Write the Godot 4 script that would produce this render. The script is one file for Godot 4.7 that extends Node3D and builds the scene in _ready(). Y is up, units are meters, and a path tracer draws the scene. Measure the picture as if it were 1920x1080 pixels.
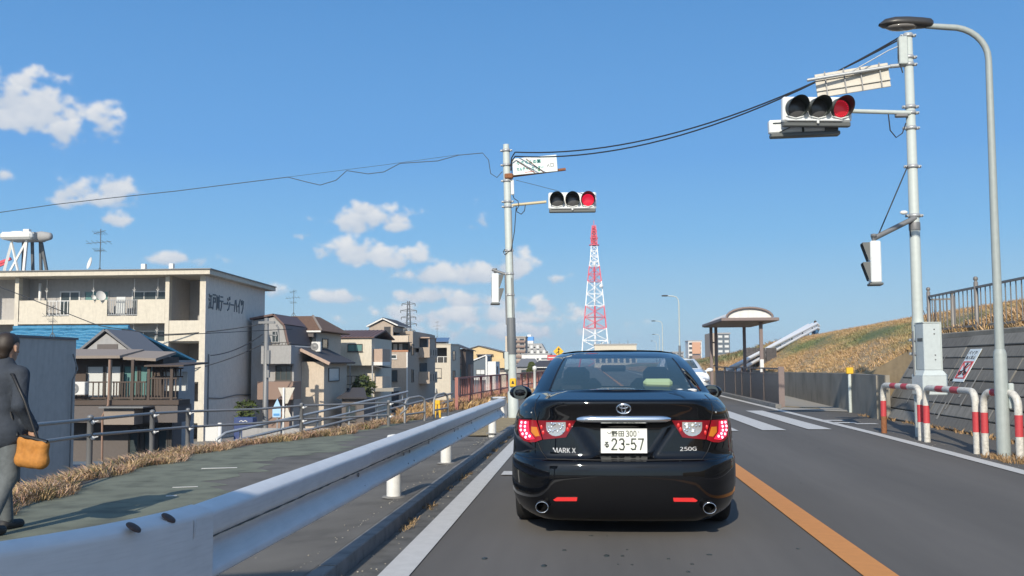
extends Node3D
# A street beside a river levee on a clear winter day: a black saloon waits at a red light.
# World: y up, metres. The road runs along -z; the camera stands at the origin, 1.28 m above the road.

var M := {}
var names := {}
var rng := RandomNumberGenerator.new()

# ---------------------------------------------------------------- mesh helper
class B:
	var st := SurfaceTool.new()
	var flat := 0xFFFFFFFF
	func _init() -> void:
		st.begin(Mesh.PRIMITIVE_TRIANGLES)
	func tri(a: Vector3, b: Vector3, c: Vector3, sg := 0xFFFFFFFF) -> void:
		st.set_smooth_group(sg)
		st.add_vertex(a); st.add_vertex(b); st.add_vertex(c)
	func quad(a: Vector3, b: Vector3, c: Vector3, d: Vector3, sg := 0xFFFFFFFF) -> void:
		tri(a, b, c, sg); tri(a, c, d, sg)
	func col(c: Color) -> void:
		st.set_color(c)
	func box(c: Vector3, s: Vector3, bs := Basis()) -> void:
		var h := s * 0.5
		var p := []
		for i in 8:
			p.append(c + bs * Vector3(h.x if i & 1 else -h.x, h.y if i & 2 else -h.y, h.z if i & 4 else -h.z))
		quad(p[4], p[6], p[7], p[5]); quad(p[0], p[1], p[3], p[2])
		quad(p[1], p[5], p[7], p[3]); quad(p[0], p[2], p[6], p[4])
		quad(p[2], p[3], p[7], p[6]); quad(p[0], p[4], p[5], p[1])
	func span(a: Vector3, b: Vector3) -> void:      # a box between two corners
		box((a + b) * 0.5, (b - a).abs())
	func cbox(c: Vector3, s: Vector3, ch: float, bs := Basis()) -> void:   # chamfered box
		var h := s * 0.5
		var k := Vector3(h.x - ch, h.y - ch, h.z - ch)
		for ax in 3:
			for sg in [-1.0, 1.0]:
				var u := (ax + 1) % 3
				var v := (ax + 2) % 3
				var pts := []
				for q in [[-1, -1], [1, -1], [1, 1], [-1, 1]]:
					var e := Vector3()
					e[ax] = h[ax] * sg; e[u] = k[u] * q[0]; e[v] = k[v] * q[1]
					pts.append(c + bs * e)
				if sg > 0: quad(pts[0], pts[3], pts[2], pts[1])
				else: quad(pts[0], pts[1], pts[2], pts[3])
		for ax in 3:                                # edges along ax
			var u := (ax + 1) % 3
			var v := (ax + 2) % 3
			for q in [[-1, -1], [1, -1], [1, 1], [-1, 1]]:
				var a := Vector3(); var b := Vector3()
				a[ax] = -k[ax]; a[u] = h[u] * q[0]; a[v] = k[v] * q[1]
				b[ax] = -k[ax]; b[u] = k[u] * q[0]; b[v] = h[v] * q[1]
				var a2 := a; var b2 := b
				a2[ax] = k[ax]; b2[ax] = k[ax]
				if q[0] * q[1] > 0: quad(c + bs * a, c + bs * a2, c + bs * b2, c + bs * b)
				else: quad(c + bs * a, c + bs * b, c + bs * b2, c + bs * a2)
		for i in 8:
			var s3 := Vector3(1 if i & 1 else -1, 1 if i & 2 else -1, 1 if i & 4 else -1)
			var a := c + bs * Vector3(h.x * s3.x, k.y * s3.y, k.z * s3.z)
			var b := c + bs * Vector3(k.x * s3.x, h.y * s3.y, k.z * s3.z)
			var d := c + bs * Vector3(k.x * s3.x, k.y * s3.y, h.z * s3.z)
			if s3.x * s3.y * s3.z > 0: tri(a, d, b)
			else: tri(a, b, d)
	func bar(a: Vector3, b: Vector3, w: float, h: float, up := Vector3.UP) -> void:
		var z := b - a
		var l := z.length()
		if l < 1e-5: return
		z /= l
		if absf(z.dot(up)) > 0.98: up = Vector3(0, 0, 1) if absf(z.z) < 0.9 else Vector3(1, 0, 0)
		var x := up.cross(z).normalized()
		box((a + b) * 0.5, Vector3(w, h, l), Basis(x, z.cross(x), z))
	func tube(pts: Array, r, n := 8, caps := true, sg := 1) -> void:
		var rings := []
		var prev := Vector3.ZERO
		for i in pts.size():
			var t: Vector3 = (pts[mini(i + 1, pts.size() - 1)] - pts[maxi(i - 1, 0)]).normalized()
			var x: Vector3
			if i == 0: x = t.cross(Vector3.UP if absf(t.y) < 0.9 else Vector3.RIGHT).normalized()
			else: x = (prev - t * prev.dot(t)).normalized()
			prev = x
			var y := t.cross(x)
			var rr: float = r[i] if r is Array else r
			var ring := []
			for k in n:
				var a := TAU * k / n
				ring.append(pts[i] + (x * cos(a) + y * sin(a)) * rr)
			rings.append(ring)
		for i in pts.size() - 1:
			for k in n:
				var k2 := (k + 1) % n
				quad(rings[i][k], rings[i + 1][k], rings[i + 1][k2], rings[i][k2], sg)
		if caps:
			for k in range(1, n - 1):
				tri(rings[0][0], rings[0][k], rings[0][k + 1])
				tri(rings[-1][0], rings[-1][k + 1], rings[-1][k])
	func lathe(o: Vector3, axis: Vector3, prof: Array, n := 16, sg := 1) -> void:   # prof: [radius, along axis]
		axis = axis.normalized()
		var x := axis.cross(Vector3.UP if absf(axis.y) < 0.9 else Vector3.RIGHT).normalized()
		var y := axis.cross(x)
		for i in prof.size() - 1:
			for k in n:
				var a := TAU * k / n
				var b := TAU * (k + 1) / n
				var da := x * cos(a) + y * sin(a)
				var db := x * cos(b) + y * sin(b)
				var p: Vector3 = o + axis * prof[i][1]
				var q: Vector3 = o + axis * prof[i + 1][1]
				quad(p + da * prof[i][0], q + da * prof[i + 1][0], q + db * prof[i + 1][0], p + db * prof[i][0], sg)
	func prism(poly: PackedVector2Array, d: float, xf := Transform3D(), z0 := 0.0) -> void:   # poly in xy, from z0 to z0 + d
		var idx := Geometry2D.triangulate_polygon(poly)
		for i in range(0, idx.size(), 3):
			var a := poly[idx[i]]; var b := poly[idx[i + 1]]; var c := poly[idx[i + 2]]
			tri(xf * Vector3(a.x, a.y, z0 + d), xf * Vector3(c.x, c.y, z0 + d), xf * Vector3(b.x, b.y, z0 + d))
			tri(xf * Vector3(a.x, a.y, z0), xf * Vector3(b.x, b.y, z0), xf * Vector3(c.x, c.y, z0))
		for i in poly.size():
			var a := poly[i]; var b := poly[(i + 1) % poly.size()]
			quad(xf * Vector3(a.x, a.y, z0), xf * Vector3(a.x, a.y, z0 + d), xf * Vector3(b.x, b.y, z0 + d), xf * Vector3(b.x, b.y, z0))
	func grid(rows: Array, sg := 1) -> void:
		for i in rows.size() - 1:
			for k in rows[i].size() - 1:
				quad(rows[i][k], rows[i + 1][k], rows[i + 1][k + 1], rows[i][k + 1], sg)
	func ball(c: Vector3, r: Vector3, n := 12, sg := 1) -> void:
		var rows := []
		for i in n / 2 + 1:
			var a := PI * i / (n / 2)
			var row := []
			for k in n + 1:
				var b := TAU * k / n
				row.append(c + Vector3(r.x * sin(a) * cos(b), r.y * cos(a), r.z * sin(a) * sin(b)))
			rows.append(row)
		grid(rows, sg)
	func strokes(list: Array, xf: Transform3D, w: float, d: float) -> void:    # lettering: polylines in a 0..1 box, laid by xf, w wide and d thick
		for s in list:
			for i in s.size() - 1:
				var a: Vector3 = xf * Vector3(s[i][0], s[i][1], 0)
				var b: Vector3 = xf * Vector3(s[i + 1][0], s[i + 1][1], 0)
				var e := (b - a).normalized() * w * 0.4
				bar(a - e, b + e, w, d, xf.basis.z.normalized())
	func done() -> ArrayMesh:
		st.generate_normals()
		return st.commit()

# ---------------------------------------------------------------- naming helpers
func numbered(called: String) -> String:
	var n: int = names.get(called, 0)
	names[called] = n + 1
	return called if n == 0 else "%s_%03d" % [called, n]

func thing(called: String, label: String, category: String, at := Vector3.ZERO, turn := 0.0, group := "") -> Node3D:
	var o := Node3D.new()
	o.name = numbered(called)
	add_child(o)
	o.position = at
	o.rotation.y = turn
	tag(o, label, category, group)
	return o

func tag(o: Node, label: String, category: String, group := "") -> void:
	o.set_meta("label", label)
	o.set_meta("category", category)
	if group: o.set_meta("group", group)

func obj(called: String, b, m: Material, parent: Node = null, at := Transform3D()) -> MeshInstance3D:
	var o := MeshInstance3D.new()
	o.mesh = b.done() if b is B else b
	if m: o.material_override = m
	if parent == null:
		o.name = numbered(called)
		add_child(o)
	else:
		o.name = called
		parent.add_child(o, true)
	o.transform = at
	return o

func struct(called: String, b, m: Material) -> MeshInstance3D:
	var o := obj(called, b, m)
	o.set_meta("kind", "structure")
	return o

func relabel(o: Node, label: String) -> void:
	o.set_meta("label", label)

func dup(o: Node3D, at: Vector3, turn: float, label: String) -> Node3D:
	var r := o.duplicate() as Node3D
	r.name = numbered(String(o.name).rstrip("0123456789").trim_suffix("_"))
	add_child(r)
	r.position = at
	r.rotation.y = turn
	r.set_meta("label", label)
	return r

func at(x: float, y: float, z: float) -> Transform3D:
	return Transform3D(Basis(), Vector3(x, y, z))

# ---------------------------------------------------------------- materials
var NT := {}
func noise_tex(key: String, freq: float, oct: int, lo: float, hi: float, size := 512, sd := 1, type := FastNoiseLite.TYPE_SIMPLEX_SMOOTH, gamma := 1.0) -> NoiseTexture2D:
	var f := FastNoiseLite.new()
	f.seed = sd
	f.noise_type = type
	f.frequency = freq
	f.fractal_octaves = oct
	var g := Gradient.new()
	g.offsets = PackedFloat32Array([0.0, 0.5, 1.0])
	var mid := pow(0.5, gamma)
	var md := lerpf(lo, hi, mid)
	g.colors = PackedColorArray([Color(lo, lo, lo).linear_to_srgb(), Color(md, md, md).linear_to_srgb(), Color(hi, hi, hi).linear_to_srgb()])
	var t := NoiseTexture2D.new()
	t.width = size
	t.height = size
	t.seamless = true
	t.noise = f
	t.color_ramp = g
	NT[key] = t
	return t

func lin(r: float, g: float, b: float, a := 1.0) -> Color:
	var c := Color(r, g, b).linear_to_srgb()
	c.a = a
	return c

# name, linear colour, roughness, noise key, metres per texture tile, height texture depth in cm
func mat(key: String, c: Color, rough := 0.8, tex := "", tile := 1.0, bump := 0.0, bumpkey := "", metal := 0.0) -> StandardMaterial3D:
	var m := StandardMaterial3D.new()
	m.resource_name = key
	m.albedo_color = c
	m.roughness = rough
	m.metallic = metal
	if tex:
		m.albedo_texture = NT[tex]
		m.uv1_triplanar = true
		m.uv1_world_triplanar = true
		m.uv1_scale = Vector3.ONE / tile
	if bump > 0.0:
		m.heightmap_enabled = true
		m.heightmap_texture = NT[bumpkey if bumpkey else tex]
		m.heightmap_scale = bump
		m.uv1_triplanar = true
		m.uv1_world_triplanar = true
		m.uv1_scale = Vector3.ONE / tile
	M[key] = m
	return m

func over(m: StandardMaterial3D, tex: String, tile: float) -> void:     # a coarse second pattern that multiplies the first
	m.detail_enabled = true
	m.detail_blend_mode = BaseMaterial3D.BLEND_MODE_MUL
	m.detail_albedo = NT[tex]
	m.detail_uv_layer = BaseMaterial3D.DETAIL_UV_2
	m.uv2_triplanar = true
	m.uv2_world_triplanar = true
	m.uv2_scale = Vector3.ONE / tile

func make_materials() -> void:
	noise_tex("fine", 0.11, 4, 0.72, 1.0, 512, 3)
	noise_tex("grain", 0.35, 2, 0.42, 1.0, 512, 5)
	noise_tex("blotch", 0.012, 4, 0.70, 1.0, 512, 7)
	noise_tex("mild", 0.015, 4, 0.88, 1.0, 512, 11)
	noise_tex("stain", 0.02, 5, 0.42, 1.0, 512, 13, FastNoiseLite.TYPE_PERLIN, 0.6)
	noise_tex("streak", 0.03, 5, 0.84, 1.0, 512, 29, FastNoiseLite.TYPE_PERLIN, 0.5)
	noise_tex("gloss", 0.03, 4, 0.5, 1.0, 256, 17)
	mat("asphalt", lin(0.176, 0.164, 0.149), 0.88, "grain", 0.7, 0.35)
	M.asphalt.vertex_color_use_as_albedo = true
	over(M.asphalt, "mild", 5.0)
	M.asphalt.uv2_scale = Vector3(0.6, 1.0, 0.05)
	mat("footpath", lin(0.215, 0.202, 0.18), 0.92, "grain", 0.6, 0.4)
	over(M.footpath, "stain", 6.0)
	mat("green_path", lin(0.265, 0.285, 0.21), 0.92, "grain", 0.6, 0.4)
	over(M.green_path, "stain", 3.1)
	mat("gutter", lin(0.20, 0.195, 0.18), 0.9, "grain", 0.5, 0.3)
	over(M.gutter, "stain", 2.3)
	mat("tactile", lin(0.42, 0.32, 0.17), 0.85, "fine", 0.6)
	over(M.tactile, "stain", 2.0)
	mat("kerb", lin(0.27, 0.265, 0.255), 0.9, "fine", 0.5, 0.3)
	over(M.kerb, "stain", 1.7)
	mat("white_line", lin(0.80, 0.79, 0.76), 0.7, "grain", 0.35)
	over(M.white_line, "mild", 1.1)
	mat("orange_line", lin(0.72, 0.30, 0.07), 0.65, "fine", 0.35)
	over(M.orange_line, "mild", 1.1)
	mat("soil", lin(0.16, 0.12, 0.075), 0.95, "blotch", 1.3, 1.5)
	over(M.soil, "stain", 4.0)
	mat("lowland", lin(0.26, 0.25, 0.23), 0.95, "blotch", 3.0)
	mat("levee", lin(0.36, 0.265, 0.15), 0.95, "blotch", 1.1, 2.0)
	M.levee.vertex_color_use_as_albedo = true
	mat("concrete", lin(0.36, 0.33, 0.275), 0.9, "fine", 0.8, 0.3)
	over(M.concrete, "stain", 1.4)
	M.concrete.uv2_scale = Vector3(0.12, 0.10, 0.12)
	mat("slab", lin(0.20, 0.165, 0.155), 0.9, "fine", 0.5, 0.3)
	over(M.slab, "stain", 0.9)
	mat("pale_concrete", lin(0.36, 0.34, 0.30), 0.9, "fine", 0.8)
	# metals and paints
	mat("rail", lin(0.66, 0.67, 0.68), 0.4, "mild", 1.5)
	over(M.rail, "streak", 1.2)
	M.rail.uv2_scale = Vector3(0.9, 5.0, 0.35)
	mat("white_post", lin(0.74, 0.74, 0.71), 0.5, "mild", 0.6)
	over(M.white_post, "mild", 0.17)
	mat("pole", lin(0.47, 0.52, 0.50), 0.55, "mild", 0.8)
	mat("lamp_pole", lin(0.36, 0.405, 0.395), 0.5, "mild", 0.8)
	over(M.lamp_pole, "streak", 1.0)
	M.lamp_pole.uv2_scale = Vector3(3.0, 0.4, 3.0)
	mat("galv", lin(0.45, 0.47, 0.48), 0.45, "mild", 0.6, 0.0, "", 0.35)
	mat("galv_dark", lin(0.20, 0.205, 0.21), 0.5, "mild", 0.5, 0.0, "", 0.2)
	mat("cabinet", lin(0.50, 0.56, 0.57), 0.5, "mild", 0.9)
	mat("lamp_dark", lin(0.045, 0.043, 0.042), 0.4, "mild", 0.5)
	mat("cream_pipe", lin(0.56, 0.48, 0.31), 0.5, "mild", 0.4)
	mat("rust", lin(0.30, 0.12, 0.05), 0.85, "stain", 0.3)
	mat("signal_white", lin(0.74, 0.77, 0.77), 0.4, "mild", 0.7)
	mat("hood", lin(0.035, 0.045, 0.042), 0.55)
	mat("hood_grey", lin(0.10, 0.11, 0.11), 0.55)
	mat("dark_lens", lin(0.075, 0.077, 0.08), 0.25)
	mat("cable", lin(0.018, 0.022, 0.03), 0.6)
	mat("thin_cable", lin(0.05, 0.07, 0.09), 0.6)
	mat("red_fence", lin(0.34, 0.135, 0.11), 0.6, "mild", 0.5)
	mat("brown_fence", lin(0.085, 0.068, 0.066), 0.5, "mild", 0.8)
	mat("brown_panel", lin(0.075, 0.068, 0.07), 0.45, "stain", 1.2)
	mat("taupe", lin(0.20, 0.155, 0.145), 0.55, "mild", 0.6)
	mat("fence_steel", lin(0.20, 0.19, 0.18), 0.5, "mild", 0.4, 0.0, "", 0.2)
	mat("hoop_white", lin(0.70, 0.68, 0.62), 0.55, "stain", 0.4)
	mat("hoop_red", lin(0.52, 0.055, 0.065), 0.5, "mild", 0.5)
	mat("yellow", lin(0.75, 0.44, 0.02), 0.5, "mild", 0.4)
	mat("sign_white", lin(0.70, 0.76, 0.76), 0.4, "mild", 0.5)
	mat("sign_back", lin(0.56, 0.53, 0.46), 0.55, "mild", 0.5)
	mat("teal_ink", lin(0.06, 0.36, 0.34), 0.6)
	mat("green_ink", lin(0.02, 0.25, 0.09), 0.6)
	mat("red_ink", lin(0.55, 0.06, 0.05), 0.6)
	mat("black_ink", lin(0.02, 0.02, 0.02), 0.6)
	mat("grey_ink", lin(0.12, 0.13, 0.14), 0.6)
	mat("blue_ink", lin(0.08, 0.27, 0.55), 0.6)
	# buildings
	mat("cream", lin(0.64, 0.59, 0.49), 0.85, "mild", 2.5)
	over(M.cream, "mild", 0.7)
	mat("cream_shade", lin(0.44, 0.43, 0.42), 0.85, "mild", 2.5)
	mat("apt_end", lin(0.77, 0.69, 0.61), 0.85, "mild", 3.0)
	over(M.apt_end, "mild", 0.6)
	mat("pipe", lin(0.27, 0.275, 0.28), 0.5, "mild", 0.5, 0.0, "", 0.2)
	mat("grey_render", lin(0.52, 0.50, 0.465), 0.85, "mild", 2.0)
	mat("brown_wood", lin(0.085, 0.062, 0.05), 0.7, "fine", 0.6)
	mat("eave", lin(0.28, 0.235, 0.20), 0.75, "mild", 0.7)
	mat("brown_wall", lin(0.13, 0.115, 0.11), 0.85, "mild", 1.0)
	mat("stucco", lin(0.60, 0.51, 0.41), 0.85, "mild", 2.0)
	mat("beige", lin(0.58, 0.52, 0.42), 0.85, "mild", 2.4)
	mat("taupe_wall", lin(0.42, 0.35, 0.285), 0.85, "mild", 2.0)
	mat("pink_wall", lin(0.47, 0.35, 0.28), 0.85, "mild", 2.0)
	mat("brick_brown", lin(0.30, 0.21, 0.17), 0.85, "fine", 1.6)
	mat("dark_brown", lin(0.085, 0.065, 0.058), 0.8, "fine", 0.9)
	mat("yellow_wall", lin(0.66, 0.50, 0.27), 0.85, "mild", 2.4)
	mat("slate_wall", lin(0.10, 0.13, 0.16), 0.7, "mild", 2.0)
	mat("white_wall", lin(0.74, 0.74, 0.72), 0.8, "mild", 2.0)
	mat("grey_wall", lin(0.36, 0.36, 0.36), 0.85, "mild", 2.0)
	mat("roof_brown", lin(0.20, 0.115, 0.07), 0.8, "stain", 1.6)
	mat("roof_dark", lin(0.06, 0.055, 0.058), 0.7, "mild", 1.0)
	mat("roof_maroon", lin(0.14, 0.085, 0.075), 0.6, "mild", 1.0)
	mat("roof_grey", lin(0.16, 0.165, 0.18), 0.7, "mild", 1.0)
	mat("tile_blue", lin(0.07, 0.30, 0.50), 0.35, "fine", 0.7)
	over(M.tile_blue, "stain", 0.8)
	mat("solar", lin(0.10, 0.13, 0.20), 0.2)
	mat("bright_white", lin(0.86, 0.85, 0.83), 0.5)
	mat("bolt_brown", lin(0.085, 0.055, 0.045), 0.7, "stain", 0.1)
	mat("frame_white", lin(0.66, 0.66, 0.64), 0.5)
	mat("frame_dark", lin(0.06, 0.055, 0.05), 0.5)
	mat("frame_grey", lin(0.30, 0.31, 0.32), 0.5)
	mat("pane", lin(0.05, 0.065, 0.07), 0.08)
	mat("pane_teal", lin(0.12, 0.24, 0.23), 0.12)
	mat("curtain", lin(0.62, 0.64, 0.63), 0.35, "mild", 0.4)
	mat("shutter_tan", lin(0.50, 0.36, 0.20), 0.6, "mild", 0.8)
	mat("dark_room", lin(0.05, 0.052, 0.056), 0.9)
	mat("unit_white", lin(0.62, 0.62, 0.60), 0.5)
	mat("blue_box", lin(0.035, 0.06, 0.17), 0.5)
	mat("blue_awning", lin(0.08, 0.28, 0.65), 0.6)
	mat("tower_red", lin(0.60, 0.07, 0.10), 0.6)
	mat("tower_white", lin(0.72, 0.74, 0.75), 0.6)
	mat("steel_far", lin(0.10, 0.11, 0.12), 0.6)
	mat("orange_brick", lin(0.52, 0.29, 0.18), 0.8)
	for k in ["cream", "apt_end", "grey_render", "stucco", "beige", "taupe_wall", "pink_wall", "yellow_wall", "white_wall", "grey_wall", "cream_shade"]:
		over(M[k], "streak", 2.5)
		M[k].uv2_scale = Vector3(0.45, 0.07, 0.45)
	# plants
	for g in [["dry", 0.58, 0.455, 0.34], ["leaf", 0.075, 0.095, 0.03]]:
		var m := mat(g[0], lin(g[1], g[2], g[3]), 0.85)
		m.vertex_color_use_as_albedo = true
		m.backlight_enabled = true
		m.backlight = Color(0.35, 0.3, 0.2)
	# the cars
	var p := mat("paint", lin(0.0026, 0.003, 0.0042), 0.25)
	p.metallic_specular = 0.0
	p.clearcoat_enabled = true
	p.clearcoat = 1.0
	p.clearcoat_roughness = 0.02
	p = mat("white_paint", lin(0.76, 0.78, 0.77), 0.3)
	p.clearcoat_enabled = true
	p.clearcoat = 1.0
	p.clearcoat_roughness = 0.03
	mat("chrome", lin(0.78, 0.80, 0.82), 0.08, "", 1.0, 0.0, "", 1.0)
	mat("badge", lin(0.75, 0.76, 0.77), 0.3, "", 1.0, 0.0, "", 0.25)
	mat("tyre", lin(0.018, 0.018, 0.019), 0.85)
	mat("gap", lin(0.004, 0.004, 0.005), 0.6)
	mat("black_plastic", lin(0.015, 0.015, 0.016), 0.5)
	mat("seat", lin(0.035, 0.035, 0.038), 0.8)
	mat("plate", lin(0.78, 0.80, 0.76), 0.45)
	mat("plate_ink", lin(0.085, 0.10, 0.085), 0.5)
	mat("lamp_red", lin(0.30, 0.006, 0.014), 0.12)
	mat("lamp_maroon", lin(0.17, 0.006, 0.012), 0.1)
	mat("reflector", lin(0.62, 0.03, 0.03), 0.25)
	mat("amber", lin(0.62, 0.20, 0.02), 0.2)
	mat("clear_lens", lin(0.62, 0.64, 0.66), 0.15, "gloss", 0.05, 0.0, "", 0.5)
	mat("tissue_green", lin(0.24, 0.34, 0.22), 0.7)
	mat("cushion_white", lin(0.72, 0.72, 0.70), 0.6)
	var g2 := mat("car_glass", lin(0.05, 0.085, 0.10, 0.55), 0.03)
	g2.transparency = BaseMaterial3D.TRANSPARENCY_ALPHA
	g2 = mat("windscreen", lin(0.20, 0.30, 0.28, 0.16), 0.03)
	g2.transparency = BaseMaterial3D.TRANSPARENCY_ALPHA
	for e in [["led_red", 1.0, 0.40, 0.50, 4.0], ["signal_red_lamp", 1.0, 0.02, 0.07, 0.72], ["signal_red_dim", 0.55, 0.02, 0.035, 0.42], ["led_glow", 1.0, 0.02, 0.09, 1.0]]:
		var m := mat(e[0], lin(0.35, 0.01, 0.02), 0.3)
		m.emission_enabled = true
		m.emission = lin(e[1], e[2], e[3])
		m.emission_energy_multiplier = e[4]
	# people
	mat("skin", lin(0.42, 0.25, 0.17), 0.6)
	mat("hair", lin(0.04, 0.028, 0.02), 0.5, "fine", 0.06, 0.6)
	M.hair.uv1_scale = Vector3(30, 4, 30)
	mat("jacket", lin(0.035, 0.045, 0.062), 0.85, "blotch", 0.45, 3.0)
	mat("trousers", lin(0.13, 0.145, 0.15), 0.9, "blotch", 0.4, 2.5)
	mat("orange_bag", lin(0.50, 0.21, 0.04), 0.8, "blotch", 0.3, 1.5)
	mat("blue_jacket", lin(0.05, 0.13, 0.24), 0.85)
	mat("shoe", lin(0.03, 0.03, 0.03), 0.7)

# ---------------------------------------------------------------- the sky
func make_sky() -> Image:
	# clear blue gradient by elevation, brighter towards the sun behind the camera; low fair-weather clouds
	var w := 512
	var h := 256
	var img := Image.create(w, h, false, Image.FORMAT_RGBF)
	var stops := [[-90.0, 0.20, 0.19, 0.18], [-1.0, 0.24, 0.25, 0.26], [0.0, 0.45, 0.66, 0.79], [2.0, 0.41, 0.645, 0.80], [7.0, 0.225, 0.505, 0.83], [11.5, 0.155, 0.40, 0.79], [20.0, 0.108, 0.31, 0.665], [40.0, 0.075, 0.225, 0.50], [90.0, 0.05, 0.16, 0.40]]
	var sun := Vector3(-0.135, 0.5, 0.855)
	var f := FastNoiseLite.new()
	f.seed = 21
	f.frequency = 1.0
	f.fractal_octaves = 5
	for j in h:
		var el := 90.0 - (j + 0.5) * 180.0 / h
		var c := Color.BLACK
		for i in stops.size() - 1:
			if el >= stops[i][0] and el <= stops[i + 1][0]:
				var t: float = (el - stops[i][0]) / (stops[i + 1][0] - stops[i][0])
				c = Color(lerpf(stops[i][1], stops[i + 1][1], t), lerpf(stops[i][2], stops[i + 1][2], t), lerpf(stops[i][3], stops[i + 1][3], t))
		for k in w:
			var az := ((k + 0.5) / w - 0.5) * TAU
			var er := deg_to_rad(el)
			var d := Vector3(sin(az) * cos(er), sin(er), -cos(az) * cos(er))
			var o := c
			if el > -1.0:
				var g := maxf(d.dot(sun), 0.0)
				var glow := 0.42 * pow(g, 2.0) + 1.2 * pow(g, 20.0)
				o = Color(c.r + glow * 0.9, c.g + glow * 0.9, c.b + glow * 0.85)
				# scattered low clouds all round, except the clear part to the right ahead
				var a := rad_to_deg(az)
				if el > 0.5 and el < 40.0 and not (a > -40.0 and a < 50.0):
					var n := f.get_noise_3d(d.x * 5.0, d.y * 11.0, d.z * 5.0)
					var cl := smoothstep(0.22, 0.48, n) * 0.8
					o = o.lerp(Color(0.70, 0.74, 0.80), cl)
			img.set_pixel(k, j, o)
	img.resize(4096, 2048, Image.INTERPOLATE_CUBIC)
	# the clouds ahead on the left: groups of puffs [azimuth, elevation, half width, half height, strength] in degrees
	var puffs := [
		[-30.1, 13.04, 2.77, 2.15, 1.00], [-28.6, 12.03, 1.84, 1.11, 1.00], [-26.8, 12.72, 0.91, 1.53, 0.85], [-31.1, 13.47, 2.00, 1.56, 1.00], [-30.5, 14.32, 1.44, 0.87, 0.70],
		[-28.0, 8.96, 1.25, 1.04, 0.80], [-25.9, 9.19, 1.41, 1.18, 1.00], [-26.3, 7.72, 1.67, 0.59, 0.80], [-27.2, 8.64, 1.81, 0.62, 0.90],
		[-12.6, 8.09, 2.82, 0.94, 1.00], [-13.8, 7.98, 1.43, 0.45, 0.90], [-12.9, 8.59, 0.96, 0.69, 1.00], [-11.2, 7.72, 1.38, 0.49, 0.90],
		[-13.6, 6.35, 2.12, 0.83, 0.95], [-11.6, 5.83, 2.00, 0.83, 0.90], [-10.0, 6.02, 1.11, 0.69, 0.70], [-12.6, 6.06, 2.40, 0.69, 0.90],
		[-6.3, 8.19, 0.70, 0.76, 0.60],
		[-14.3, 3.76, 1.90, 0.59, 1.10],
		[-22.9, 5.72, 2.16, 0.55, 0.85],
		[-8.7, 5.07, 2.50, 0.90, 1.00], [-6.7, 5.07, 2.51, 0.90, 0.95], [-4.6, 5.48, 1.60, 1.04, 0.90], [-7.8, 4.95, 3.30, 0.62, 0.90],
		[-9.3, 3.89, 2.14, 0.76, 1.00], [-6.7, 3.62, 3.13, 0.69, 0.80],
		[-9.3, 2.78, 3.11, 0.83, 0.55], [-6.3, 2.71, 5.89, 1.04, 0.60], [-4.5, 1.92, 6.91, 0.83, 0.60],
		[-2.6, 3.27, 1.18, 0.62, 0.75], [-3.0, 2.46, 1.80, 0.38, 0.90], [-4.3, 2.46, 1.39, 0.35, 0.70],
		[-10.5, 3.02, 1.58, 0.55, 0.70],
		[-31.4, 9.72, 0.39, 0.42, 0.70],
		[-16.0, 7.20, 0.60, 0.28, 0.45],
		[-6.6, 1.87, 0.76, 0.31, 0.70],
		[-17.5, 4.08, 1.33, 0.35, 0.35],
		[-2.0, 4.86, 0.69, 0.35, 0.35],
		[-28.0, 9.42, 0.89, 0.49, 0.50],
	]
	var px := 4096 / 360.0
	var x0 := int((180.0 - 42.0) * px)
	var y0 := int((90.0 - 24.0) * px)
	var rw := int(64.0 * px)
	var rh := int(24.5 * px)
	var dens := PackedFloat32Array()
	var lift := PackedFloat32Array()
	dens.resize(rw * rh)
	lift.resize(rw * rh)
	for p in puffs:
		var cx: float = (180.0 + p[0]) * px - x0
		var cy: float = (90.0 - p[1]) * px - y0
		var ax: float = p[2] * px
		var ay: float = p[3] * px
		for j in range(maxi(0, int(cy - ay * 2.0)), mini(rh, int(cy + ay * 2.0) + 1)):
			for k in range(maxi(0, int(cx - ax * 2.0)), mini(rw, int(cx + ax * 2.0) + 1)):
				var dx := (k - cx) / ax
				var dy := (j - cy) / (ay if j < cy else ay * 0.72)
				var v: float = (1.0 - sqrt(dx * dx + dy * dy)) * p[4]
				if v > dens[j * rw + k] or dens[j * rw + k] == 0.0:
					dens[j * rw + k] = v
					lift[j * rw + k] = -dy
	f.frequency = 0.042
	f.fractal_octaves = 6
	f.fractal_gain = 0.55
	for j in rh:
		for k in rw:
			var v := dens[j * rw + k]
			if v == 0.0: continue
			var n := f.get_noise_2d(k, j * 1.4)
			var a := smoothstep(0.02, 0.56, v + n * 0.95)
			if a <= 0.0: continue
			var up := clampf(0.55 + 0.45 * lift[j * rw + k] + n * 0.5, 0.0, 1.0)
			var base := img.get_pixel(posmod(x0 + k, 4096), y0 + j)
			var cc := Color(0.47, 0.555, 0.68).lerp(Color(0.84, 0.845, 0.85), up)
			img.set_pixel(posmod(x0 + k, 4096), y0 + j, base.lerp(cc, a * 0.93))
	return img

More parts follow.
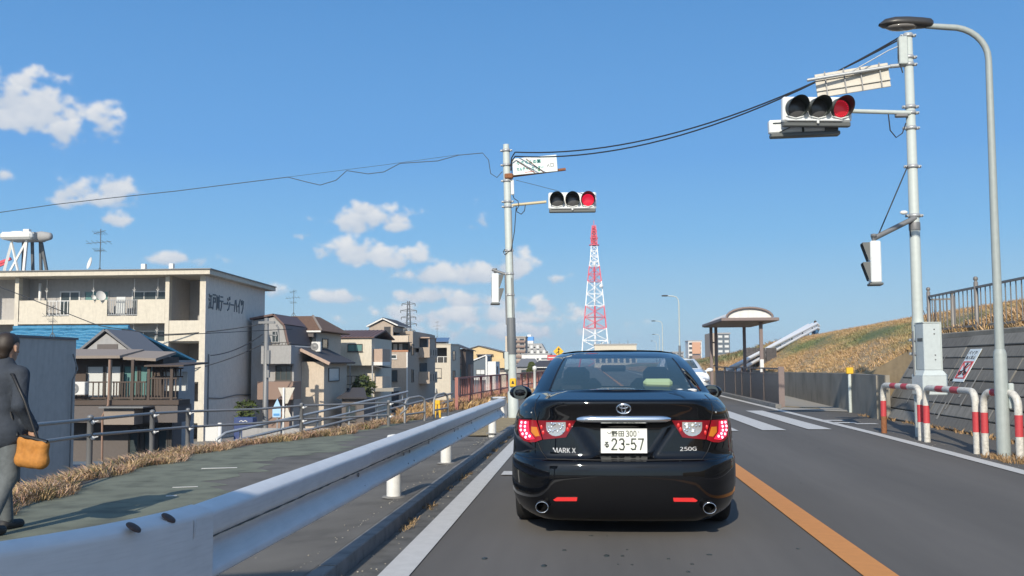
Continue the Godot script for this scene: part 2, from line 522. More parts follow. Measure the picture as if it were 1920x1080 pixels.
func _ready() -> void:
	rng.seed = 7
	# camera, sky, sun, exposure
	var cam := Camera3D.new()
	cam.name = "camera"
	add_child(cam)
	cam.position = Vector3(0, 1.28, 0)
	cam.rotation_degrees = Vector3(4.274, 4.454, -0.3)
	cam.fov = 31.7314
	cam.near = 0.1
	cam.far = 3000.0
	cam.current = true
	var env := Environment.new()
	var sky := Sky.new()
	var pano := PanoramaSkyMaterial.new()
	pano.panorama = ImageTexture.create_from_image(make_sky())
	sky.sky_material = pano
	env.background_mode = Environment.BG_SKY
	env.sky = sky
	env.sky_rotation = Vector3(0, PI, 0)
	env.tonemap_mode = Environment.TONE_MAPPER_LINEAR
	env.tonemap_exposure = 1.0
	env.fog_enabled = true
	env.fog_density = 0.0002
	env.fog_light_color = Color(0.80, 0.87, 0.95)
	env.sdfgi_enabled = true
	env.ssao_enabled = true
	env.ssil_enabled = true
	var we := WorldEnvironment.new()
	we.name = "world_environment"
	we.environment = env
	add_child(we)
	var sun := DirectionalLight3D.new()
	sun.name = "sun"
	add_child(sun)
	sun.look_at_from_position(Vector3.ZERO, Vector3(0.135, -0.5, -0.855))
	sun.light_energy = 1.55
	sun.light_color = Color(1.0, 0.955, 0.88)
	sun.light_angular_distance = 0.5
	sun.shadow_enabled = true
	make_materials()
	build_ground()
	build_left_edge()
	build_right_side()
	build_signals()
	build_houses()
	build_far()
	build_cars()
	build_people()
	build_grass()

# ---------------------------------------------------------------- ground, road, kerbs
func edge_x(z: float) -> float:            # where the level footpath on the left ends and the bank begins
	var k := [[20.0, -5.2], [-4.0, -5.0], [-9.75, -5.35], [-13.7, -5.85], [-17.7, -4.9], [-19.9, -4.4], [-28.0, -3.95], [-46.0, -2.85], [-440.0, -2.6]]
	for i in k.size() - 1:
		if z <= k[i][0] and z >= k[i + 1][0]:
			return lerpf(k[i][1], k[i + 1][1], (k[i][0] - z) / (k[i][0] - k[i + 1][0]))
	return -2.6

func crest_y(z: float) -> float:
	var k := [[30.0, 3.35], [-40.0, 3.25], [-55.0, 3.1], [-72.0, 2.92], [-86.0, 2.3], [-146.0, 1.3], [-420.0, 1.4]]
	for i in k.size() - 1:
		if z <= k[i][0] and z >= k[i + 1][0]:
			return lerpf(k[i][1], k[i + 1][1], (k[i][0] - z) / (k[i][0] - k[i + 1][0]))
	return 1.4

func toe(z: float) -> Vector2:             # foot of the grass slope: x, y on top of the right-hand walls
	if z > -24.0: return Vector2(7.85, 1.88)
	if z > -26.0: return Vector2(7.85, 1.88).lerp(Vector2(6.85, 1.0), (-24.0 - z) / 2.0)
	if z > -60.0: return Vector2(6.85, 1.0).lerp(Vector2(8.4, 0.75), (-26.0 - z) / 34.0)
	return Vector2(8.4, 0.75).lerp(Vector2(7.0, 0.1), clampf((-60.0 - z) / 40.0, 0.0, 1.0))

func levee_at(x: float, z: float) -> float:
	var t := toe(z)
	var c := crest_y(z)
	if x > 15.0: return c
	var u := clampf((x - t.x) / (15.0 - t.x), 0.0, 1.0)
	return lerpf(t.y, c, sin(u * PI * 0.5)) - 0.02

func hline(called: String, parent: Node, pts: Array, w: float, y: float, m: Material) -> void:   # a painted strip along points [x, z]
	var b := B.new()
	for i in pts.size() - 1:
		var a := Vector3(pts[i][0], y, pts[i][1])
		var c := Vector3(pts[i + 1][0], y, pts[i + 1][1])
		var s := (c - a).normalized().cross(Vector3.UP) * w * 0.5
		b.quad(a - s, c - s, c + s, a + s)
	obj(called, b, m, parent)

func build_ground() -> void:
	# one low sheet to the horizon, and the bank on the left
	var b := B.new()
	b.quad(Vector3(-2600, -3.6, 300), Vector3(-2600, -3.6, -2800), Vector3(2600, -3.6, -2800), Vector3(2600, -3.6, 300))
	struct("ground", b, M.lowland)
	b = B.new()
	var off := [0.0, 0.5, 1.0, 1.6, 2.4, 3.4, 4.6, 6.0, 9.0]
	var hy := [0.0, -0.05, -0.2, -0.65, -1.3, -2.1, -2.9, -3.4, -3.62]
	var rows := []
	for i in 50:
		var z := 14.0 - i * (1.2 if i < 40 else 1.2)
		if i > 40: z = -34.0 - (i - 40) * 42.0
		var row := []
		for k in off.size():
			row.append(Vector3(edge_x(z) - off[k], hy[k] + 0.02 + (0.05 * sin(z * 1.7 + k) if k > 0 else 0.0), z))
		rows.append(row)
	b.grid(rows)
	var bank := struct("bank", b, M.soil)
	bank.set_meta("label", "earth bank falling from the footpath to the houses")
	# the road with its wheel tracks
	b = B.new()
	b.st.set_smooth_group(0xFFFFFFFF)
	var track := func(x: float) -> Color:
		var v := 0.86
		for c in [-0.55, 0.95, 2.6, 4.15]:
			v += 0.22 * exp(-pow((x - c) / 0.32, 2.0))
		return Color(v, v, v * 0.995)
	var zs := [16.0, -4.0, -8.0, -12.0, -18.0, -26.0, -40.0, -80.0, -160.0, -440.0]
	for j in zs.size() - 1:
		for i in 46:
			var xa := -1.62 + i * 0.1826
			var xb := xa + 0.1826
			var ca: Color = track.call(xa)
			var cb: Color = track.call(xb)
			for q in [[xa, zs[j], ca], [xa, zs[j + 1], ca], [xb, zs[j + 1], cb], [xa, zs[j], ca], [xb, zs[j + 1], cb], [xb, zs[j], cb]]:
				b.st.set_color(q[2])
				b.st.add_vertex(Vector3(q[0], 0.0, q[1]))
	var road := struct("road", b, M.asphalt)
	hline("edge_line", road, [[-1.19, 8], [-1.21, -8], [-1.23, -16.5], [-1.25, -60], [-1.3, -300]], 0.19, 0.008, M.white_line)
	hline("centre_line", road, [[1.72, 8], [1.70, -18.6]], 0.21, 0.008, M.orange_line)
	hline("centre_line", road, [[1.70, -28.5], [1.75, -300]], 0.21, 0.008, M.orange_line)
	hline("edge_line", road, [[4.97, 8], [4.93, -12], [4.98, -15], [5.02, -18.9], [5.0, -24], [4.95, -40], [5.3, -90], [6.5, -250]], 0.19, 0.008, M.white_line)
	for s in [[-0.78, -20.0], [0.12, -20.0], [1.02, -20.0], [2.5, -19.3], [3.41, -19.5], [4.31, -19.75]]:
		hline("crosswalk_stripe", road, [[s[0], s[1]], [s[0] - 0.05, s[1] - 7.6]], 0.44, 0.012, M.white_line)
	for s in [[5.25, -22.75, 0.34], [5.28, -21.9, 0.34], [5.62, -21.5, 0.3]]:
		hline("crossing_dash", road, [[s[0] - 0.22, s[1]], [s[0] + 0.22, s[1]]], s[2], 0.012, M.white_line)
	for i in 18:
		var ob := B.new()
		ob.lathe(Vector3.ZERO, Vector3.UP, [[0.0, 0.0025], [1.0, 0.002], [1.05, 0.0]], 9)
		var rr := rng.randf_range(0.006, 0.02)
		obj("oil_spot", ob, M.hood, road, Transform3D(Basis.from_scale(Vector3(rr, 1.0, rr * rng.randf_range(0.8, 2.2))), Vector3(0.3 + rng.randfn() * 0.5, 0.001, -6.9 + rng.randfn() * 0.45) if i < 16 else Vector3(rng.randf_range(-0.9, 4.5), 0.001, rng.randf_range(-16.0, -6.0))))
	hline("stop_line", road, [[-1.05, -11.9], [1.55, -11.9]], 0.4, 0.012, M.white_line)
	# kerb and gutter strip on the left
	hline("gutter", road, [[-1.42, 8], [-1.36, -18.3]], 0.24, 0.004, M.gutter)
	var kerb := Node3D.new()
	kerb.name = numbered("kerb")
	add_child(kerb)
	kerb.set_meta("kind", "structure")
	var kb := B.new()
	kb.prism(PackedVector2Array([Vector2(-0.115, -0.05), Vector2(0.015, -0.05), Vector2(0.006, 0.088), Vector2(0.0, 0.094), Vector2(-0.115, 0.092)]), 1.985)
	var km := kb.done()
	for i in 14:
		var z := 6.0 - i * 2.0
		if z < -18.5: break
		var k := obj("kerb_block", km, M.kerb, kerb, Transform3D(Basis(Vector3.UP, -0.003 + rng.randf_range(-0.002, 0.002)), Vector3(-1.54 - 0.003 * z, rng.randf_range(-0.008, 0.004), z - 2.0)))
	# left footpath: grey asphalt, a worn green band, tactile paving at the crossing
	b = B.new()
	var zz := []
	for i in 60: zz.append(10.0 - i * 1.0)
	zz.append_array([-60.0, -90.0, -160.0, -440.0])
	for i in zz.size() - 1:
		var z0: float = zz[i]
		var z1: float = zz[i + 1]
		var xr0 := -1.645 - 0.003 * z0 if z0 > -18.5 else -1.55
		var xr1 := -1.645 - 0.003 * z1 if z1 > -18.5 else -1.55
		var y0 := 0.095 if z0 > -15.0 else lerpf(0.095, 0.01, clampf((-15.0 - z0) / 3.0, 0, 1))
		var y1 := 0.095 if z1 > -15.0 else lerpf(0.095, 0.01, clampf((-15.0 - z1) / 3.0, 0, 1))
		b.quad(Vector3(edge_x(z0) - 0.1, 0.02, z0), Vector3(edge_x(z1) - 0.1, 0.02, z1), Vector3(-2.4, 0.03, z1), Vector3(-2.4, 0.03, z0))
		b.quad(Vector3(-2.4, 0.03, z0), Vector3(-2.4, 0.03, z1), Vector3(xr1, y1, z1), Vector3(xr0, y0, z0))
	var path := struct("footpath", b, M.footpath)
	b = B.new()
	rng.seed = 4
	for i in 17:
		var z0 := -6.0 - i
		var z1 := z0 - 1.0
		var f := func(z: float) -> float: return -3.5 - 0.3 * sin(z * 0.9) - 0.2 * sin(z * 2.3 + 1.0) - 0.12 * sin(z * 9.1) - 0.08 * sin(z * 23.0) - 0.12 * (-z - 6.0) * 0.5
		for q in 6:
			var za := lerpf(z0, z1, q / 6.0)
			var zb := lerpf(z0, z1, (q + 1) / 6.0)
			var ea := edge_x(za)
			var eb := edge_x(zb)
			var fa: float = maxf(f.call(za), ea + 0.3)
			var fb: float = maxf(f.call(zb), eb + 0.3)
			b.quad(Vector3(ea + 0.05, 0.0225, za), Vector3(eb + 0.05, 0.0225, zb), Vector3(fb, 0.0225 + 0.01 * (fb - eb) / (-2.4 - eb), zb), Vector3(fa, 0.0225 + 0.01 * (fa - ea) / (-2.4 - ea), za))
	obj("green_path", b, M.green_path, path)
	for i in 3:
		b = B.new()
		b.box(Vector3([-4.55, -4.2, -4.05][i], 0.0275, [-12.2, -10.3, -9.6][i]), Vector3([0.42, 0.25, 0.1][i], 0.005, [0.05, 0.03, 0.05][i]), Basis(Vector3.UP, 0.3))
		obj("worn_marking", b, M.white_line, path)
	b = B.new()
	b.quad(Vector3(-3.3, 0.034, -17.6), Vector3(-3.35, 0.034, -24.3), Vector3(-1.6, 0.022, -24.3), Vector3(-1.66, 0.046, -17.6))
	obj("tactile_paving", b, M.tactile, path)
	# right-hand footpath behind the mesh fence
	b = B.new()
	b.quad(Vector3(5.35, 0.03, -29.0), Vector3(5.4, 0.03, -58.0), Vector3(8.3, 0.03, -58.0), Vector3(6.75, 0.03, -27.0))
	b.quad(Vector3(5.0, 0.012, -28.0), Vector3(5.35, 0.03, -29.0), Vector3(6.75, 0.03, -27.0), Vector3(6.7, 0.012, -26.6))
	var rp := struct("ramp_path", b, M.pale_concrete)
	b = B.new()
	b.quad(Vector3(5.35, 0.036, -29.0), Vector3(5.37, 0.036, -29.7), Vector3(6.2, 0.036, -28.6), Vector3(6.1, 0.036, -27.9))
	obj("tactile_paving", b, M.tactile, rp)
	b = B.new()
	b.box(Vector3(5.2, 0.05, -43.5), Vector3(0.16, 0.12, 29.0))
	struct("kerb", b, M.kerb)
	# levee
	b = B.new()
	rows = []
	var lz := []
	for i in 40: lz.append(20.0 - i * 2.0)
	for i in 14: lz.append(-60.0 - i * 26.0)
	for z in lz:
		var row := []
		var t := toe(z)
		for k in 13:
			var x := lerpf(t.x, 15.0, k / 12.0)
			if k == 0: row.append(Vector3(t.x, -0.4, z))
			row.append(Vector3(x, levee_at(x, z) + 0.05 * sin(x * 2.1 + z * 0.7) * (1.0 if k > 0 else 0.0), z))
		row.append(Vector3(19.5, crest_y(z), z))
		row.append(Vector3(30.0, -3.6, z))
		rows.append(row)
	for i in rows.size() - 1:
		for k in rows[i].size() - 1:
			for q in [rows[i][k], rows[i + 1][k], rows[i + 1][k + 1], rows[i][k], rows[i + 1][k + 1], rows[i][k + 1]]:
				b.st.set_smooth_group(1)
				b.st.set_color(levee_tint(q))
				b.st.add_vertex(q)
	struct("levee", b, M.levee)

var green_noise := FastNoiseLite.new()
func levee_green(p: Vector3) -> float:      # how green the winter grass is
	green_noise.frequency = 0.12
	green_noise.seed = 5
	var t := toe(p.z)
	var u := (p.x - t.x) / (15.0 - t.x)
	var band := exp(-pow((u - 0.40) / 0.20, 2.0)) * smoothstep(-25.5, -29.0, p.z)
	return clampf(band * 1.25 + green_noise.get_noise_2d(p.x * 2.0, p.z) * 0.8 - 0.38, 0.0, 1.0)

func levee_tint(p: Vector3) -> Color:
	return Color(1.0, 1.0, 1.0).lerp(Color(0.32, 0.55, 0.34), levee_green(p))

# ---------------------------------------------------------------- left edge: guardrail, handrails, brown fence
const RAIL := [[0.0, 0.325], [0.04, 0.319], [0.083, 0.303], [0.092, 0.294], [0.094, 0.278], [0.092, 0.222], [0.086, 0.196], [0.074, 0.188], [0.040, 0.176], [0.018, 0.158], [0.014, 0.138], [0.026, 0.108], [0.054, 0.074], [0.080, 0.046], [0.090, 0.026], [0.088, 0.012], [0.062, 0.0]]

func rail_piece(z0: float, z1: float, x0: float, x1: float, y: float, out: float) -> B:
	var b := B.new()
	var n := maxi(2, int(absf(z1 - z0) / 0.6))
	for side in 2:
		var rows := []
		for i in n + 1:
			var t := float(i) / n
			var row := []
			for p in RAIL:
				row.append(Vector3(lerpf(x0, x1, t) + p[0] + out - (0.005 if side else 0.0), y + p[1], lerpf(z0, z1, t)))
			rows.append(row)
		b.grid(rows, side + 1)
	return b

func build_left_edge() -> void:
	var g := thing("guardrail", "long white steel guardrail with round posts between kerb and footpath", "guardrail", Vector3(0, 0, 0))
	var rx := func(z: float) -> float: return -1.80 - 0.009 * z
	var cuts := [-4.15, -7.4, -10.45, -13.9, -18.1]
	for i in 4:
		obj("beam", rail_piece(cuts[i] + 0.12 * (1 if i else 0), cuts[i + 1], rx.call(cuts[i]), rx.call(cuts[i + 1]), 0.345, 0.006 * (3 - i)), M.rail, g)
	for z in [2.0, -2.2, -6.0 + 1.8, -9.15, -12.26, -17.51]:
		if z > -3.0: continue
		var b := B.new()
		b.lathe(Vector3.ZERO, Vector3.UP, [[0.066, 0.0], [0.066, 0.60], [0.058, 0.62], [0.0, 0.63]], 20)
		obj("post", b, M.white_post, g, at(rx.call(z) - 0.075, 0.02, z))
		b = B.new()
		b.lathe(Vector3(0, 0, 0), Vector3.UP, [[0.0, 0.012], [0.10, 0.012], [0.11, 0.0]], 16)
		obj("post_foot", b, M.kerb, g, at(rx.call(z) - 0.075, 0.085, z))
	for z in [-7.32, -9.0, -9.3, -10.35, -12.15, -12.45, -13.8, -17.3, -17.7]:
		for q in [[0.062, 0.295, 1], [0.028, 0.19, 0], [0.028, 0.136, 0], [0.07, 0.045, 0]]:
			var b := B.new()
			var ax := Vector3(0.6, 0.8, 0) if q[2] else Vector3(1, 0, 0)
			b.lathe(Vector3.ZERO, ax, [[0.016, 0.0], [0.015, 0.006], [0.0, 0.009]], 8)
			obj("bolt", b, M.galv_dark, g, at(rx.call(z) + q[0] + 0.012, 0.345 + q[1] + 0.002, z + rng.randf_range(-0.02, 0.02)))
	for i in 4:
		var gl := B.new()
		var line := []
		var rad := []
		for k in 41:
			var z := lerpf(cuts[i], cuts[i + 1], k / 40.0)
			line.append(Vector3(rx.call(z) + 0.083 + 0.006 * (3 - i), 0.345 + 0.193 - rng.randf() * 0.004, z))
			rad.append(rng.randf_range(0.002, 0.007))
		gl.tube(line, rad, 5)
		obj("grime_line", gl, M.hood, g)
	# flared end plate towards the camera and the rounded cap at the far end
	var e := B.new()
	for side in 2:
		var rows := []
		for i in 9:
			var t := i / 8.0
			var row := []
			for k in RAIL.size():
				var p: Array = RAIL[k]
				var flat: float = p[0] if k < 5 else 0.094
				var px: float = flat + 0.034 - (0.005 if side else 0.0)
				row.append(Vector3(rx.call(-4.2) - 0.75 * t * t * 0.9 - 0.10 * t + px, 0.345 + p[1] + 0.01 - (0.0 if k < 13 else 0.02 * t), -4.32 + 1.55 * t))
			rows.append(row)
		e.grid(rows, side + 1)
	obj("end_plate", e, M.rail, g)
	for q in [[0.10, -4.02], [0.30, -3.78]]:
		var b := B.new()
		b.lathe(Vector3.ZERO, Vector3(0.55, 0.83, 0), [[0.032, 0.0], [0.030, 0.006], [0.018, 0.009], [0.0, 0.010]], 14)
		obj("bolt", b, M.bolt_brown, g, at(rx.call(-4.2) + 0.072 - q[0] * 0.17, 0.345 + 0.321, q[1]))
	e = B.new()
	var rows2 := []
	for i in 11:
		var a := PI * i / 10.0
		var r := 0.11
		var row := []
		for p in [[0.0, 0.335], [0.02, 0.35], [0.035, 0.34], [0.035, -0.02], [0.0, -0.02]]:
			row.append(Vector3(rx.call(-18.1) - 0.02 + cos(a) * (r + p[0]), 0.34 + p[1], -18.1 - sin(a) * (r + p[0]) * 1.6))
		rows2.append(row)
	e.grid(rows2)
	e.box(Vector3(rx.call(-18.1) - 0.02, 0.675, -18.13), Vector3(0.20, 0.01, 0.12))
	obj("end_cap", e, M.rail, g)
	# low two-bar handrail along the edge of the bank
	var h := thing("handrail", "low grey two-bar pipe handrail along the dry grass edge", "handrail", Vector3.ZERO)
	var pts := [[-5.25, -7.6, 0.70, 0.52], [-5.60, -10.0, 0.69, 0.51], [-6.10, -12.0, 0.63, 0.44], [-6.43, -14.5, 0.58, 0.34], [-6.50, -16.0, 0.54, 0.29], [-5.78, -17.2, 0.52, 0.28], [-5.33, -18.4, 0.53, 0.28], [-4.62, -19.6, 0.51, 0.26], [-4.15, -20.6, 0.50, 0.25]]
	for lv in [2, 3]:
		var line := []
		for p in pts: line.append(Vector3(p[0], p[lv], p[1]))
		if lv == 2:
			line.append_array([Vector3(-3.98, 0.49, -21.0), Vector3(-3.9, 0.42, -21.25), Vector3(-3.9, 0.34, -21.3), Vector3(-4.0, 0.24, -21.1)])
		var b := B.new()
		b.tube(line, 0.021, 10)
		obj("top_rail" if lv == 2 else "lower_rail", b, M.pipe, h)
	for i in [0, 2, 3, 4, 6, 8]:
		var p: Array = pts[i]
		var b := B.new()
		b.lathe(Vector3.ZERO, Vector3.UP, [[0.036, -0.35], [0.036, p[2] + 0.015], [0.04, p[2] + 0.018], [0.036, p[2] + 0.04], [0.015, p[2] + 0.055], [0.0, p[2] + 0.057]], 12)
		var post := obj("post", b, M.galv_dark, h, at(p[0], 0, p[1]))
		for lv in [2, 3]:
			b = B.new()
			b.ball(Vector3(0.045, p[lv] - 0.035, 0.02), Vector3(0.028, 0.026, 0.028), 8)
			b.tube([Vector3(0.045, p[lv] - 0.035, 0.02), Vector3(0.10, p[lv] - 0.018, -0.01)], [0.016, 0.006], 6)
			obj("bracket", b, M.frame_white, post)
	# handrails of the ramp that runs down the bank
	for r in 2:
		var off := -0.0 if r == 0 else -1.25
		var t := thing("ramp_handrail", ["double pipe handrail of the ramp, path side", "double pipe handrail of the ramp, house side"][r], "handrail", Vector3(off, 0, 0), 0.0, "handrails of the ramp down the bank")
		for lv in 2:
			var b := B.new()
			var line := []
			for i in 9:
				var u := i / 8.0
				line.append(Vector3(lerpf(-3.86, -5.95, u), lerpf(0.47, -0.10, u) - lv * 0.20 - off * 0.04, lerpf(-28.0, -19.6, u)))
			if lv == 0: line.append_array([Vector3(-6.03, -0.16, -19.35), Vector3(-6.02, -0.24, -19.36), Vector3(-5.95, -0.29, -19.6)])
			b.tube(line, 0.03, 8)
			obj("rail", b, M.pipe if r == 0 else M.galv, t)
		for i in 6:
			var u := 0.04 + i * 0.18
			var b := B.new()
			b.tube([Vector3(0, -0.9, 0), Vector3(0, lerpf(0.47, -0.10, u) - off * 0.04, 0)], 0.024, 8)
			obj("post", b, M.galv, t, at(lerpf(-3.86, -5.95, u), 0, lerpf(-28.0, -19.6, u)))
	# hooped barriers where the ramp meets the path
	var b := B.new()
	var loop := [Vector3(0, -0.1, 0), Vector3(0, 0.42, 0), Vector3(0.02, 0.50, -0.05), Vector3(0.06, 0.55, -0.15), Vector3(0.2, 0.57, -0.7), Vector3(0.26, 0.53, -0.85), Vector3(0.28, 0.44, -0.9), Vector3(0.28, -0.1, -0.9)]
	b.tube(loop, 0.026, 8)
	b.tube([Vector3(0.005, 0.2, 0), Vector3(0.28, 0.22, -0.9)], 0.02, 8)
	var hoop := thing("pipe_hoop", "grey bent-pipe hoop barrier where the handrail ends, nearest the car", "hoop barrier", Vector3(-4.0, 0.0, -21.6), 0.0, "bent-pipe hoops at the ramp")
	obj("hoop", b, M.pipe, hoop)
	dup(hoop, Vector3(-3.62, 0.02, -23.2), 0.1, "grey bent-pipe hoop barrier beside the yellow marker post")
	# small yellow marker post
	var y := thing("marker_post", "small yellow two-legged marker post in the dry grass by the red fence", "marker post", Vector3(-3.63, 0.0, -23.8))
	for s in [-1, 1]:
		b = B.new()
		b.bar(Vector3(0.075 * s, 0, 0), Vector3(0.03 * s, 0.36, 0), 0.05, 0.03)
		obj("leg", b, M.yellow, y)
	b = B.new()
	b.cbox(Vector3(0, 0.38, 0), Vector3(0.13, 0.10, 0.05), 0.015)
	obj("head", b, M.yellow, y)
	# red-brown plate fence along the edge ahead
	var f := thing("red_fence", "rusty red-brown metal fence along the bank ahead of the pole", "fence", Vector3.ZERO)
	var pb := B.new()
	pb.box(Vector3(0, 0.44, 0), Vector3(0.09, 0.92, 0.07))
	var pm := pb.done()
	var slat := B.new()
	slat.box(Vector3(0, 0, 0), Vector3(0.02, 0.74, 0.04))
	var slat_m := slat.done()
	for i in 14:
		var z := -27.9 - i * 2.0
		var x := -3.72 + i * 0.119
		obj("post", pm, M.red_fence, f, at(x, 0, z))
		if i == 13: break
		b = B.new()
		b.bar(Vector3(x, 0.885, z), Vector3(x + 0.119, 0.885, z - 2.0), 0.075, 0.05)
		obj("top_rail", b, M.red_fence, f)
		b = B.new()
		b.bar(Vector3(x + 0.045, 0.40, z), Vector3(x + 0.164, 0.40, z - 2.0), 0.03, 0.035)
		obj("middle_rail", b, M.red_fence, f)
		b = B.new()
		b.bar(Vector3(x, 0.09, z), Vector3(x + 0.119, 0.09, z - 2.0), 0.04, 0.05)
		obj("bottom_rail", b, M.red_fence, f)
		for k in 7:
			var u := (k + 0.5) / 7.0
			obj("slat", slat_m, M.red_fence, f, at(x + 0.119 * u, 0.48, z - 0.06 - 1.88 * u))
	# yield sign seen from behind beside a blue triangular sign, on the lower street's corner
	var ys := thing("road_sign", "back of a grey inverted-triangle road sign on a white post", "road sign", Vector3(-6.78, -0.5, -22.0))
	b = B.new()
	b.lathe(Vector3.ZERO, Vector3.UP, [[0.022, 0.0], [0.022, 1.28], [0.0, 1.285]], 10)
	obj("post", b, M.white_post, ys)
	b = B.new()
	b.prism(PackedVector2Array([Vector2(-0.14, 1.28), Vector2(0.24, 1.28), Vector2(0.08, 0.93), Vector2(0.03, 0.93)]), 0.012, Transform3D(), -0.05)
	obj("panel", b, M.sign_back, ys)
	b = B.new()
	b.prism(PackedVector2Array([Vector2(0.055, 0.9), Vector2(0.2, 0.56), Vector2(0.0, 0.56)]), 0.012, Transform3D(), -0.05)
	obj("panel", b, M.sign_back, ys)
	var bs := thing("blue_sign", "small pale blue triangular sign beyond the handrail", "sign", Vector3(-7.1, -0.5, -22.6))
	b = B.new()
	b.prism(PackedVector2Array([Vector2(-0.11, 0.60), Vector2(0.08, 0.60), Vector2(0.08, 0.82), Vector2(0.0, 1.02), Vector2(-0.11, 0.8)]), 0.02)
	obj("panel", b, mat("pale_blue", lin(0.35, 0.55, 0.75), 0.5), bs)
	b = B.new()
	b.box(Vector3(-0.015, 0.66, 0.024), Vector3(0.14, 0.05, 0.006))
	obj("band", b, M.blue_ink, bs)
	b = B.new()
	b.tube([Vector3(-0.01, -1.2, -0.02), Vector3(-0.01, 0.8, -0.02)], 0.015, 8)
	obj("post", b, M.galv, bs)
	# unseen board added behind the camera to shade the near guardrail end
	var db := thing("added_shade_board", "unseen board on two posts, added behind the camera to shade the guardrail", "road sign", Vector3(-3.25, 0.0, 1.6))
	b = B.new()
	b.cbox(Vector3(0, 3.5, 0), Vector3(1.5, 1.9, 0.06), 0.015)
	obj("board", b, M.sign_back, db)
	for s in [-1, 1]:
		b = B.new()
		b.lathe(Vector3(0.6 * s, 0, 0.09), Vector3.UP, [[0.05, 0], [0.05, 4.4], [0.0, 4.42]], 10)
		obj("post", b, M.galv, db)

# ---------------------------------------------------------------- right side: hoops, walls, fences, shelter
func build_right_side() -> void:
	# red and white hoop guards
	var first: Node3D
	var spots := [[Vector3(5.33, 0, -17.08), 0.05, 1.78], [Vector3(5.32, 0, -14.64), 0.0, 2.11], [Vector3(5.52, 0, -13.72), 0.22, 0.74]]
	var lab := ["red and white hoop guard farthest along the kerb, its near leg rusty", "red and white hoop guard standing in front of the grey cabinet", "red and white hoop guard around the foot of the street lamp"]
	for i in 3:
		var hg := thing("hoop_guard", lab[i], "guard rail", spots[i][0], spots[i][1], "red and white hoop guards")
		var L: float = spots[i][2]
		var r := 0.05
		var H := 0.86
		var bend := 0.16
		var parts := [[0.0, 0.30, 0], [0.30, 0.56, 1], [0.56, H - bend, 0]]
		for s in 2:
			var z0 := 0.0 if s == 0 else -L
			var leg := B.new()
			leg.lathe(Vector3(0, 0, z0), Vector3.UP, [[r, -0.05], [r, 0.30]], 14)
			obj("foot", leg, M.hoop_white if i != 0 or s == 0 else M.rust, hg)
			leg = B.new()
			leg.lathe(Vector3(0, 0, z0), Vector3.UP, [[r + 0.001, 0.30], [r + 0.001, 0.58]], 14)
			obj("red_band", leg, M.hoop_red, hg)
			leg = B.new()
			var line := [Vector3(0, 0.58, z0)]
			for k in 7:
				var a := PI * 0.5 * k / 6.0
				line.append(Vector3(0, H - bend + sin(a) * bend, z0 + (-1 if s == 0 else 1) * (bend - cos(a) * bend)))
			line.append(Vector3(0, H, z0 + (-1 if s == 0 else 1) * (L * 0.27)))
			leg.tube(line, r, 14, false)
			obj("bend", leg, M.hoop_white, hg)
		for k in 3:
			var a := -L * (0.27 + 0.46 * k / 3.0)
			var c := -L * (0.27 + 0.46 * (k + 1) / 3.0)
			var t := B.new()
			t.tube([Vector3(0, H, a), Vector3(0, H, c)], r + (0.001 if k != 1 else 0.0), 14, false)
			obj("red_band" if k != 1 else "white_band", t, M.hoop_red if k != 1 else M.hoop_white, hg)
	# sloping slab wall: courses of concrete slabs with a coping
	var rw := thing("retaining_wall", "sloping retaining wall of stained grey concrete slabs with dark joints", "wall", Vector3.ZERO)
	var run := Vector2(1.05, 1.78)
	var n := 8
	var ln := run.length()
	var dirv := Vector3(run.x, run.y, 0) / ln
	var nrm := Vector3(-run.y, run.x, 0) / ln
	var bs := Basis(dirv, nrm, dirv.cross(nrm))
	var ch := ln / n
	var variants := []
	for v in 4:
		var b := B.new()
		b.cbox(Vector3.ZERO, Vector3(ch - 0.020, 0.12, 2.99), 0.012)
		variants.append(b.done())
	for m in 3:
		var c := mat("slab_%d" % m, lin([0.25, 0.30, 0.21][m], [0.24, 0.287, 0.20][m], [0.215, 0.257, 0.18][m]), 0.9, "fine", 0.45, 0.3)
		over(c, "stain", 1.0)
		c.uv2_scale = Vector3(1.4, 0.35, 1.4) * [1.0, 0.7, 1.3][m]
	for r in n:
		for s in 8:
			var z := -24.0 + 1.5 + s * 3.0 + (0.0 if r % 2 == 0 else 0.0)
			var base := Vector3(6.62, 0.0, z) + dirv * (ch * (r + 0.5)) + nrm * (-0.02 + rng.randf_range(-0.012, 0.012))
			obj("slab", variants[rng.randi() % 4], M["slab_%d" % (rng.randi() % 3)], rw, Transform3D(bs, base))
	var b := B.new()
	b.prism(PackedVector2Array([Vector2(6.64, -0.1), Vector2(7.69, 1.72), Vector2(8.2, 1.72), Vector2(8.2, -0.1)]), 24.0, Transform3D(), -24.0)
	obj("backing", b, M.gap, rw)
	b = B.new()
	b.cbox(Vector3(7.86, 1.83, -12.0), Vector3(0.42, 0.13, 24.1), 0.02)
	obj("coping", b, M.concrete, rw)
	# pale run-off streaks, thin mortar left on the face
	for i in 26:
		b = B.new()
		var z := -23.6 + rng.randf() * 11.0
		var u0 := rng.randf_range(0.05, 0.5)
		var u1 := u0 + rng.randf_range(0.1, 0.34)
		var w := rng.randf_range(0.015, 0.07)
		var p0 := Vector3(6.62, 0, z) + dirv * ln * u0 + nrm * 0.055
		var p1 := Vector3(6.62, 0, z + rng.randf_range(-0.03, 0.03)) + dirv * ln * u1 + nrm * 0.055
		b.quad(p0 - Vector3(0, 0, w), p1 - Vector3(0, 0, w * 0.5), p1 + Vector3(0, 0, w * 0.5), p0 + Vector3(0, 0, w * 0.7))
		obj("lime_streak", b, M.pale_concrete, rw)
	# rounded end of the slope
	b = B.new()
	var rows := []
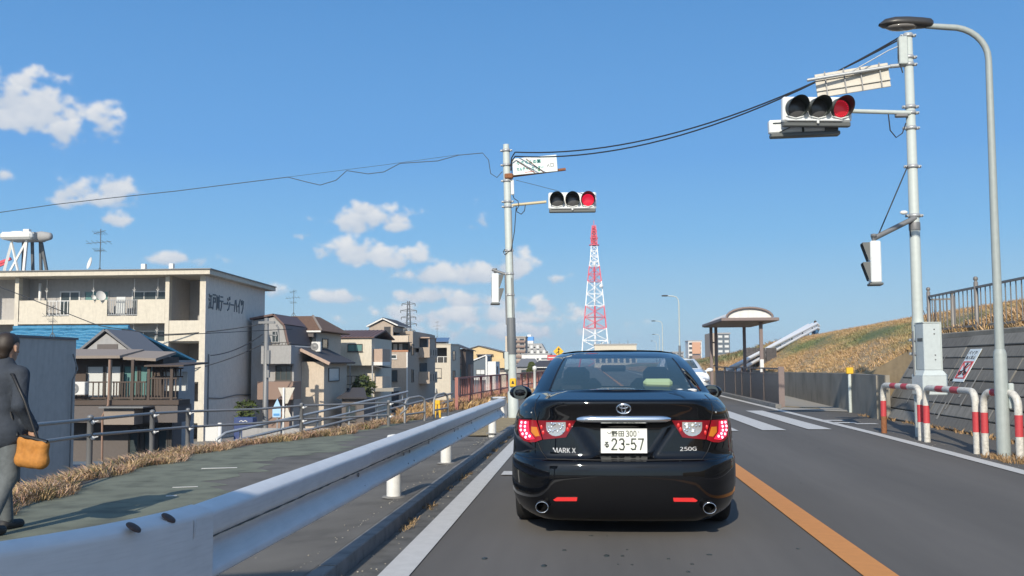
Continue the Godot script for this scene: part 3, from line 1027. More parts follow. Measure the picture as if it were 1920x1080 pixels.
	for i in 9:
		var a := PI * 0.5 * i / 8.0
		rows.append([Vector3(8.3 - 1.72 * cos(a), -0.05, -24.0 - 1.72 * sin(a)), Vector3(8.3 - 0.64 * cos(a), 1.79, -24.0 - 0.64 * sin(a)), Vector3(8.3, 1.86, -24.0)])
	b.grid(rows)
	obj("rounded_end", b, M.concrete, rw)
	# low upright wall beside the path
	var lw := thing("concrete_wall", "low stained concrete wall below the grassy levee slope", "wall", Vector3.ZERO)
	var wp := [[6.36, -23.4, 0.98], [6.63, -27.2, 0.98], [7.35, -40.5, 0.90], [8.2, -58.0, 0.8]]
	for i in 3:
		b = B.new()
		var a0 := Vector3(wp[i][0], 0, wp[i][1])
		var a1 := Vector3(wp[i + 1][0], 0, wp[i + 1][1])
		var o := Vector3(0.3, 0, 0)
		var h0 := Vector3(0, wp[i][2], 0)
		var h1 := Vector3(0, wp[i + 1][2], 0)
		b.quad(a0, a0 + h0, a1 + h1, a1)
		b.quad(a0 + h0, a0 + h0 + o, a1 + h1 + o, a1 + h1)
		b.quad(a0 + o, a1 + o, a1 + h1 + o, a0 + h0 + o)
		b.quad(a0, a0 + o, a0 + o + h0, a0 + h0)
		b.quad(a1, a1 + h1, a1 + h1 + o, a1 + o)
		obj("wall_section", b, M.concrete, lw)
	# railing on top of the retaining wall
	var rf := thing("railing", "dark upright-bar railing with knobbed posts on top of the retaining wall", "railing", Vector3(8.02, 0, 0))
	var pb := B.new()
	pb.lathe(Vector3.ZERO, Vector3.UP, [[0.045, 1.8], [0.045, 2.93], [0.03, 2.94], [0.03, 2.96], [0.048, 2.985], [0.048, 3.02], [0.03, 3.045], [0.0, 3.05]], 12)
	var pm := pb.done()
	var bb := B.new()
	bb.lathe(Vector3.ZERO, Vector3.UP, [[0.012, 2.0], [0.012, 2.82]], 6)
	var bm := bb.done()
	for i in 5:
		var z := -24.8 + i * 3.0
		obj("post", pm, M.fence_steel, rf, at(0, 0, z))
		if i == 4: break
		b = B.new()
		b.bar(Vector3(0, 2.82, z), Vector3(0, 2.82, z + 3.0), 0.05, 0.045)
		obj("top_rail", b, M.fence_steel, rf)
		b = B.new()
		b.bar(Vector3(0, 2.02, z), Vector3(0, 2.02, z + 3.0), 0.045, 0.045)
		obj("bottom_rail", b, M.fence_steel, rf)
		for k in 11:
			obj("baluster", bm, M.fence_steel, rf, at(0, 0, z + 0.25 * (k + 1)))
	obj("post", pm, M.fence_steel, rf, at(0.48, -0.1, -24.6))
	b = B.new()
	b.bar(Vector3(0, 2.75, -24.8), Vector3(0.48, 2.75, -24.6), 0.04, 0.04)
	obj("return_rail", b, M.fence_steel, rf)
	b = B.new()
	b.bar(Vector3(0, 2.02, -24.8), Vector3(0.48, 2.02, -24.6), 0.04, 0.04)
	obj("return_rail", b, M.fence_steel, rf)
	for k in 3:
		obj("baluster", bm, M.fence_steel, rf, at(0.12 * (k + 1), -0.05, -24.8 + 0.05 * (k + 1)))
	# warning sign on the slabs
	var u := Vector3(0, 0, 1)
	var sc := Vector3(6.62, 0, -20.35) + dirv * (ln * 0.66) + nrm * 0.055
	var sx := Transform3D(Basis(u, dirv, u.cross(dirv)), sc)
	var ws := thing("warning_sign", "white no-motorcycles sign with red frame on the sloping slab wall", "sign")
	ws.transform = sx.scaled_local(Vector3(1.5, 0.8, 1.0))
	b = B.new()
	b.cbox(Vector3(0, 0, 0.0), Vector3(0.40, 0.92, 0.012), 0.004)
	obj("board", b, M.sign_white, ws)
	b = B.new()
	b.box(Vector3(0, 0.09, 0.009), Vector3(0.34, 0.03, 0.006)); b.box(Vector3(0, -0.36, 0.009), Vector3(0.34, 0.03, 0.006))
	b.box(Vector3(-0.155, -0.135, 0.009), Vector3(0.03, 0.42, 0.006)); b.box(Vector3(0.155, -0.135, 0.009), Vector3(0.03, 0.42, 0.006))
	b.bar(Vector3(-0.14, 0.07, 0.010), Vector3(0.14, -0.34, 0.010), 0.03, 0.004, Vector3(0, 0, 1)); b.bar(Vector3(0.14, 0.07, 0.012), Vector3(-0.14, -0.34, 0.012), 0.03, 0.004, Vector3(0, 0, 1))
	obj("red_frame", b, M.red_ink, ws)
	b = B.new()
	for c in [-0.075, 0.075]: b.lathe(Vector3(c, -0.22, 0.006), Vector3(0, 0, 1), [[0.055, 0.0], [0.055, 0.012], [0.03, 0.012], [0.03, 0.0]], 12)
	b.bar(Vector3(-0.075, -0.2, 0.012), Vector3(0.03, -0.12, 0.012), 0.035, 0.006, Vector3(0, 0, 1))
	b.bar(Vector3(0.03, -0.12, 0.012), Vector3(0.075, -0.22, 0.012), 0.025, 0.006, Vector3(0, 0, 1))
	b.bar(Vector3(-0.02, -0.12, 0.012), Vector3(0.0, 0.0, 0.012), 0.05, 0.006, Vector3(0, 0, 1))
	b.lathe(Vector3(0.01, 0.03, 0.006), Vector3(0, 0, 1), [[0.03, 0.0], [0.03, 0.01], [0.0, 0.01]], 10)
	obj("motorcycle_mark", b, M.black_ink, ws)
	b = B.new()
	write(b, ["ba", "i", "ku"], Vector3(-0.16, 0.30, 0.009), 0.10, 0.095, 0.012, Vector3.RIGHT, Vector3.UP, 0.004)
	write(b, ["shin", "nyu", "kin", "shi"], Vector3(-0.175, 0.165, 0.009), 0.085, 0.10, 0.009, Vector3.RIGHT, Vector3.UP, 0.004)
	obj("lettering", b, M.grey_ink, ws)
	# yellow-topped marker post at the foot of the low wall
	var mp := thing("marker_post", "pale marker post with a yellow top at the foot of the low wall", "marker post", Vector3(6.55, 0, -26.5))
	b = B.new()
	b.lathe(Vector3.ZERO, Vector3.UP, [[0.042, 0], [0.042, 1.0], [0.0, 1.0]], 12)
	obj("post", b, M.pole, mp)
	b = B.new()
	b.cbox(Vector3(0, 1.06, 0), Vector3(0.17, 0.16, 0.12), 0.01)
	obj("head", b, M.yellow, mp)
	# brown panel fence between road and path
	var mf := thing("panel_fence", "brown fence of solid dark panels between the road and the ramp path", "fence", Vector3.ZERO)
	var fz := [-29.15, -32.0, -34.6, -36.6, -38.2, -41.3, -44.2]
	for i in fz.size():
		var z: float = fz[i]
		b = B.new()
		b.box(Vector3(5.32, 0.56, z), Vector3(0.07, 1.12 if i else 1.2, 0.07) if i else Vector3(0.16, 1.2, 0.09))
		obj("post", b, M.brown_fence if i else M.taupe, mf)
		if i == fz.size() - 1: break
		var z2: float = fz[i + 1]
		b = B.new()
		b.box(Vector3(5.32, 0.51, (z + z2) * 0.5), Vector3(0.02, 0.84, absf(z2 - z) - 0.08))
		obj("panel", b, M.brown_panel, mf)
		for y in [0.10, 0.93, 1.10]:
			b = B.new()
			b.bar(Vector3(5.32, y, z), Vector3(5.32, y, z2), 0.05, 0.045)
			obj("rail", b, M.brown_fence, mf)
	var dark := B.new()
	# roofed shelter
	var sh := thing("shelter", "roofed path shelter with taupe posts and a white arched roof light", "shelter", Vector3(6.2, 0, -44.0))
	b = B.new()
	b.cbox(Vector3(0.05, 2.98, 0), Vector3(2.25, 0.13, 7.0), 0.02)
	obj("roof", b, M.taupe, sh)
	b = B.new()
	b.box(Vector3(0.05, 2.905, 0), Vector3(2.1, 0.02, 6.8))
	obj("ceiling", b, M.eave, sh)
	b = B.new()
	var arch := PackedVector2Array()
	for i in 13:
		var a := PI * i / 12.0
		arch.append(Vector2(cos(a) * 0.86, sin(a) * 0.36))
	b.prism(arch, 6.2, at(0.05, 3.047, 0), -2.9)
	obj("arched_roof_light", b, M.white_wall, sh)
	b = B.new()
	var ring := []
	for i in 13:
		var a := PI * i / 12.0
		ring.append(Vector3(0.05 + cos(a) * 0.9, 3.06 + sin(a) * 0.38, 3.36))
	b.tube(ring, 0.05, 6)
	obj("arch_trim", b, M.taupe, sh)
	for q in [[-0.72, -3.1], [-0.5, -3.1], [0.75, -2.9], [0.55, 2.9], [-0.5, -1.2]]:
		if q[1] == -1.2: continue
		b = B.new()
		b.box(Vector3(q[0], 1.46, q[1]), Vector3(0.13, 2.92, 0.13))
		obj("post", b, M.taupe, sh)
	for y in [0.15, 1.15, 2.2]:
		b = B.new()
		b.box(Vector3(-0.61, y, -3.1), Vector3(0.3, 0.06, 0.06))
		obj("crossbar", b, M.brown_fence, sh)
	b = B.new()
	b.box(Vector3(0.55, 1.15, 2.93), Vector3(0.14, 0.5, 0.16))
	obj("white_band", b, M.white_wall, sh)
	# stair rails up the levee
	var sr := thing("stair_handrail", "broad white handrails climbing the levee stairs behind the shelter", "handrail", Vector3.ZERO)
	for s in 3:
		for lv in 2:
			b = B.new()
			b.tube([Vector3(5.95 + s * 0.22, 0.92 - lv * 0.3, -46.0 - s * 1.0), Vector3(15.0, 3.85 - lv * 0.28, -69.0 - s * 1.3), Vector3(15.25, 3.72 - lv * 0.2, -69.5 - s * 1.3)], 0.10, 8)
			obj("rail", b, M.bright_white, sr)
		for i in 7:
			b = B.new()
			var t := (i + 0.5) / 7.0
			var p := Vector3(5.95 + s * 0.22, 0.92, -46.0 - s).lerp(Vector3(15.0, 3.85, -69.0 - s * 1.3), t)
			b.tube([p + Vector3(0, -1.2, 0), p], 0.04, 6)
			obj("post", b, M.fence_steel, sr)
	var st := thing("stairs", "pale concrete stairs up the levee between the white handrails", "stairs", Vector3.ZERO)
	for i in 20:
		var t := i / 20.0
		b = B.new()
		var x := lerpf(7.2, 15.2, t)
		var z := lerpf(-49.8, -69.5, t)
		b.box(Vector3(x + 0.2, levee_at(x, z) - 0.1, z), Vector3(0.42, 0.42, 2.2), Basis(Vector3.UP, 0.3))
		obj("step", b, M.pale_concrete, st)
	var dw := thing("levee_wall", "dark panelled wall at the foot of the levee behind the shelter", "wall", Vector3.ZERO)
	for i in 3:
		b = B.new()
		b.box(Vector3(8.1 + i * 0.55, 1.55, -53.0), Vector3(0.52, 0.95, 0.12))
		obj("panel", b, M.brown_panel, dw)

# ---------------------------------------------------------------- lettering: strokes of each character in a unit box
const BOXG := [[0.08, 0.92], [0.92, 0.92], [0.92, 0.08], [0.08, 0.08], [0.08, 0.92]]
var GLYPH := {
	"e": [[[0.1, 0.92], [0.28, 0.8]], [[0.05, 0.65], [0.22, 0.55]], [[0.05, 0.08], [0.28, 0.4]], [[0.4, 0.85], [0.95, 0.85]], [[0.67, 0.85], [0.67, 0.12]], [[0.35, 0.12], [1.0, 0.12]]],
	"do": [[[0.15, 0.95], [0.9, 0.95]], [[0.2, 0.75], [0.85, 0.75], [0.85, 0.5], [0.2, 0.5]], [[0.2, 0.75], [0.2, 0.4], [0.08, 0.05]]],
	"gawa": [[[0.15, 0.92], [0.15, 0.35], [0.05, 0.05]], [[0.5, 0.85], [0.5, 0.15]], [[0.88, 0.95], [0.88, 0.05]]],
	"te": [[[0.2, 0.9], [0.8, 0.9]], [[0.05, 0.62], [0.95, 0.62]], [[0.52, 0.62], [0.45, 0.25], [0.2, 0.03]]],
	"bou": [[[0.05, 0.5], [0.95, 0.5]]],
	"ji": [[[0.1, 0.85], [0.3, 0.75]], [[0.05, 0.6], [0.25, 0.5]], [[0.1, 0.1], [0.5, 0.2], [0.85, 0.6]], [[0.65, 0.95], [0.72, 0.82]], [[0.82, 0.98], [0.9, 0.85]]],
	"ha": [[[0.35, 0.8], [0.05, 0.1]], [[0.6, 0.85], [0.95, 0.1]]],
	"i": [[[0.9, 0.92], [0.5, 0.6], [0.1, 0.45]], [[0.55, 0.63], [0.55, 0.03]]],
	"tsu": [[[0.1, 0.85], [0.2, 0.6]], [[0.42, 0.9], [0.5, 0.65]], [[0.9, 0.85], [0.75, 0.4], [0.35, 0.05]]],
	"no_k": [[[0.05, 0.95], [0.45, 0.95], [0.45, 0.55], [0.05, 0.55], [0.05, 0.95]], [[0.05, 0.75], [0.45, 0.75]], [[0.25, 0.95], [0.25, 0.08]], [[0.08, 0.33], [0.42, 0.33]], [[0.0, 0.06], [0.5, 0.1]], [[0.58, 0.92], [0.92, 0.92], [0.72, 0.72]], [[0.62, 0.78], [0.8, 0.68]], [[0.55, 0.58], [1.0, 0.58], [0.9, 0.45]], [[0.78, 0.58], [0.78, 0.05], [0.66, 0.1]]],
	"da": [BOXG, [[0.08, 0.5], [0.92, 0.5]], [[0.5, 0.92], [0.5, 0.08]]],
	"ru": [[[0.25, 0.9], [0.75, 0.9], [0.15, 0.4], [0.5, 0.6], [0.85, 0.45], [0.85, 0.2], [0.6, 0.03], [0.4, 0.1], [0.42, 0.25], [0.6, 0.22]]],
	"2": [[[0.08, 0.82], [0.3, 1.0], [0.7, 1.0], [0.92, 0.82], [0.85, 0.6], [0.05, 0.0], [0.95, 0.0]]],
	"3": [[[0.08, 0.9], [0.35, 1.0], [0.7, 1.0], [0.9, 0.8], [0.8, 0.58], [0.5, 0.54], [0.8, 0.48], [0.95, 0.25], [0.75, 0.0], [0.3, 0.0], [0.05, 0.1]]],
	"5": [[[0.9, 1.0], [0.2, 1.0], [0.12, 0.55], [0.6, 0.62], [0.92, 0.35], [0.75, 0.03], [0.3, 0.0], [0.05, 0.1]]],
	"7": [[[0.05, 1.0], [0.95, 1.0], [0.4, 0.0]]],
	"0": [[[0.5, 1.0], [0.15, 0.85], [0.08, 0.5], [0.15, 0.15], [0.5, 0.0], [0.85, 0.15], [0.92, 0.5], [0.85, 0.85], [0.5, 1.0]]],
	"-": [[[0.1, 0.5], [0.9, 0.5]]],
	"sho": [[[0.5, 0.95], [0.5, 0.05], [0.38, 0.12]], [[0.25, 0.65], [0.08, 0.3]], [[0.75, 0.68], [0.95, 0.3]]],
	"sa": [[[0.15, 0.7], [0.85, 0.78]], [[0.45, 0.95], [0.72, 0.45]], [[0.2, 0.4], [0.25, 0.12], [0.75, 0.08]]],
	"ku_h": [[[0.75, 0.95], [0.2, 0.52], [0.78, 0.05]]],
	"ra": [[[0.35, 0.92], [0.65, 0.82]], [[0.25, 0.7], [0.2, 0.35], [0.6, 0.5], [0.85, 0.3], [0.6, 0.05], [0.3, 0.05]]],
	"no": [[[0.52, 0.8], [0.4, 0.25], [0.2, 0.15], [0.08, 0.45], [0.25, 0.78], [0.6, 0.85], [0.92, 0.6], [0.85, 0.25], [0.55, 0.08]]],
	"en": [BOXG, [[0.25, 0.78], [0.75, 0.78]], [[0.5, 0.88], [0.5, 0.65]], [[0.18, 0.65], [0.82, 0.65]], [[0.3, 0.52], [0.7, 0.52], [0.7, 0.38], [0.3, 0.38], [0.3, 0.52]], [[0.5, 0.38], [0.5, 0.15]], [[0.5, 0.32], [0.25, 0.14]], [[0.5, 0.3], [0.8, 0.12]]],
	"ka": [[[0.1, 0.7], [0.88, 0.7], [0.8, 0.15], [0.65, 0.08]], [[0.48, 0.95], [0.42, 0.5], [0.1, 0.05]]],
	"ru_k": [[[0.3, 0.85], [0.28, 0.4], [0.05, 0.08]], [[0.58, 0.9], [0.58, 0.1], [0.95, 0.4]]],
	"chi": [[[0.75, 0.95], [0.2, 0.82]], [[0.05, 0.55], [0.95, 0.55]], [[0.52, 0.88], [0.5, 0.4], [0.25, 0.05]]],
	"ya": [[[0.2, 0.5], [0.8, 0.6], [0.65, 0.38]], [[0.35, 0.7], [0.55, 0.05]]],
	"se": [[[0.05, 0.6], [0.92, 0.72], [0.7, 0.45]], [[0.35, 0.92], [0.35, 0.15], [0.5, 0.08], [0.9, 0.1]]],
	"n": [[[0.1, 0.82], [0.35, 0.68]], [[0.1, 0.1], [0.5, 0.22], [0.9, 0.7]]],
	"ta": [[[0.4, 0.95], [0.1, 0.45]], [[0.3, 0.75], [0.85, 0.75], [0.6, 0.3], [0.2, 0.03]], [[0.3, 0.52], [0.65, 0.38]]],
	"nyu": [[[0.45, 0.92], [0.5, 0.7], [0.05, 0.05]], [[0.5, 0.65], [0.95, 0.05]]],
	"kuchi": [BOXG],
	"ba": [[[0.3, 0.75], [0.05, 0.1]], [[0.5, 0.78], [0.9, 0.1]], [[0.7, 0.95], [0.78, 0.82]], [[0.88, 0.98], [0.96, 0.86]]],
	"ku": [[[0.4, 0.95], [0.1, 0.5]], [[0.35, 0.78], [0.88, 0.78], [0.65, 0.3], [0.2, 0.03]]],
	"shin": [[[0.1, 0.9], [0.22, 0.78]], [[0.08, 0.55], [0.25, 0.55], [0.2, 0.2]], [[0.05, 0.12], [0.3, 0.15], [0.98, 0.05]], [[0.5, 0.95], [0.35, 0.6]], [[0.45, 0.75], [0.45, 0.27]], [[0.45, 0.72], [0.95, 0.72]], [[0.45, 0.57], [0.9, 0.57]], [[0.45, 0.42], [0.9, 0.42]], [[0.45, 0.27], [0.95, 0.27]], [[0.7, 0.72], [0.7, 0.27]]],
	"kin": [[[0.05, 0.85], [0.45, 0.85]], [[0.25, 0.98], [0.25, 0.55]], [[0.55, 0.85], [0.95, 0.85]], [[0.75, 0.98], [0.75, 0.55]], [[0.25, 0.82], [0.05, 0.62]], [[0.75, 0.82], [0.55, 0.62]], [[0.2, 0.45], [0.8, 0.45]], [[0.05, 0.32], [0.95, 0.32]], [[0.5, 0.32], [0.5, 0.03]], [[0.28, 0.22], [0.15, 0.08]], [[0.72, 0.22], [0.88, 0.08]]],
	"shi": [[[0.5, 0.95], [0.5, 0.08]], [[0.5, 0.55], [0.85, 0.55]], [[0.2, 0.6], [0.2, 0.08]], [[0.02, 0.08], [0.98, 0.08]]],
}

func write(b: B, keys: Array, o: Vector3, adv: float, h: float, w: float, right: Vector3, up: Vector3, d: float) -> void:
	var nz := right.cross(up).normalized()
	for i in keys.size():
		if keys[i] == "": continue
		var gw := adv * 0.84 * (0.6 if keys[i] in ["2", "3", "5", "7", "0", "-"] and adv > h else 1.0)
		b.strokes(GLYPH[keys[i]], Transform3D(Basis(right * gw, up * h, nz), o + right * adv * i), w, d)

func clamp_band(parent: Node, y: float, r: float, lug := 1.0, dx := 0.0) -> void:
	var b := B.new()
	b.lathe(Vector3(dx, y - 0.03, 0), Vector3.UP, [[r, 0.0], [r + 0.008, 0.0], [r + 0.008, 0.06], [r, 0.06]], 16)
	for s in [-1, 1]:
		b.cbox(Vector3(dx + s * (r + 0.03) * lug, y, 0.0), Vector3(0.05, 0.045, 0.05), 0.008)
		b.tube([Vector3(dx + s * (r + 0.035) * lug, y, -0.05), Vector3(dx + s * (r + 0.035) * lug, y, 0.06)], 0.011, 6)
	obj("clamp", b, M.galv, parent)

# a horizontal three-lamp head facing +z, centre at the origin
func signal_head(called: String, label: String, lamp: Material, pos: Vector3, turn: float, tilt: float) -> Node3D:
	var t := thing(called, label, "traffic light", pos)
	t.rotation = Vector3(tilt, turn, 0)
	var W := 1.13
	var b := B.new()
	b.cbox(Vector3(0, 0, -0.02), Vector3(W, 0.40, 0.13), 0.03)
	obj("housing", b, M.signal_white, t)
	for i in 3:
		var x := (i - 1) * 0.365
		b = B.new()
		b.lathe(Vector3(x, 0.01, 0.046), Vector3(0, 0, 1), [[0.166, 0.0], [0.166, 0.02], [0.146, 0.022], [0.142, 0.008]], 28)
		obj("rim", b, M.hood, t)
		b = B.new()
		b.lathe(Vector3(x, 0.01, 0.05), Vector3(0, 0, 1), [[0.143, 0.006], [0.12, 0.016], [0.06, 0.026], [0.0, 0.029]], 28)
		var lens := obj("lens", b, lamp if i == 2 else M.dark_lens, t)
		if i == 2:
			b = B.new()
			for ring in [0.118, 0.085, 0.05, 0.018]:
				var cnt := maxi(1, int(TAU * ring / 0.034))
				for k in cnt:
					var a := TAU * k / cnt
					b.ball(Vector3(x + cos(a) * ring, 0.01 + sin(a) * ring, 0.074 - ring * 0.09), Vector3(0.009, 0.009, 0.005), 6)
			obj("light_dots", b, M.led_glow, lens)
		# hood: a tube open below, longer on top
		b = B.new()
		for side in 2:
			var rows := []
			for k in 21:
				var a := -PI * 0.22 + PI * 1.44 * k / 20.0
				var c := (1.0 + sin(a)) * 0.5
				var r := 0.164 - 0.006 * side
				var d := 0.05 + 0.25 * pow(c, 1.1)
				rows.append([Vector3(x + cos(a) * r, 0.01 + sin(a) * r, 0.06), Vector3(x + cos(a) * (r + 0.004), 0.005 + sin(a) * (r + 0.004), 0.06 + d)])
			b.grid(rows, side + 1)
		obj("hood", b, M.hood, t)
		b = B.new()
		b.tube([Vector3(x - 0.15, -0.11, 0.05), Vector3(x, -0.155, 0.075), Vector3(x + 0.15, -0.11, 0.05)], 0.012, 6)
		obj("lower_lip", b, M.signal_white, t)
	b = B.new()
	b.cbox(Vector3(0, -0.235, -0.03), Vector3(W * 0.97, 0.08, 0.12), 0.015)
	obj("hood_shade_bar", b, M.hood_grey, t)  # dark grey bar added to stand for the hood shadows
	b = B.new()
	b.cbox(Vector3(-0.05, -0.175, 0.052), Vector3(W * 0.8, 0.035, 0.03), 0.01)
	b.cbox(Vector3(0.0, -0.20, 0.06), Vector3(0.04, 0.07, 0.03), 0.01)
	obj("latch_strip", b, M.signal_white, t)
	return t

# an upright two-lamp pedestrian head facing +x, hung from its top
func pedestrian_head(label: String, pos: Vector3, turn: float) -> Node3D:
	var t := thing("pedestrian_signal", label, "traffic light", pos, turn, "pedestrian signals")
	var b := B.new()
	b.cbox(Vector3(0, -0.38, 0), Vector3(0.17, 0.70, 0.34), 0.02)
	obj("housing", b, M.signal_white, t)
	b = B.new()
	b.box(Vector3(-0.088, -0.36, 0.02), Vector3(0.006, 0.5, 0.05))
	obj("back_rib", b, M.hood_grey, t)
	for i in 2:
		var y := -0.20 - i * 0.33
		b = B.new()
		b.box(Vector3(0.09, y, 0), Vector3(0.012, 0.25, 0.25))
		obj("lens", b, M.dark_lens, t)
		b = B.new()
		for s in [-1, 1]:
			b.prism(PackedVector2Array([Vector2(0.08, y - 0.15), Vector2(0.11, y - 0.15), Vector2(0.20, y + 0.12), Vector2(0.20, y + 0.145), Vector2(0.08, y + 0.145)]), 0.008, at(0, 0, s * 0.145 - 0.004))
		b.box(Vector3(0.14, y + 0.145, 0), Vector3(0.12, 0.008, 0.29))
		obj("hood", b, M.hood_grey, t)
	b = B.new()
	b.cbox(Vector3(0.0, -0.745, 0), Vector3(0.22, 0.04, 0.32), 0.01)
	obj("base", b, M.hood_grey, t)
	b = B.new()
	b.lathe(Vector3(0, -0.04, 0), Vector3.UP, [[0.035, 0], [0.035, 0.09], [0.05, 0.09], [0.05, 0.14], [0.0, 0.15]], 10)
	obj("neck", b, M.galv_dark, t)
	return t

func cable(label: String, pts: Array, r: float, m: Material, group := "") -> void:
	var b := B.new()
	b.tube(pts, r, 6)
	var o := obj("overhead_cable", b, m)
	tag(o, label, "cable", group)

func build_signals() -> void:
	# left pole, leaning a little
	var t := thing("signal_pole", "slim white signal pole left of the road with banded lower half", "pole", Vector3(-1.83, 0, -23.77))
	t.rotation.z = 0.0225
	var b := B.new()
	b.lathe(Vector3.ZERO, Vector3.UP, [[0.105, 0.0], [0.10, 0.7], [0.082, 6.4], [0.07, 6.42]], 18)
	b.lathe(Vector3.ZERO, Vector3.UP, [[0.07, 6.42], [0.07, 6.5], [0.0, 6.51]], 18)
	obj("shaft", b, M.pole, t)
	b = B.new()
	b.lathe(Vector3.ZERO, Vector3.UP, [[0.125, 0.0], [0.125, 0.62], [0.108, 0.64]], 18)
	obj("base_sleeve", b, M.pole, t)
	for y in [6.35, 6.0, 5.62, 5.12, 5.0, 3.95, 3.4, 2.9]:
		clamp_band(t, y, 0.09, 1.0 if y > 4.9 else 0.7)
	b = B.new()
	b.lathe(Vector3(0, 1.5, 0), Vector3.UP, [[0.106, 0], [0.106, 0.85], [0.1, 0.86]], 18)
	obj("anti_poster_sheet", b, M.grey_ink, t)
	b = B.new()
	b.tube([Vector3(-0.09, 2.2, 0.03), Vector3(-0.09, 3.4, 0.03)], 0.03, 8)
	b.tube([Vector3(0.05, 1.9, 0.085), Vector3(0.05, 3.3, 0.085)], 0.012, 6)
	b.tube([Vector3(0.085, 2.2, 0.05), Vector3(0.085, 4.9, 0.05)], 0.012, 6)
	obj("conduit", b, M.galv_dark, t)
	b = B.new()
	b.cbox(Vector3(-0.12, 1.35, 0.06), Vector3(0.10, 0.42, 0.10), 0.015)
	obj("junction_box", b, M.pole, t)
	b = B.new()
	b.cbox(Vector3(0.13, 5.45, 0.04), Vector3(0.075, 0.36, 0.07), 0.015)
	obj("junction_box", b, M.signal_white, t)
	b = B.new()
	b.cbox(Vector3(0.05, 5.72, 0.05), Vector3(0.2, 0.12, 0.14), 0.02)
	obj("rusty_bracket", b, M.rust, t)
	b = B.new()
	b.tube([Vector3(0.1, 5.03, 0), Vector3(0.92, 5.08, 0)], 0.034, 10)
	obj("signal_arm", b, M.cream_pipe, t)
	b = B.new()
	b.tube([Vector3(0.0, 5.74, -0.10), Vector3(1.4, 5.86, -0.10)], 0.035, 8)
	obj("sign_arm", b, M.rust, t)
	b = B.new()
	b.tube([Vector3(0.0, 3.36, 0.0), Vector3(-0.42, 3.52, -0.1)], 0.032, 8)
	obj("pedestrian_arm", b, M.galv_dark, t)
	b = B.new()
	for line in [[Vector3(0.11, 6.1, 0.05), Vector3(0.13, 5.9, 0.07), Vector3(0.12, 5.6, 0.08)], [Vector3(0.13, 5.28, 0.05), Vector3(0.16, 5.18, 0.05), Vector3(0.25, 5.12, 0.05), Vector3(0.27, 5.0, 0.05), Vector3(0.2, 4.9, 0.05)],
		[Vector3(0.2, 5.0, 0.03), Vector3(0.22, 4.86, 0.05), Vector3(0.32, 4.80, 0.05), Vector3(0.40, 4.88, 0.05), Vector3(0.42, 5.02, 0.03)], [Vector3(0.2, 4.95, 0.05), Vector3(0.15, 4.4, 0.07), Vector3(0.06, 3.95, 0.09), Vector3(-0.1, 3.85, 0.08), Vector3(-0.13, 3.92, 0.06), Vector3(-0.09, 3.98, 0.06)]]:
		b.tube(line, 0.011, 6)
	obj("wiring", b, M.cable, t)
	var yb := thing("push_button", "yellow pedestrian push-button box on the left signal pole", "push button", Vector3(-1.83, 0.84, -23.64))
	b = B.new()
	b.cbox(Vector3(0, 0, 0), Vector3(0.15, 0.20, 0.09), 0.02)
	obj("case", b, M.yellow, yb)
	b = B.new()
	b.prism(PackedVector2Array([Vector2(-0.035, -0.03), Vector2(0.035, -0.03), Vector2(0.012, 0.045), Vector2(-0.012, 0.045)]), 0.006, at(0, 0, 0.045))
	obj("button", b, M.black_ink, yb)
	# street-name style sign on the left pole
	var s := thing("name_sign", "white place-name sign with teal lettering near the top of the left pole", "sign", Vector3(-1.29, 5.98, -23.74))
	s.rotation.z = 0.075
	b = B.new()
	b.cbox(Vector3.ZERO, Vector3(1.06, 0.40, 0.03), 0.008)
	obj("board", b, M.sign_white, s)
	b = B.new()
	write(b, ["sho", "sa", "ku_h", "ra", "no", "en"], Vector3(-0.43, 0.04, 0.018), 0.098, 0.085, 0.016, Vector3.RIGHT, Vector3.UP, 0.004)
	write(b, ["ka", "ru_k", "chi", "ya", "bou", "se", "n", "ta", "bou"], Vector3(-0.44, -0.11, 0.018), 0.073, 0.085, 0.013, Vector3.RIGHT, Vector3.UP, 0.004)
	obj("lettering", b, M.teal_ink, s)
	b = B.new()
	write(b, ["nyu", "kuchi"], Vector3(0.28, -0.08, 0.018), 0.09, 0.085, 0.011, Vector3.RIGHT, Vector3.UP, 0.004)
	obj("lettering", b, M.grey_ink, s)
	b = B.new()
	b.lathe(Vector3(0.09, -0.125, 0.015), Vector3(0, 0, 1), [[0.035, 0.0], [0.035, 0.006], [0.014, 0.006], [0.014, 0.0]], 14)
	obj("emblem", b, M.green_ink, s)
	b = B.new()
	b.bar(Vector3(-0.25, -0.155, 0.018), Vector3(-0.03, -0.15, 0.018), 0.012, 0.004, Vector3(0, 0, 1))
	obj("red_underline", b, M.red_ink, s)
	b = B.new()
	b.tube([Vector3(-0.42, 0.13, 0.03), Vector3(-0.37, 0.10, 0.035), Vector3(0.0, -0.2, 0.03)], 0.007, 6)
	b.tube([Vector3(-0.2, 0.17, 0.03), Vector3(0.2, -0.2, 0.03)], 0.007, 6)
	obj("crossing_wire", b, M.rust, s)
	signal_head("traffic_signal", "three-lamp traffic signal showing red on the left pole's arm", M.signal_red_lamp, Vector3(-0.41, 5.10, -23.7), 0.04, 0.0)
	pedestrian_head("white pedestrian signal hanging from the left pole, hoods to the right", Vector3(-2.26, 3.44, -23.88), 0.12)
	# right pole
	t = thing("signal_pole", "thick pale grey signal pole right of the road with a cabinet", "pole", Vector3(5.62, -0.10, -17.97))
	t.scale = Vector3.ONE * 1.08
	b = B.new()
	b.lathe(Vector3.ZERO, Vector3.UP, [[0.098, 0.0], [0.096, 1.9], [0.090, 1.93], [0.086, 2.0], [0.068, 6.62], [0.0, 6.63]], 24)
	obj("shaft", b, M.pole, t)
	for y in [6.58, 6.22, 6.1, 5.40, 5.30, 5.05, 4.42, 3.62, 1.62, 1.4]:
		clamp_band(t, y, 0.072 + (6.6 - y) * 0.0042)
	b = B.new()
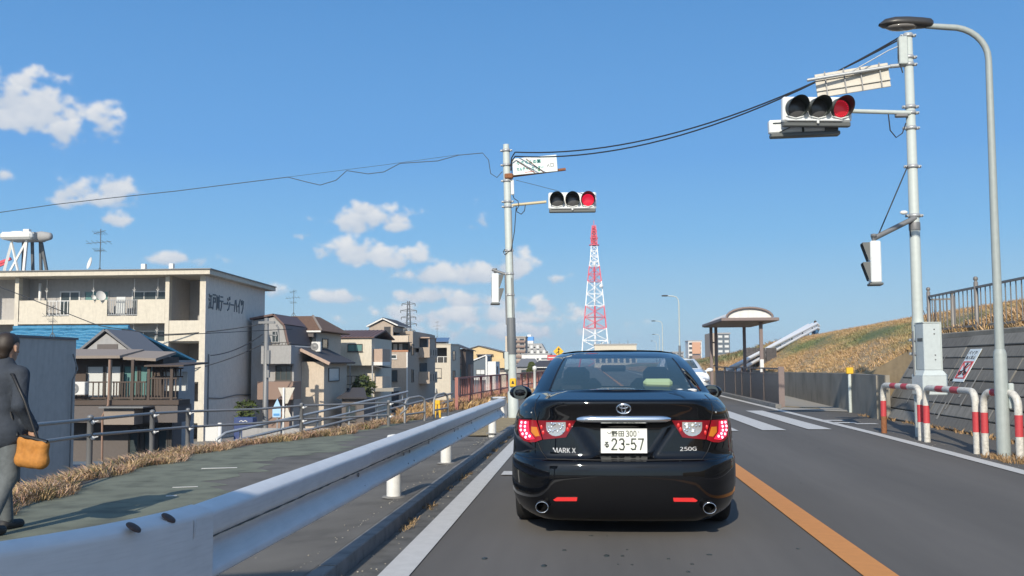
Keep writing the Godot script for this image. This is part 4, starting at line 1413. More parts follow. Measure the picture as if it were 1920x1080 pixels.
	b.tube([Vector3(-0.02, 5.29, 0.06), Vector3(-1.05, 5.33, 0.12)], 0.036, 12)
	obj("signal_arm", b, M.pole, t)
	b = B.new()
	b.cbox(Vector3(-0.16, 5.27, 0.05), Vector3(0.2, 0.10, 0.09), 0.015)
	obj("arm_bracket", b, M.galv_dark, t)
	b = B.new()
	b.tube([Vector3(0, 6.10, 0), Vector3(-0.3, 6.08, 0.0)], 0.034, 10)
	b.tube([Vector3(-0.3, 6.08, 0.0), Vector3(-1.62, 5.90, -0.05)], 0.026, 10)
	obj("sign_arm", b, M.galv, t)
	b = B.new()
	b.tube([Vector3(0, 3.58, 0.05), Vector3(-0.74, 3.22, 0.3)], 0.042, 10)
	obj("pedestrian_arm", b, M.galv_dark, t)
	b = B.new()
	b.ball(Vector3(-0.19, 3.66, 0.1), Vector3(0.065, 0.035, 0.04), 10)
	obj("insulator", b, M.white_wall, t)
	b = B.new()
	b.lathe(Vector3(0, 3.38, 0), Vector3.UP, [[0.087, 0.0], [0.09, 0.02], [0.09, 0.11], [0.087, 0.13]], 18)
	obj("dark_band", b, M.galv_dark, t)
	b = B.new()
	b.cbox(Vector3(-0.10, 6.32, 0.03), Vector3(0.14, 0.46, 0.13), 0.015)
	obj("junction_box", b, M.pole, t)
	b = B.new()
	for line in [[Vector3(-0.38, 5.26, 0.1), Vector3(-0.36, 5.0, 0.1), Vector3(-0.27, 4.88, 0.1), Vector3(-0.17, 4.95, 0.1), Vector3(-0.10, 5.12, 0.07)], [Vector3(-0.16, 6.5, 0.05), Vector3(-0.18, 6.2, 0.05), Vector3(-0.12, 5.95, 0.06)], [Vector3(-0.09, 4.42, 0.05), Vector3(-0.64, 3.3, 0.27)], [Vector3(-0.085, 3.55, 0.05), Vector3(-0.085, 3.3, 0.05), Vector3(-0.07, 3.28, 0.05)]]:
		b.tube(line, 0.01, 6)
	obj("wiring", b, M.cable, t)
	b = B.new()
	b.tube([Vector3(-0.05, 6.45, 0.02), Vector3(-0.32, 6.34, 0.02), Vector3(-0.9, 6.02, 0)], 0.009, 6)
	obj("stay_wire", b, M.galv, t)
	# cabinet on the pole
	var c := thing("control_cabinet", "two-tier pale grey control cabinet strapped to the right signal pole", "cabinet", Vector3(5.70, 0.72, -17.71), 0.12)
	c.scale = Vector3.ONE * 1.08
	b = B.new()
	b.cbox(Vector3(0, 0.15, 0), Vector3(0.40, 0.30, 0.40), 0.012)
	obj("lower_case", b, M.cabinet, c)
	b = B.new()
	var rows := []
	for q in [[0.20, 0.20, 0.30], [0.142, 0.145, 0.385]]:
		rows.append([Vector3(-q[0], q[2], q[1]), Vector3(q[0], q[2], q[1]), Vector3(q[0], q[2], -q[1]), Vector3(-q[0], q[2], -q[1]), Vector3(-q[0], q[2], q[1])])
	b.grid(rows, 0xFFFFFFFF)
	obj("sloped_shoulder", b, M.cabinet, c)
	b = B.new()
	b.cbox(Vector3(0, 0.75, 0), Vector3(0.28, 0.74, 0.29), 0.012)
	obj("upper_case", b, M.cabinet, c)
	b = B.new()
	b.cbox(Vector3(0.134, 0.75, 0.02), Vector3(0.03, 0.74, 0.27), 0.008)
	b.cbox(Vector3(0, 1.125, 0), Vector3(0.295, 0.02, 0.31), 0.006)
	obj("door_edge", b, M.pole, c)
	for q in [[0.03, 1.02], [0.03, 0.95], [0.035, 0.62], [0.035, 0.55]]:
		b = B.new()
		b.lathe(Vector3(q[0], q[1], 0.145), Vector3(0, 0, 1), [[0.012, 0.0], [0.011, 0.008], [0.0, 0.01]], 8)
		obj("screw", b, M.galv_dark, c)
	b = B.new()
	b.box(Vector3(-0.1425, 0.86, 0.02), Vector3(0.004, 0.05, 0.18))
	obj("number_plate", b, M.hood_grey, c)
	b = B.new()
	b.bar(Vector3(-0.20, 0.3, -0.1), Vector3(-0.20, 1.0, -0.1), 0.02, 0.03)
	obj("hinge_bar", b, M.galv_dark, c)
	signal_head("traffic_signal", "three-lamp traffic signal showing dull red high on the right pole", M.signal_red_dim, Vector3(3.95, 5.655, -17.69), 0.13, 0.07).scale = Vector3.ONE * 1.08
	var rh := thing("traffic_signal", "back of the opposite-facing traffic signal below the right red light", "traffic light", Vector3(3.76, 5.43, -17.95))
	rh.scale = Vector3.ONE * 1.08
	rh.rotation = Vector3(0, 0.05, 0.03)
	b = B.new()
	b.cbox(Vector3(0, 0, 0), Vector3(1.12, 0.22, 0.13), 0.02)
	obj("housing", b, M.signal_white, rh)
	b = B.new()
	b.cbox(Vector3(0.02, -0.145, 0.0), Vector3(1.12, 0.07, 0.16), 0.015)
	b.cbox(Vector3(0.44, -0.07, 0.06), Vector3(0.22, 0.10, 0.03), 0.012)
	obj("shaded_tray", b, M.hood_grey, rh)
	b = B.new()
	b.cbox(Vector3(-0.02, -0.03, 0.075), Vector3(0.035, 0.16, 0.03), 0.008)
	b.tube([Vector3(-0.5, 0.05, 0.075), Vector3(-0.02, 0.06, 0.085), Vector3(0.5, 0.12, 0.085)], 0.008, 6)
	b.tube([Vector3(-0.4, -0.1, 0.07), Vector3(-0.02, 0.06, 0.085)], 0.008, 6)
	obj("strap", b, M.hood, rh)
	var sb := thing("sign_back", "cream back of a ribbed place sign above the right red light", "sign", Vector3(4.68, 6.27, -18.12))
	sb.scale = Vector3.ONE * 1.08
	sb.rotation = Vector3(0, -0.15, 0.105)
	b = B.new()
	b.cbox(Vector3(0, 0, 0), Vector3(1.16, 0.40, 0.025), 0.006)
	obj("board", b, M.sign_back, sb)
	b = B.new()
	b.box(Vector3(0, 0.10, 0.026), Vector3(1.16, 0.03, 0.03)); b.box(Vector3(0, -0.08, 0.026), Vector3(1.16, 0.03, 0.03))
	obj("stiffener", b, M.sign_back, sb)
	for x in [-0.42, -0.12, 0.14, 0.44]:
		b = B.new()
		b.box(Vector3(x, 0.0, 0.05), Vector3(0.018, 0.42, 0.02))
		obj("clip", b, M.galv_dark, sb)
	pedestrian_head("pedestrian signal hanging from the right pole, hoods to the left", Vector3(4.83, 3.355, -17.63), PI - 0.12).scale = Vector3.ONE * 1.02
	# street lamp
	t = thing("street_lamp", "tall grey street lamp with curved arm over the right signal pole", "street lamp", Vector3(5.40, 0, -13.93))
	b = B.new()
	b.lathe(Vector3.ZERO, Vector3.UP, [[0.088, 0.0], [0.084, 1.37], [0.075, 1.41], [0.060, 1.44]], 20)
	obj("lower_shaft", b, M.lamp_pole, t)
	b = B.new()
	var line := [Vector3(0, 1.42, 0), Vector3(0.0, 3.2, 0), Vector3(0.01, 5.2, 0)]
	var rr := [0.060, 0.052, 0.044]
	for i in 9:
		var a := PI * 0.5 * i / 8.0
		line.append(Vector3(0.01 - 0.50 + 0.50 * cos(a), 5.36 + 0.46 * sin(a), 0.0))
		rr.append(0.042)
	line.append(Vector3(-0.80, 5.85, 0)); rr.append(0.038)
	b.tube(line, rr, 16)
	obj("upper_shaft", b, M.lamp_pole, t)
	b = B.new()
	b.cbox(Vector3(0.1, 0.82, 0.03), Vector3(0.07, 0.34, 0.12), 0.015)
	obj("service_box", b, M.pole, t)
	b = B.new()
	rows = []
	for q in [[-0.70, 0.02, 0.045, 0.04], [-0.74, 0.08, 0.07, 0.055], [-0.85, 0.11, 0.085, 0.06], [-1.05, 0.15, 0.10, 0.065], [-1.22, 0.155, 0.10, 0.05], [-1.35, 0.12, 0.075, 0.03], [-1.42, 0.04, 0.02, 0.01]]:
		var row := []
		for k in 17:
			var a := TAU * k / 16.0
			var yy: float = sin(a)
			row.append(Vector3(q[0], 5.88 + (yy * q[2] if yy > 0 else yy * q[3]), cos(a) * q[1]))
		rows.append(row)
	b.grid(rows)
	obj("lamp_head", b, M.lamp_dark, t)
	b = B.new()
	b.ball(Vector3(-1.13, 5.835, 0.02), Vector3(0.21, 0.045, 0.125), 14)
	obj("lamp_glass", b, mat("lamp_glass", lin(0.16, 0.15, 0.14), 0.12), t)
	# wires
	for q in [[0.0, 0.0, "upper of the two dark cables strung between the two signal poles"], [-0.10, 0.04, "lower of the two dark cables strung between the two signal poles"]]:
		var pts := [Vector3(-1.86, 5.95 + q[0], -23.7), Vector3(-1.84, 6.15 + q[0], -23.68), Vector3(-1.75, 6.27 + q[0], -23.6)]
		for i in range(1, 25):
			var u := i / 24.0
			var p := Vector3(-1.75, 6.27 + q[0], -23.6).lerp(Vector3(5.49, 6.95 + q[1], -17.95), u)
			pts.append(p - Vector3(0, (0.58 - q[0] * 0.5) * 4.0 * u * (1.0 - u), 0))
		cable(q[2], pts, 0.016, M.cable, "cables between the signal poles")
	cable("loose thin cable looping from the left pole out of the frame", [Vector3(-17.5, 4.75, -23.8),Vector3(-14.55, 5.08, -23.8),Vector3(-13.18, 5.25, -23.8),Vector3(-11.83, 5.38, -23.8),Vector3(-10.08, 5.53, -23.8),Vector3(-8.74, 5.67, -23.8),Vector3(-7.29, 5.82, -23.8),Vector3(-6.82, 5.69, -23.8),Vector3(-6.49, 5.61, -23.8),Vector3(-6.10, 5.72, -23.8),Vector3(-5.84, 5.95, -23.8),Vector3(-5.32, 5.86, -23.8),Vector3(-4.93, 5.90, -23.8),Vector3(-4.54, 6.10, -23.8),Vector3(-3.63, 6.14, -23.8),Vector3(-3.12, 6.27, -23.8),Vector3(-2.54, 6.31, -23.8),Vector3(-2.40, 6.14, -23.8),Vector3(-2.35, 5.81, -23.8),Vector3(-2.20, 5.71, -23.8),Vector3(-2.07, 5.85, -23.8)], 0.010, M.thin_cable)
	cable("taut messenger wire above the sagging cable left of the pole", [Vector3(-8.74, 5.67, -23.8),Vector3(-7.02, 5.85, -23.8),Vector3(-4.93, 6.07, -23.8),Vector3(-3.12, 6.28, -23.8)], 0.005, M.thin_cable)
	cable("thin stay wire from the left pole down to its traffic signal", [Vector3(-1.74, 5.62, -23.7), Vector3(-1.3, 5.5, -23.7), Vector3(-0.7, 5.33, -23.7)], 0.006, M.thin_cable)
	cable("dark service cable sagging across the upper left apartment front", [Vector3(-27.5, 5.3, -40), Vector3(-24.35, 4.56, -40), Vector3(-20.42, 3.05, -40), Vector3(-19.97, 2.9, -40), Vector3(-17.26, 2.5, -40), Vector3(-13.5, 2.9, -45)], 0.018, M.cable)
	for q in [["uppermost wire sagging across the grey apartment end wall", -27.98, 3.27, 4.0, 0.35], ["middle wire sagging across the grey apartment end wall", -24.2, 1.9, 3.3, 0.55], ["lowest wire sagging across the grey apartment end wall", -27.5, 0.78, 2.65, 0.75]]:
		var pts := []
		for i in 13:
			var u := i / 12.0
			pts.append(Vector3(lerpf(q[1], -21.7, u), lerpf(q[2], q[3], u) - q[4] * 4.0 * u * (1.0 - u) * 0.5, lerpf(-63.0, -65.6, u)))
		cable(q[0], pts, 0.035, M.cable, "wires by the apartment end wall")

# ---------------------------------------------------------------- houses; coordinates are world metres, turned into the house's own
func wb(called: String, p: Node3D, m: Material, x0: float, x1: float, y0: float, y1: float, z0: float, z1: float) -> MeshInstance3D:
	var b := B.new()
	b.span(Vector3(x0, y0, z0), Vector3(x1, y1, z1))
	return obj(called, b, m, p, at(-p.position.x, -p.position.y, -p.position.z))

func wprism(called: String, p: Node3D, m: Material, poly: Array, z0: float, z1: float) -> MeshInstance3D:    # outline in x, y
	var b := B.new()
	var v := PackedVector2Array()
	for q in poly: v.append(Vector2(q[0], q[1]))
	b.prism(v, z0 - z1, Transform3D(), z1)
	return obj(called, b, m, p, at(-p.position.x, -p.position.y, -p.position.z))

func xprism(called: String, p: Node3D, m: Material, poly: Array, x0: float, x1: float) -> MeshInstance3D:    # outline in -z, y pushed along x
	var b := B.new()
	var v := PackedVector2Array()
	for q in poly: v.append(Vector2(-q[0], q[1]))
	b.prism(v, x1 - x0, Transform3D(Basis(Vector3(0, 0, -1), Vector3.UP, Vector3(1, 0, 0)), Vector3.ZERO), x0)
	return obj(called, b, m, p, at(-p.position.x, -p.position.y, -p.position.z))

func win(p: Node3D, x0: float, x1: float, y0: float, y1: float, z: float, fm: Material, pm: Material, mull := 1, fw := 0.06, called := "window") -> MeshInstance3D:
	var b := B.new()
	var d := 0.07
	b.span(Vector3(x0, y0, z), Vector3(x0 + fw, y1, z + d)); b.span(Vector3(x1 - fw, y0, z), Vector3(x1, y1, z + d))
	b.span(Vector3(x0 + fw, y0, z), Vector3(x1 - fw, y0 + fw, z + d)); b.span(Vector3(x0 + fw, y1 - fw, z), Vector3(x1 - fw, y1, z + d))
	for i in mull:
		var x := lerpf(x0, x1, (i + 1.0) / (mull + 1.0))
		b.span(Vector3(x - fw * 0.4, y0 + fw, z), Vector3(x + fw * 0.4, y1 - fw, z + d * 0.8))
	b.span(Vector3(x0 - 0.05, y0 - 0.05, z), Vector3(x1 + 0.05, y0 - 0.003, z + d * 1.6))
	var o := obj(called, b, fm, p, at(-p.position.x, -p.position.y, -p.position.z))
	b = B.new()
	b.span(Vector3(x0 + fw, y0 + fw, z + 0.004), Vector3(x1 - fw, y1 - fw, z + 0.025))
	obj("pane", b, pm, o)
	return o

func sidewin(p: Node3D, z0: float, z1: float, y0: float, y1: float, x: float, fm: Material, pm: Material) -> void:   # on a wall that faces +x
	var b := B.new()
	var fw := 0.07
	b.span(Vector3(x, y0, z0), Vector3(x + 0.07, y1, z0 - fw)); b.span(Vector3(x, y0, z1), Vector3(x + 0.07, y1, z1 + fw))
	b.span(Vector3(x, y0, z0 - fw), Vector3(x + 0.07, y0 + fw, z1 + fw)); b.span(Vector3(x, y1 - fw, z0 - fw), Vector3(x + 0.07, y1, z1 + fw))
	var o := obj("window", b, fm, p, at(-p.position.x, -p.position.y, -p.position.z))
	b = B.new()
	b.span(Vector3(x + 0.004, y0 + fw, z0 - fw), Vector3(x + 0.025, y1 - fw, z1 + fw))
	obj("pane", b, pm, o)

func slope(called: String, p: Node3D, m: Material, a: Vector3, b_: Vector3, c: Vector3, d: Vector3, th := 0.12, rib := 0.0) -> void:   # a roof face: eave a-b, ridge d-c; rib > 0 adds seams from eave to ridge
	var b := B.new()
	var n := (b_ - a).cross(d - a).normalized()
	if n.y < 0: n = -n
	var o := n * th
	b.quad(a + o, d + o, c + o, b_ + o); b.quad(a, b_, c, d)
	b.quad(a, a + o, b_ + o, b_); b.quad(d, c, c + o, d + o); b.quad(a, d, d + o, a + o); b.quad(b_, b_ + o, c + o, c)
	if rib > 0.0:
		var k := int((b_ - a).length() / rib)
		for i in k + 1:
			var t := float(i) / k
			b.bar(a.lerp(b_, t) + o * 1.15, d.lerp(c, t) + o * 1.15, 0.05, 0.05, n)
	obj(called, b, m, p, at(-p.position.x, -p.position.y, -p.position.z))

func rails(p: Node3D, m: Material, x0: float, x1: float, y0: float, y1: float, z: float, n: int) -> void:    # a balcony balustrade as one part with its bars as pieces
	var b := B.new()
	b.span(Vector3(x0, y1 - 0.05, z - 0.03), Vector3(x1, y1, z + 0.03)); b.span(Vector3(x0, y0, z - 0.03), Vector3(x1, y0 + 0.05, z + 0.03))
	var o := obj("balustrade", b, m, p, at(-p.position.x, -p.position.y, -p.position.z))
	for i in n:
		b = B.new()
		var x := lerpf(x0, x1, (i + 0.5) / n)
		b.span(Vector3(x - 0.02, y0 + 0.05, z - 0.015), Vector3(x + 0.02, y1 - 0.05, z + 0.015))
		obj("baluster", b, m, o)

func antenna(label: String, base: Vector3, h: float, s := 1.0) -> void:
	var t := thing("television_antenna", label, "antenna", base, 0.0, "television antennas on the roofs")
	var b := B.new()
	b.tube([Vector3.ZERO, Vector3(0, h, 0)], 0.03 * s, 6)
	obj("mast", b, M.steel_far, t)
	for q in [[0.93, 0.5, 0.35], [0.72, 1.0, 0.0], [0.55, 0.45, -0.2]]:
		b = B.new()
		var y: float = h * q[0]
		b.tube([Vector3(-q[1] * s, y - 0.1, 0), Vector3(q[1] * 0.8 * s, y + q[2] * 0.3, 0.1)], 0.018 * s, 6)
		for i in 5:
			var u := lerpf(-q[1], q[1] * 0.8, (i + 0.5) / 5.0) * s
			b.tube([Vector3(u, y - 0.12, -0.35 * s), Vector3(u, y + 0.05, 0.4 * s)], 0.012 * s, 5)
		obj("boom", b, M.steel_far, t)
	b = B.new()
	b.bar(Vector3(-0.3 * s, 0, 0), Vector3(0, 0.5 * s, 0), 0.03, 0.03); b.bar(Vector3(0.3 * s, 0, 0), Vector3(0, 0.5 * s, 0), 0.03, 0.03)
	obj("foot", b, M.steel_far, t)

func aircon(p: Node3D, x: float, y: float, z: float, w := 0.8, h := 0.6) -> void:
	var b := B.new()
	b.cbox(Vector3.ZERO, Vector3(w, h, 0.3), 0.02)
	var o := obj("air_conditioner", b, M.unit_white, p, at(x - p.position.x, y - p.position.y, z - p.position.z))
	b = B.new()
	b.lathe(Vector3(-w * 0.16, 0, 0.152), Vector3(0, 0, 1), [[h * 0.4, 0.0], [h * 0.4, 0.012], [h * 0.36, 0.012], [h * 0.3, 0.004], [h * 0.1, 0.004], [h * 0.08, 0.012], [0.0, 0.012]], 18)
	obj("fan_grille", b, M.galv_dark, o)

func build_houses() -> void:
	var G := -3.6
	var b: B
	# ---- grey building nearest on the left
	var h := thing("grey_building", "blue-grey rendered building with a flat top, nearest on the left", "building", Vector3(-18, G, -18))
	wb("wall", h, M.grey_render, -24, -13.66, G, 1.97, -12, -26)
	wb("parapet_cap", h, M.roof_grey, -24.05, -13.62, 1.972, 2.03, -11.95, -26.05)
	sidewin(h, -22.2, -23.4, -3.2, -1.1, -13.66, M.frame_dark, M.dark_room)
	sidewin(h, -18.6, -19.8, -0.6, 0.4, -13.66, M.frame_grey, M.pane)
	b = B.new()
	b.tube([Vector3(-13.58, 1.6, -25.7), Vector3(-13.5, 1.2, -25.8), Vector3(-13.58, 0.9, -25.7), Vector3(-13.6, -3.5, -25.7)], 0.02, 6)
	obj("conduit", b, M.galv_dark, h, at(18, 3.6, 18))
	# ---- house with the brown balcony
	h = thing("brown_house", "dark brown two-storey house with a railed wooden balcony and white curtains", "house", Vector3(-17, G, -38))
	wb("wall", h, M.brown_wall, -20.5, -15.6, G, 0.02, -36.6, -37.8)
	wb("wall", h, M.brown_wall, -22.5, -18.3, G, 1.5, -37.81, -43)
	wb("wall", h, M.brown_wood, -20.5, -15.75, 0.022, 1.6, -36.35, -37.79)
	wb("balcony_floor", h, M.brown_wood, -20.4, -14.7, -0.12, 0.05, -35.3, -36.35)
	wb("balcony_skirt", h, M.brown_wall, -20.4, -14.75, -0.75, -0.125, -35.35, -36.6)
	slope("eave_roof", h, M.eave, Vector3(-20.6, 1.55, -35.4), Vector3(-16.95, 1.55, -35.4), Vector3(-16.95, 1.80, -37.4), Vector3(-20.6, 1.84, -37.4), 0.1)
	slope("eave_roof", h, M.eave, Vector3(-16.94, 1.50, -35.6), Vector3(-15.7, 1.44, -35.6), Vector3(-15.7, 1.70, -37.4), Vector3(-16.94, 1.75, -37.4), 0.1)
	slope("canopy", h, M.brown_wood, Vector3(-15.95, 1.24, -35.2), Vector3(-14.5, 1.24, -35.2), Vector3(-14.5, 1.34, -37.6), Vector3(-15.95, 1.34, -37.6), 0.06)
	for w in [[-18.66, -17.96, M.curtain], [-17.94, -17.3, M.curtain], [-17.25, -16.65, M.pane_teal], [-16.62, -16.1, M.pane_teal]]:
		win(h, w[0], w[1], 0.10, 1.30, -36.35, M.frame_dark, w[2], 0, 0.05)
	for x in [-18.75, -17.30, -16.45, -15.85, -15.0]:
		wb("post", h, M.brown_wood if x != -17.30 else M.eave, x - 0.05, x + 0.05, 0.05, 1.5 if x < -15.9 else 1.25, -35.35, -35.45)
	rails(h, M.brown_wood, -20.3, -17.4, 0.10, 0.72, -35.4, 14)
	rails(h, M.brown_wood, -17.2, -15.95, 0.10, 0.72, -35.4, 12)
	rails(h, M.brown_wood, -15.9, -14.8, 0.10, 0.85, -35.4, 10)
	rails(h, M.brown_wood, -15.9, -14.8, 0.85, 1.2, -35.9, 6)
	for q in [[-15.75, 0.5, 0.3], [-15.35, 0.55, 0.2], [-15.05, 0.5, 0.22]]:
		wb("laundry", h, M.curtain, q[0], q[0] + q[2], 0.35, 1.05, -36.4, -36.42)
	aircon(h, -18.35, 0.48, -35.18, 0.62, 0.47)
	wb("storage_box", h, M.eave, -17.1, -16.0, -0.78, -0.2, -34.6, -35.3)
	wb("storage_lid", h, M.galv_dark, -17.2, -15.6, -0.2, -0.15, -34.4, -35.34)
	for w in [[-17.1, -16.7], [-16.55, -16.15], [-16.0, -15.6]]:
		win(h, w[0], w[1], -2.6, -0.95, -36.6, M.frame_dark, M.pane, 0, 0.05)
	win(h, -15.3 - 0.2, -14.6 - 0.92, -2.6, -0.4, -36.6, M.frame_dark, M.curtain, 0, 0.05)
	b = B.new()
	b.tube([Vector3(-17.22, 1.5, -35.2), Vector3(-17.22, -0.1, -35.15), Vector3(-17.35, -0.5, -35.0), Vector3(-17.3, -3.5, -35.0)], 0.04, 8)
	obj("downpipe", b, mat("copper", lin(0.24, 0.15, 0.11), 0.6), h, at(17, 3.6, 38))
	# ---- blue tiled house behind it
	h = thing("blue_roof_house", "house with bright blue tiled roof and grey gable behind the grey building", "house", Vector3(-23, G, -46))
	wb("wall", h, M.grey_wall, -27.5, -20.4, G, 1.55, -44.0, -51)
	wprism("gable", h, M.grey_wall, [[-23.3, 1.5], [-20.0, 1.5], [-21.7, 2.72]], -43.96, -44.2)
	b = B.new()
	b.span(Vector3(-22.1, 1.6, -43.93), Vector3(-21.15, 2.25, -43.955))
	obj("gable_vent", b, M.brown_wall, h, at(23, 3.6, 46))
	b = B.new()
	var rows := []
	for r in 11:
		for e in 2:
			var t := (r + e * 0.98) / 11.0
			var row := []
			for i in 61:
				var x := -27.6 + i * 0.09
				row.append(Vector3(minf(x, lerpf(-23.2, -21.9, t)), lerpf(1.45, 3.02, t) + 0.055 * absf(sin(i * 0.3 * 1.05)) + (0.05 if e == 0 else 0.0), lerpf(-43.2, -46.6, t)))
			rows.append(row)
	b.grid(rows, 0xFFFFFFFF)
	obj("tiled_slope", b, M.tile_blue, h, at(23, 3.6, 46))
	slope("tiled_slope", h, M.tile_blue, Vector3(-27.6, 1.45, -51.2), Vector3(-20.4, 1.45, -51.2), Vector3(-21.9, 3.0, -46.6), Vector3(-27.6, 3.0, -46.6), 0.1)
	for q in [[Vector3(-23.5, 1.42, -43.8), Vector3(-23.5, 1.42, -47), Vector3(-21.7, 2.85, -47), Vector3(-21.7, 2.85, -43.8)], [Vector3(-19.8, 1.42, -43.8), Vector3(-19.8, 1.42, -47), Vector3(-21.7, 2.85, -47), Vector3(-21.7, 2.85, -43.8)]]:
		slope("gable_roof", h, M.roof_grey, q[0], q[1], q[2], q[3], 0.1)
	b = B.new()
	b.tube([Vector3(-27.6, 3.1, -46.6), Vector3(-21.9, 3.1, -46.6)], 0.12, 8)
	obj("ridge_tiles", b, M.tile_blue, h, at(23, 3.6, 46))
	antenna("small antenna standing on the bright blue tiled roof", Vector3(-24.9, 2.6, -45.2), 1.5, 0.5)
	# ---- apartment block
	h = thing("apartment_block", "cream four-storey apartment block with recessed balconies and lettering on its grey end wall", "building", Vector3(-42, G, -70))
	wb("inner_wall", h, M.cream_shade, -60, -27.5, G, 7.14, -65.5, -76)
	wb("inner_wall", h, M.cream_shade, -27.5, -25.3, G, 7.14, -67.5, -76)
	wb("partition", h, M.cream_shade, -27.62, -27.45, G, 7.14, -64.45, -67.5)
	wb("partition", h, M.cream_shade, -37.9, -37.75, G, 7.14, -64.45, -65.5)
	var ew := wb("end_wall", h, M.apt_end, -25.3, -24.97, G, 7.12, -64.003, -76)
	ew.set_meta("label", "grey rendered end wall with dark lettering")
	b = B.new()
	b.quad(Vector3(-60, 7.47, -63.3), Vector3(-60, 7.3, -77), Vector3(-24.45, 7.3, -77), Vector3(-24.45, 7.47, -63.3))
	b.quad(Vector3(-60, 7.15, -63.3), Vector3(-60, 7.47, -63.3), Vector3(-24.45, 7.47, -63.3), Vector3(-24.45, 7.15, -63.3))
	b.quad(Vector3(-24.45, 7.15, -63.3), Vector3(-24.45, 7.47, -63.3), Vector3(-24.45, 7.3, -77), Vector3(-24.45, 7.0, -77))
	b.quad(Vector3(-60, 7.15, -63.3), Vector3(-24.45, 7.15, -63.3), Vector3(-24.45, 7.0, -77), Vector3(-60, 7.0, -77))
	obj("roof_slab", b, M.cream, h, at(42, 3.6, 70))
	b = B.new()
	b.bar(Vector3(-60, 7.49, -63.25), Vector3(-24.4, 7.49, -63.25), 0.12, 0.06); b.bar(Vector3(-24.42, 7.49, -63.2), Vector3(-24.42, 7.32, -77), 0.12, 0.06)
	obj("roof_flashing", b, M.galv_dark, h, at(42, 3.6, 70))
	for x in [-50.4, -40.2, -37.92, -27.68, -25.36]:
		wb("column", h, M.cream, x, x + (0.27 if x < -26 else 0.36), G, 7.14, -64.0, -64.45)
	for fl in 4:
		var y := 4.2 - fl * 2.65
		wb("floor_slab", h, M.cream, -60, -27.62, y - 0.16, y, -64.02, -65.5)
		wb("floor_slab", h, M.cream, -27.44, -25.37, y - 1.45 + (0.0 if fl == 0 else 0.0), y - 1.33, -64.46, -67.5)
		# parapets between the columns
		var segs := [[-37.6, -35.74], [-34.17, -31.6], [-29.55, -27.7]] if fl == 0 else [[-37.6, -33.2], [-32.0, -30.4], [-29.3, -27.7]]
		for s in segs: wb("parapet", h, M.cream, s[0], s[1], y + 0.002, y + 1.40 if fl == 0 else y + 1.32, -64.02, -64.16)
		if fl == 0:
			wb("parapet", h, M.cream, -35.737, -34.173, y + 0.002, y + 0.35, -64.03, -64.16)
			wb("parapet", h, M.cream, -31.597, -29.553, y + 0.002, y + 0.33, -64.03, -64.16)
			rails(h, M.frame_white, -35.7, -34.2, y + 0.40, y + 1.38, -64.1, 6)
			rails(h, M.frame_grey, -31.57, -29.58, y + 0.38, y + 1.40, -64.1, 13)
			wb("hanging_cloth", h, M.curtain, -31.1, -30.5, y + 0.5, y + 1.6, -64.3, -64.33)
		else:
			rails(h, M.frame_grey, -33.17, -32.03, y + 0.05, y + 1.3, -64.1, 6)
			rails(h, M.frame_white, -30.37, -29.33, y + 0.05, y + 1.3, -64.1, 6)
		wb("parapet", h, M.cream, -60, -37.93, y + 0.002, y + 1.2 if fl else y + 0.15, -64.02, -64.16)
		wb("stair_parapet", h, M.cream, -27.4, -25.37, y - 1.34, y + (0.0 if fl == 0 else 0.05), -64.05, -64.2)
		win(h, -35.6, -34.2, y + 0.3, y + 2.1, -65.5, M.frame_white, M.pane, 1, 0.09)
		win(h, -33.9, -32.2, y + 0.6, y + 2.1, -65.5, M.frame_grey, M.pane_teal, 1, 0.07)
		win(h, -30.6, -28.1, y + 0.3, y + 2.05, -65.5, M.frame_white, M.pane, 2, 0.07)
		b = B.new()
		b.lathe(Vector3(-36.7, y + 1.4, -64.9), Vector3.UP, [[0.1, 0], [0.1, 1.2], [0, 1.2]], 8)
		obj("white_pipe", b, M.frame_white, h, at(42, 3.6, 70))
		for x in [-36.0, -32.8, -30.0, -28.4]:
			b = B.new()
			b.tube([Vector3(x, y + 2.8, -64.5), Vector3(x, y + 1.5, -64.5)], 0.02, 5)
			b.tube([Vector3(x - 0.12, y + 2.1, -64.5), Vector3(x, y + 1.95, -64.5), Vector3(x + 0.1, y + 2.1, -64.45)], 0.02, 5)
			obj("laundry_hook", b, M.unit_white, h, at(42, 3.6, 70))
		aircon(h, -36.5, y + 0.35, -64.8)
		# stair flights inside the open bay
		for i in 8:
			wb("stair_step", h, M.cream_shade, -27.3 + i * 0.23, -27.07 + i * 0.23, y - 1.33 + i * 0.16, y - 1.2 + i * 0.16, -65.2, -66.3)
	for q in [[-32.0, 5.85, 0.34], [-32.5, 5.75, 0.17]]:
		b = B.new()
		b.lathe(Vector3(q[0], q[1], -63.9), Vector3(0.75, 0.35, 0.55), [[q[2], 0.05], [q[2] * 0.7, 0.0], [0.0, -0.04]], 16)
		b.tube([Vector3(q[0], q[1], -63.95), Vector3(q[0] + 0.05, q[1] - q[2] - 0.15, -64.0)], 0.025, 6)
		obj("satellite_dish", b, M.unit_white, h, at(42, 3.6, 70))
	b = B.new()
	write(b, ["e", "do", "gawa", "te", "bou", "ji", "bou", "ha", "i", "tsu"], Vector3(-24.95, 4.95, -64.5), 0.68, 1.05, 0.095, Vector3(0, 0, -1), Vector3.UP, 0.05)
	obj("lettering", b, M.grey_ink, h, at(42, 3.6, 70))
	b = B.new()
	b.tube([Vector3(-24.93, 2.0, -64.6), Vector3(-24.93, -3.5, -64.6)], 0.05, 6)
	b.tube([Vector3(-24.93, -0.85, -64.8), Vector3(-24.93, -0.95, -67), Vector3(-24.93, -0.8, -70), Vector3(-24.93, -0.95, -75.5)], 0.04, 6)
	obj("conduit", b, M.galv_dark, h, at(42, 3.6, 70))
	wb("lower_band", h, M.apt_end, -24.968, -24.90, G, -1.0, -64.7, -76)
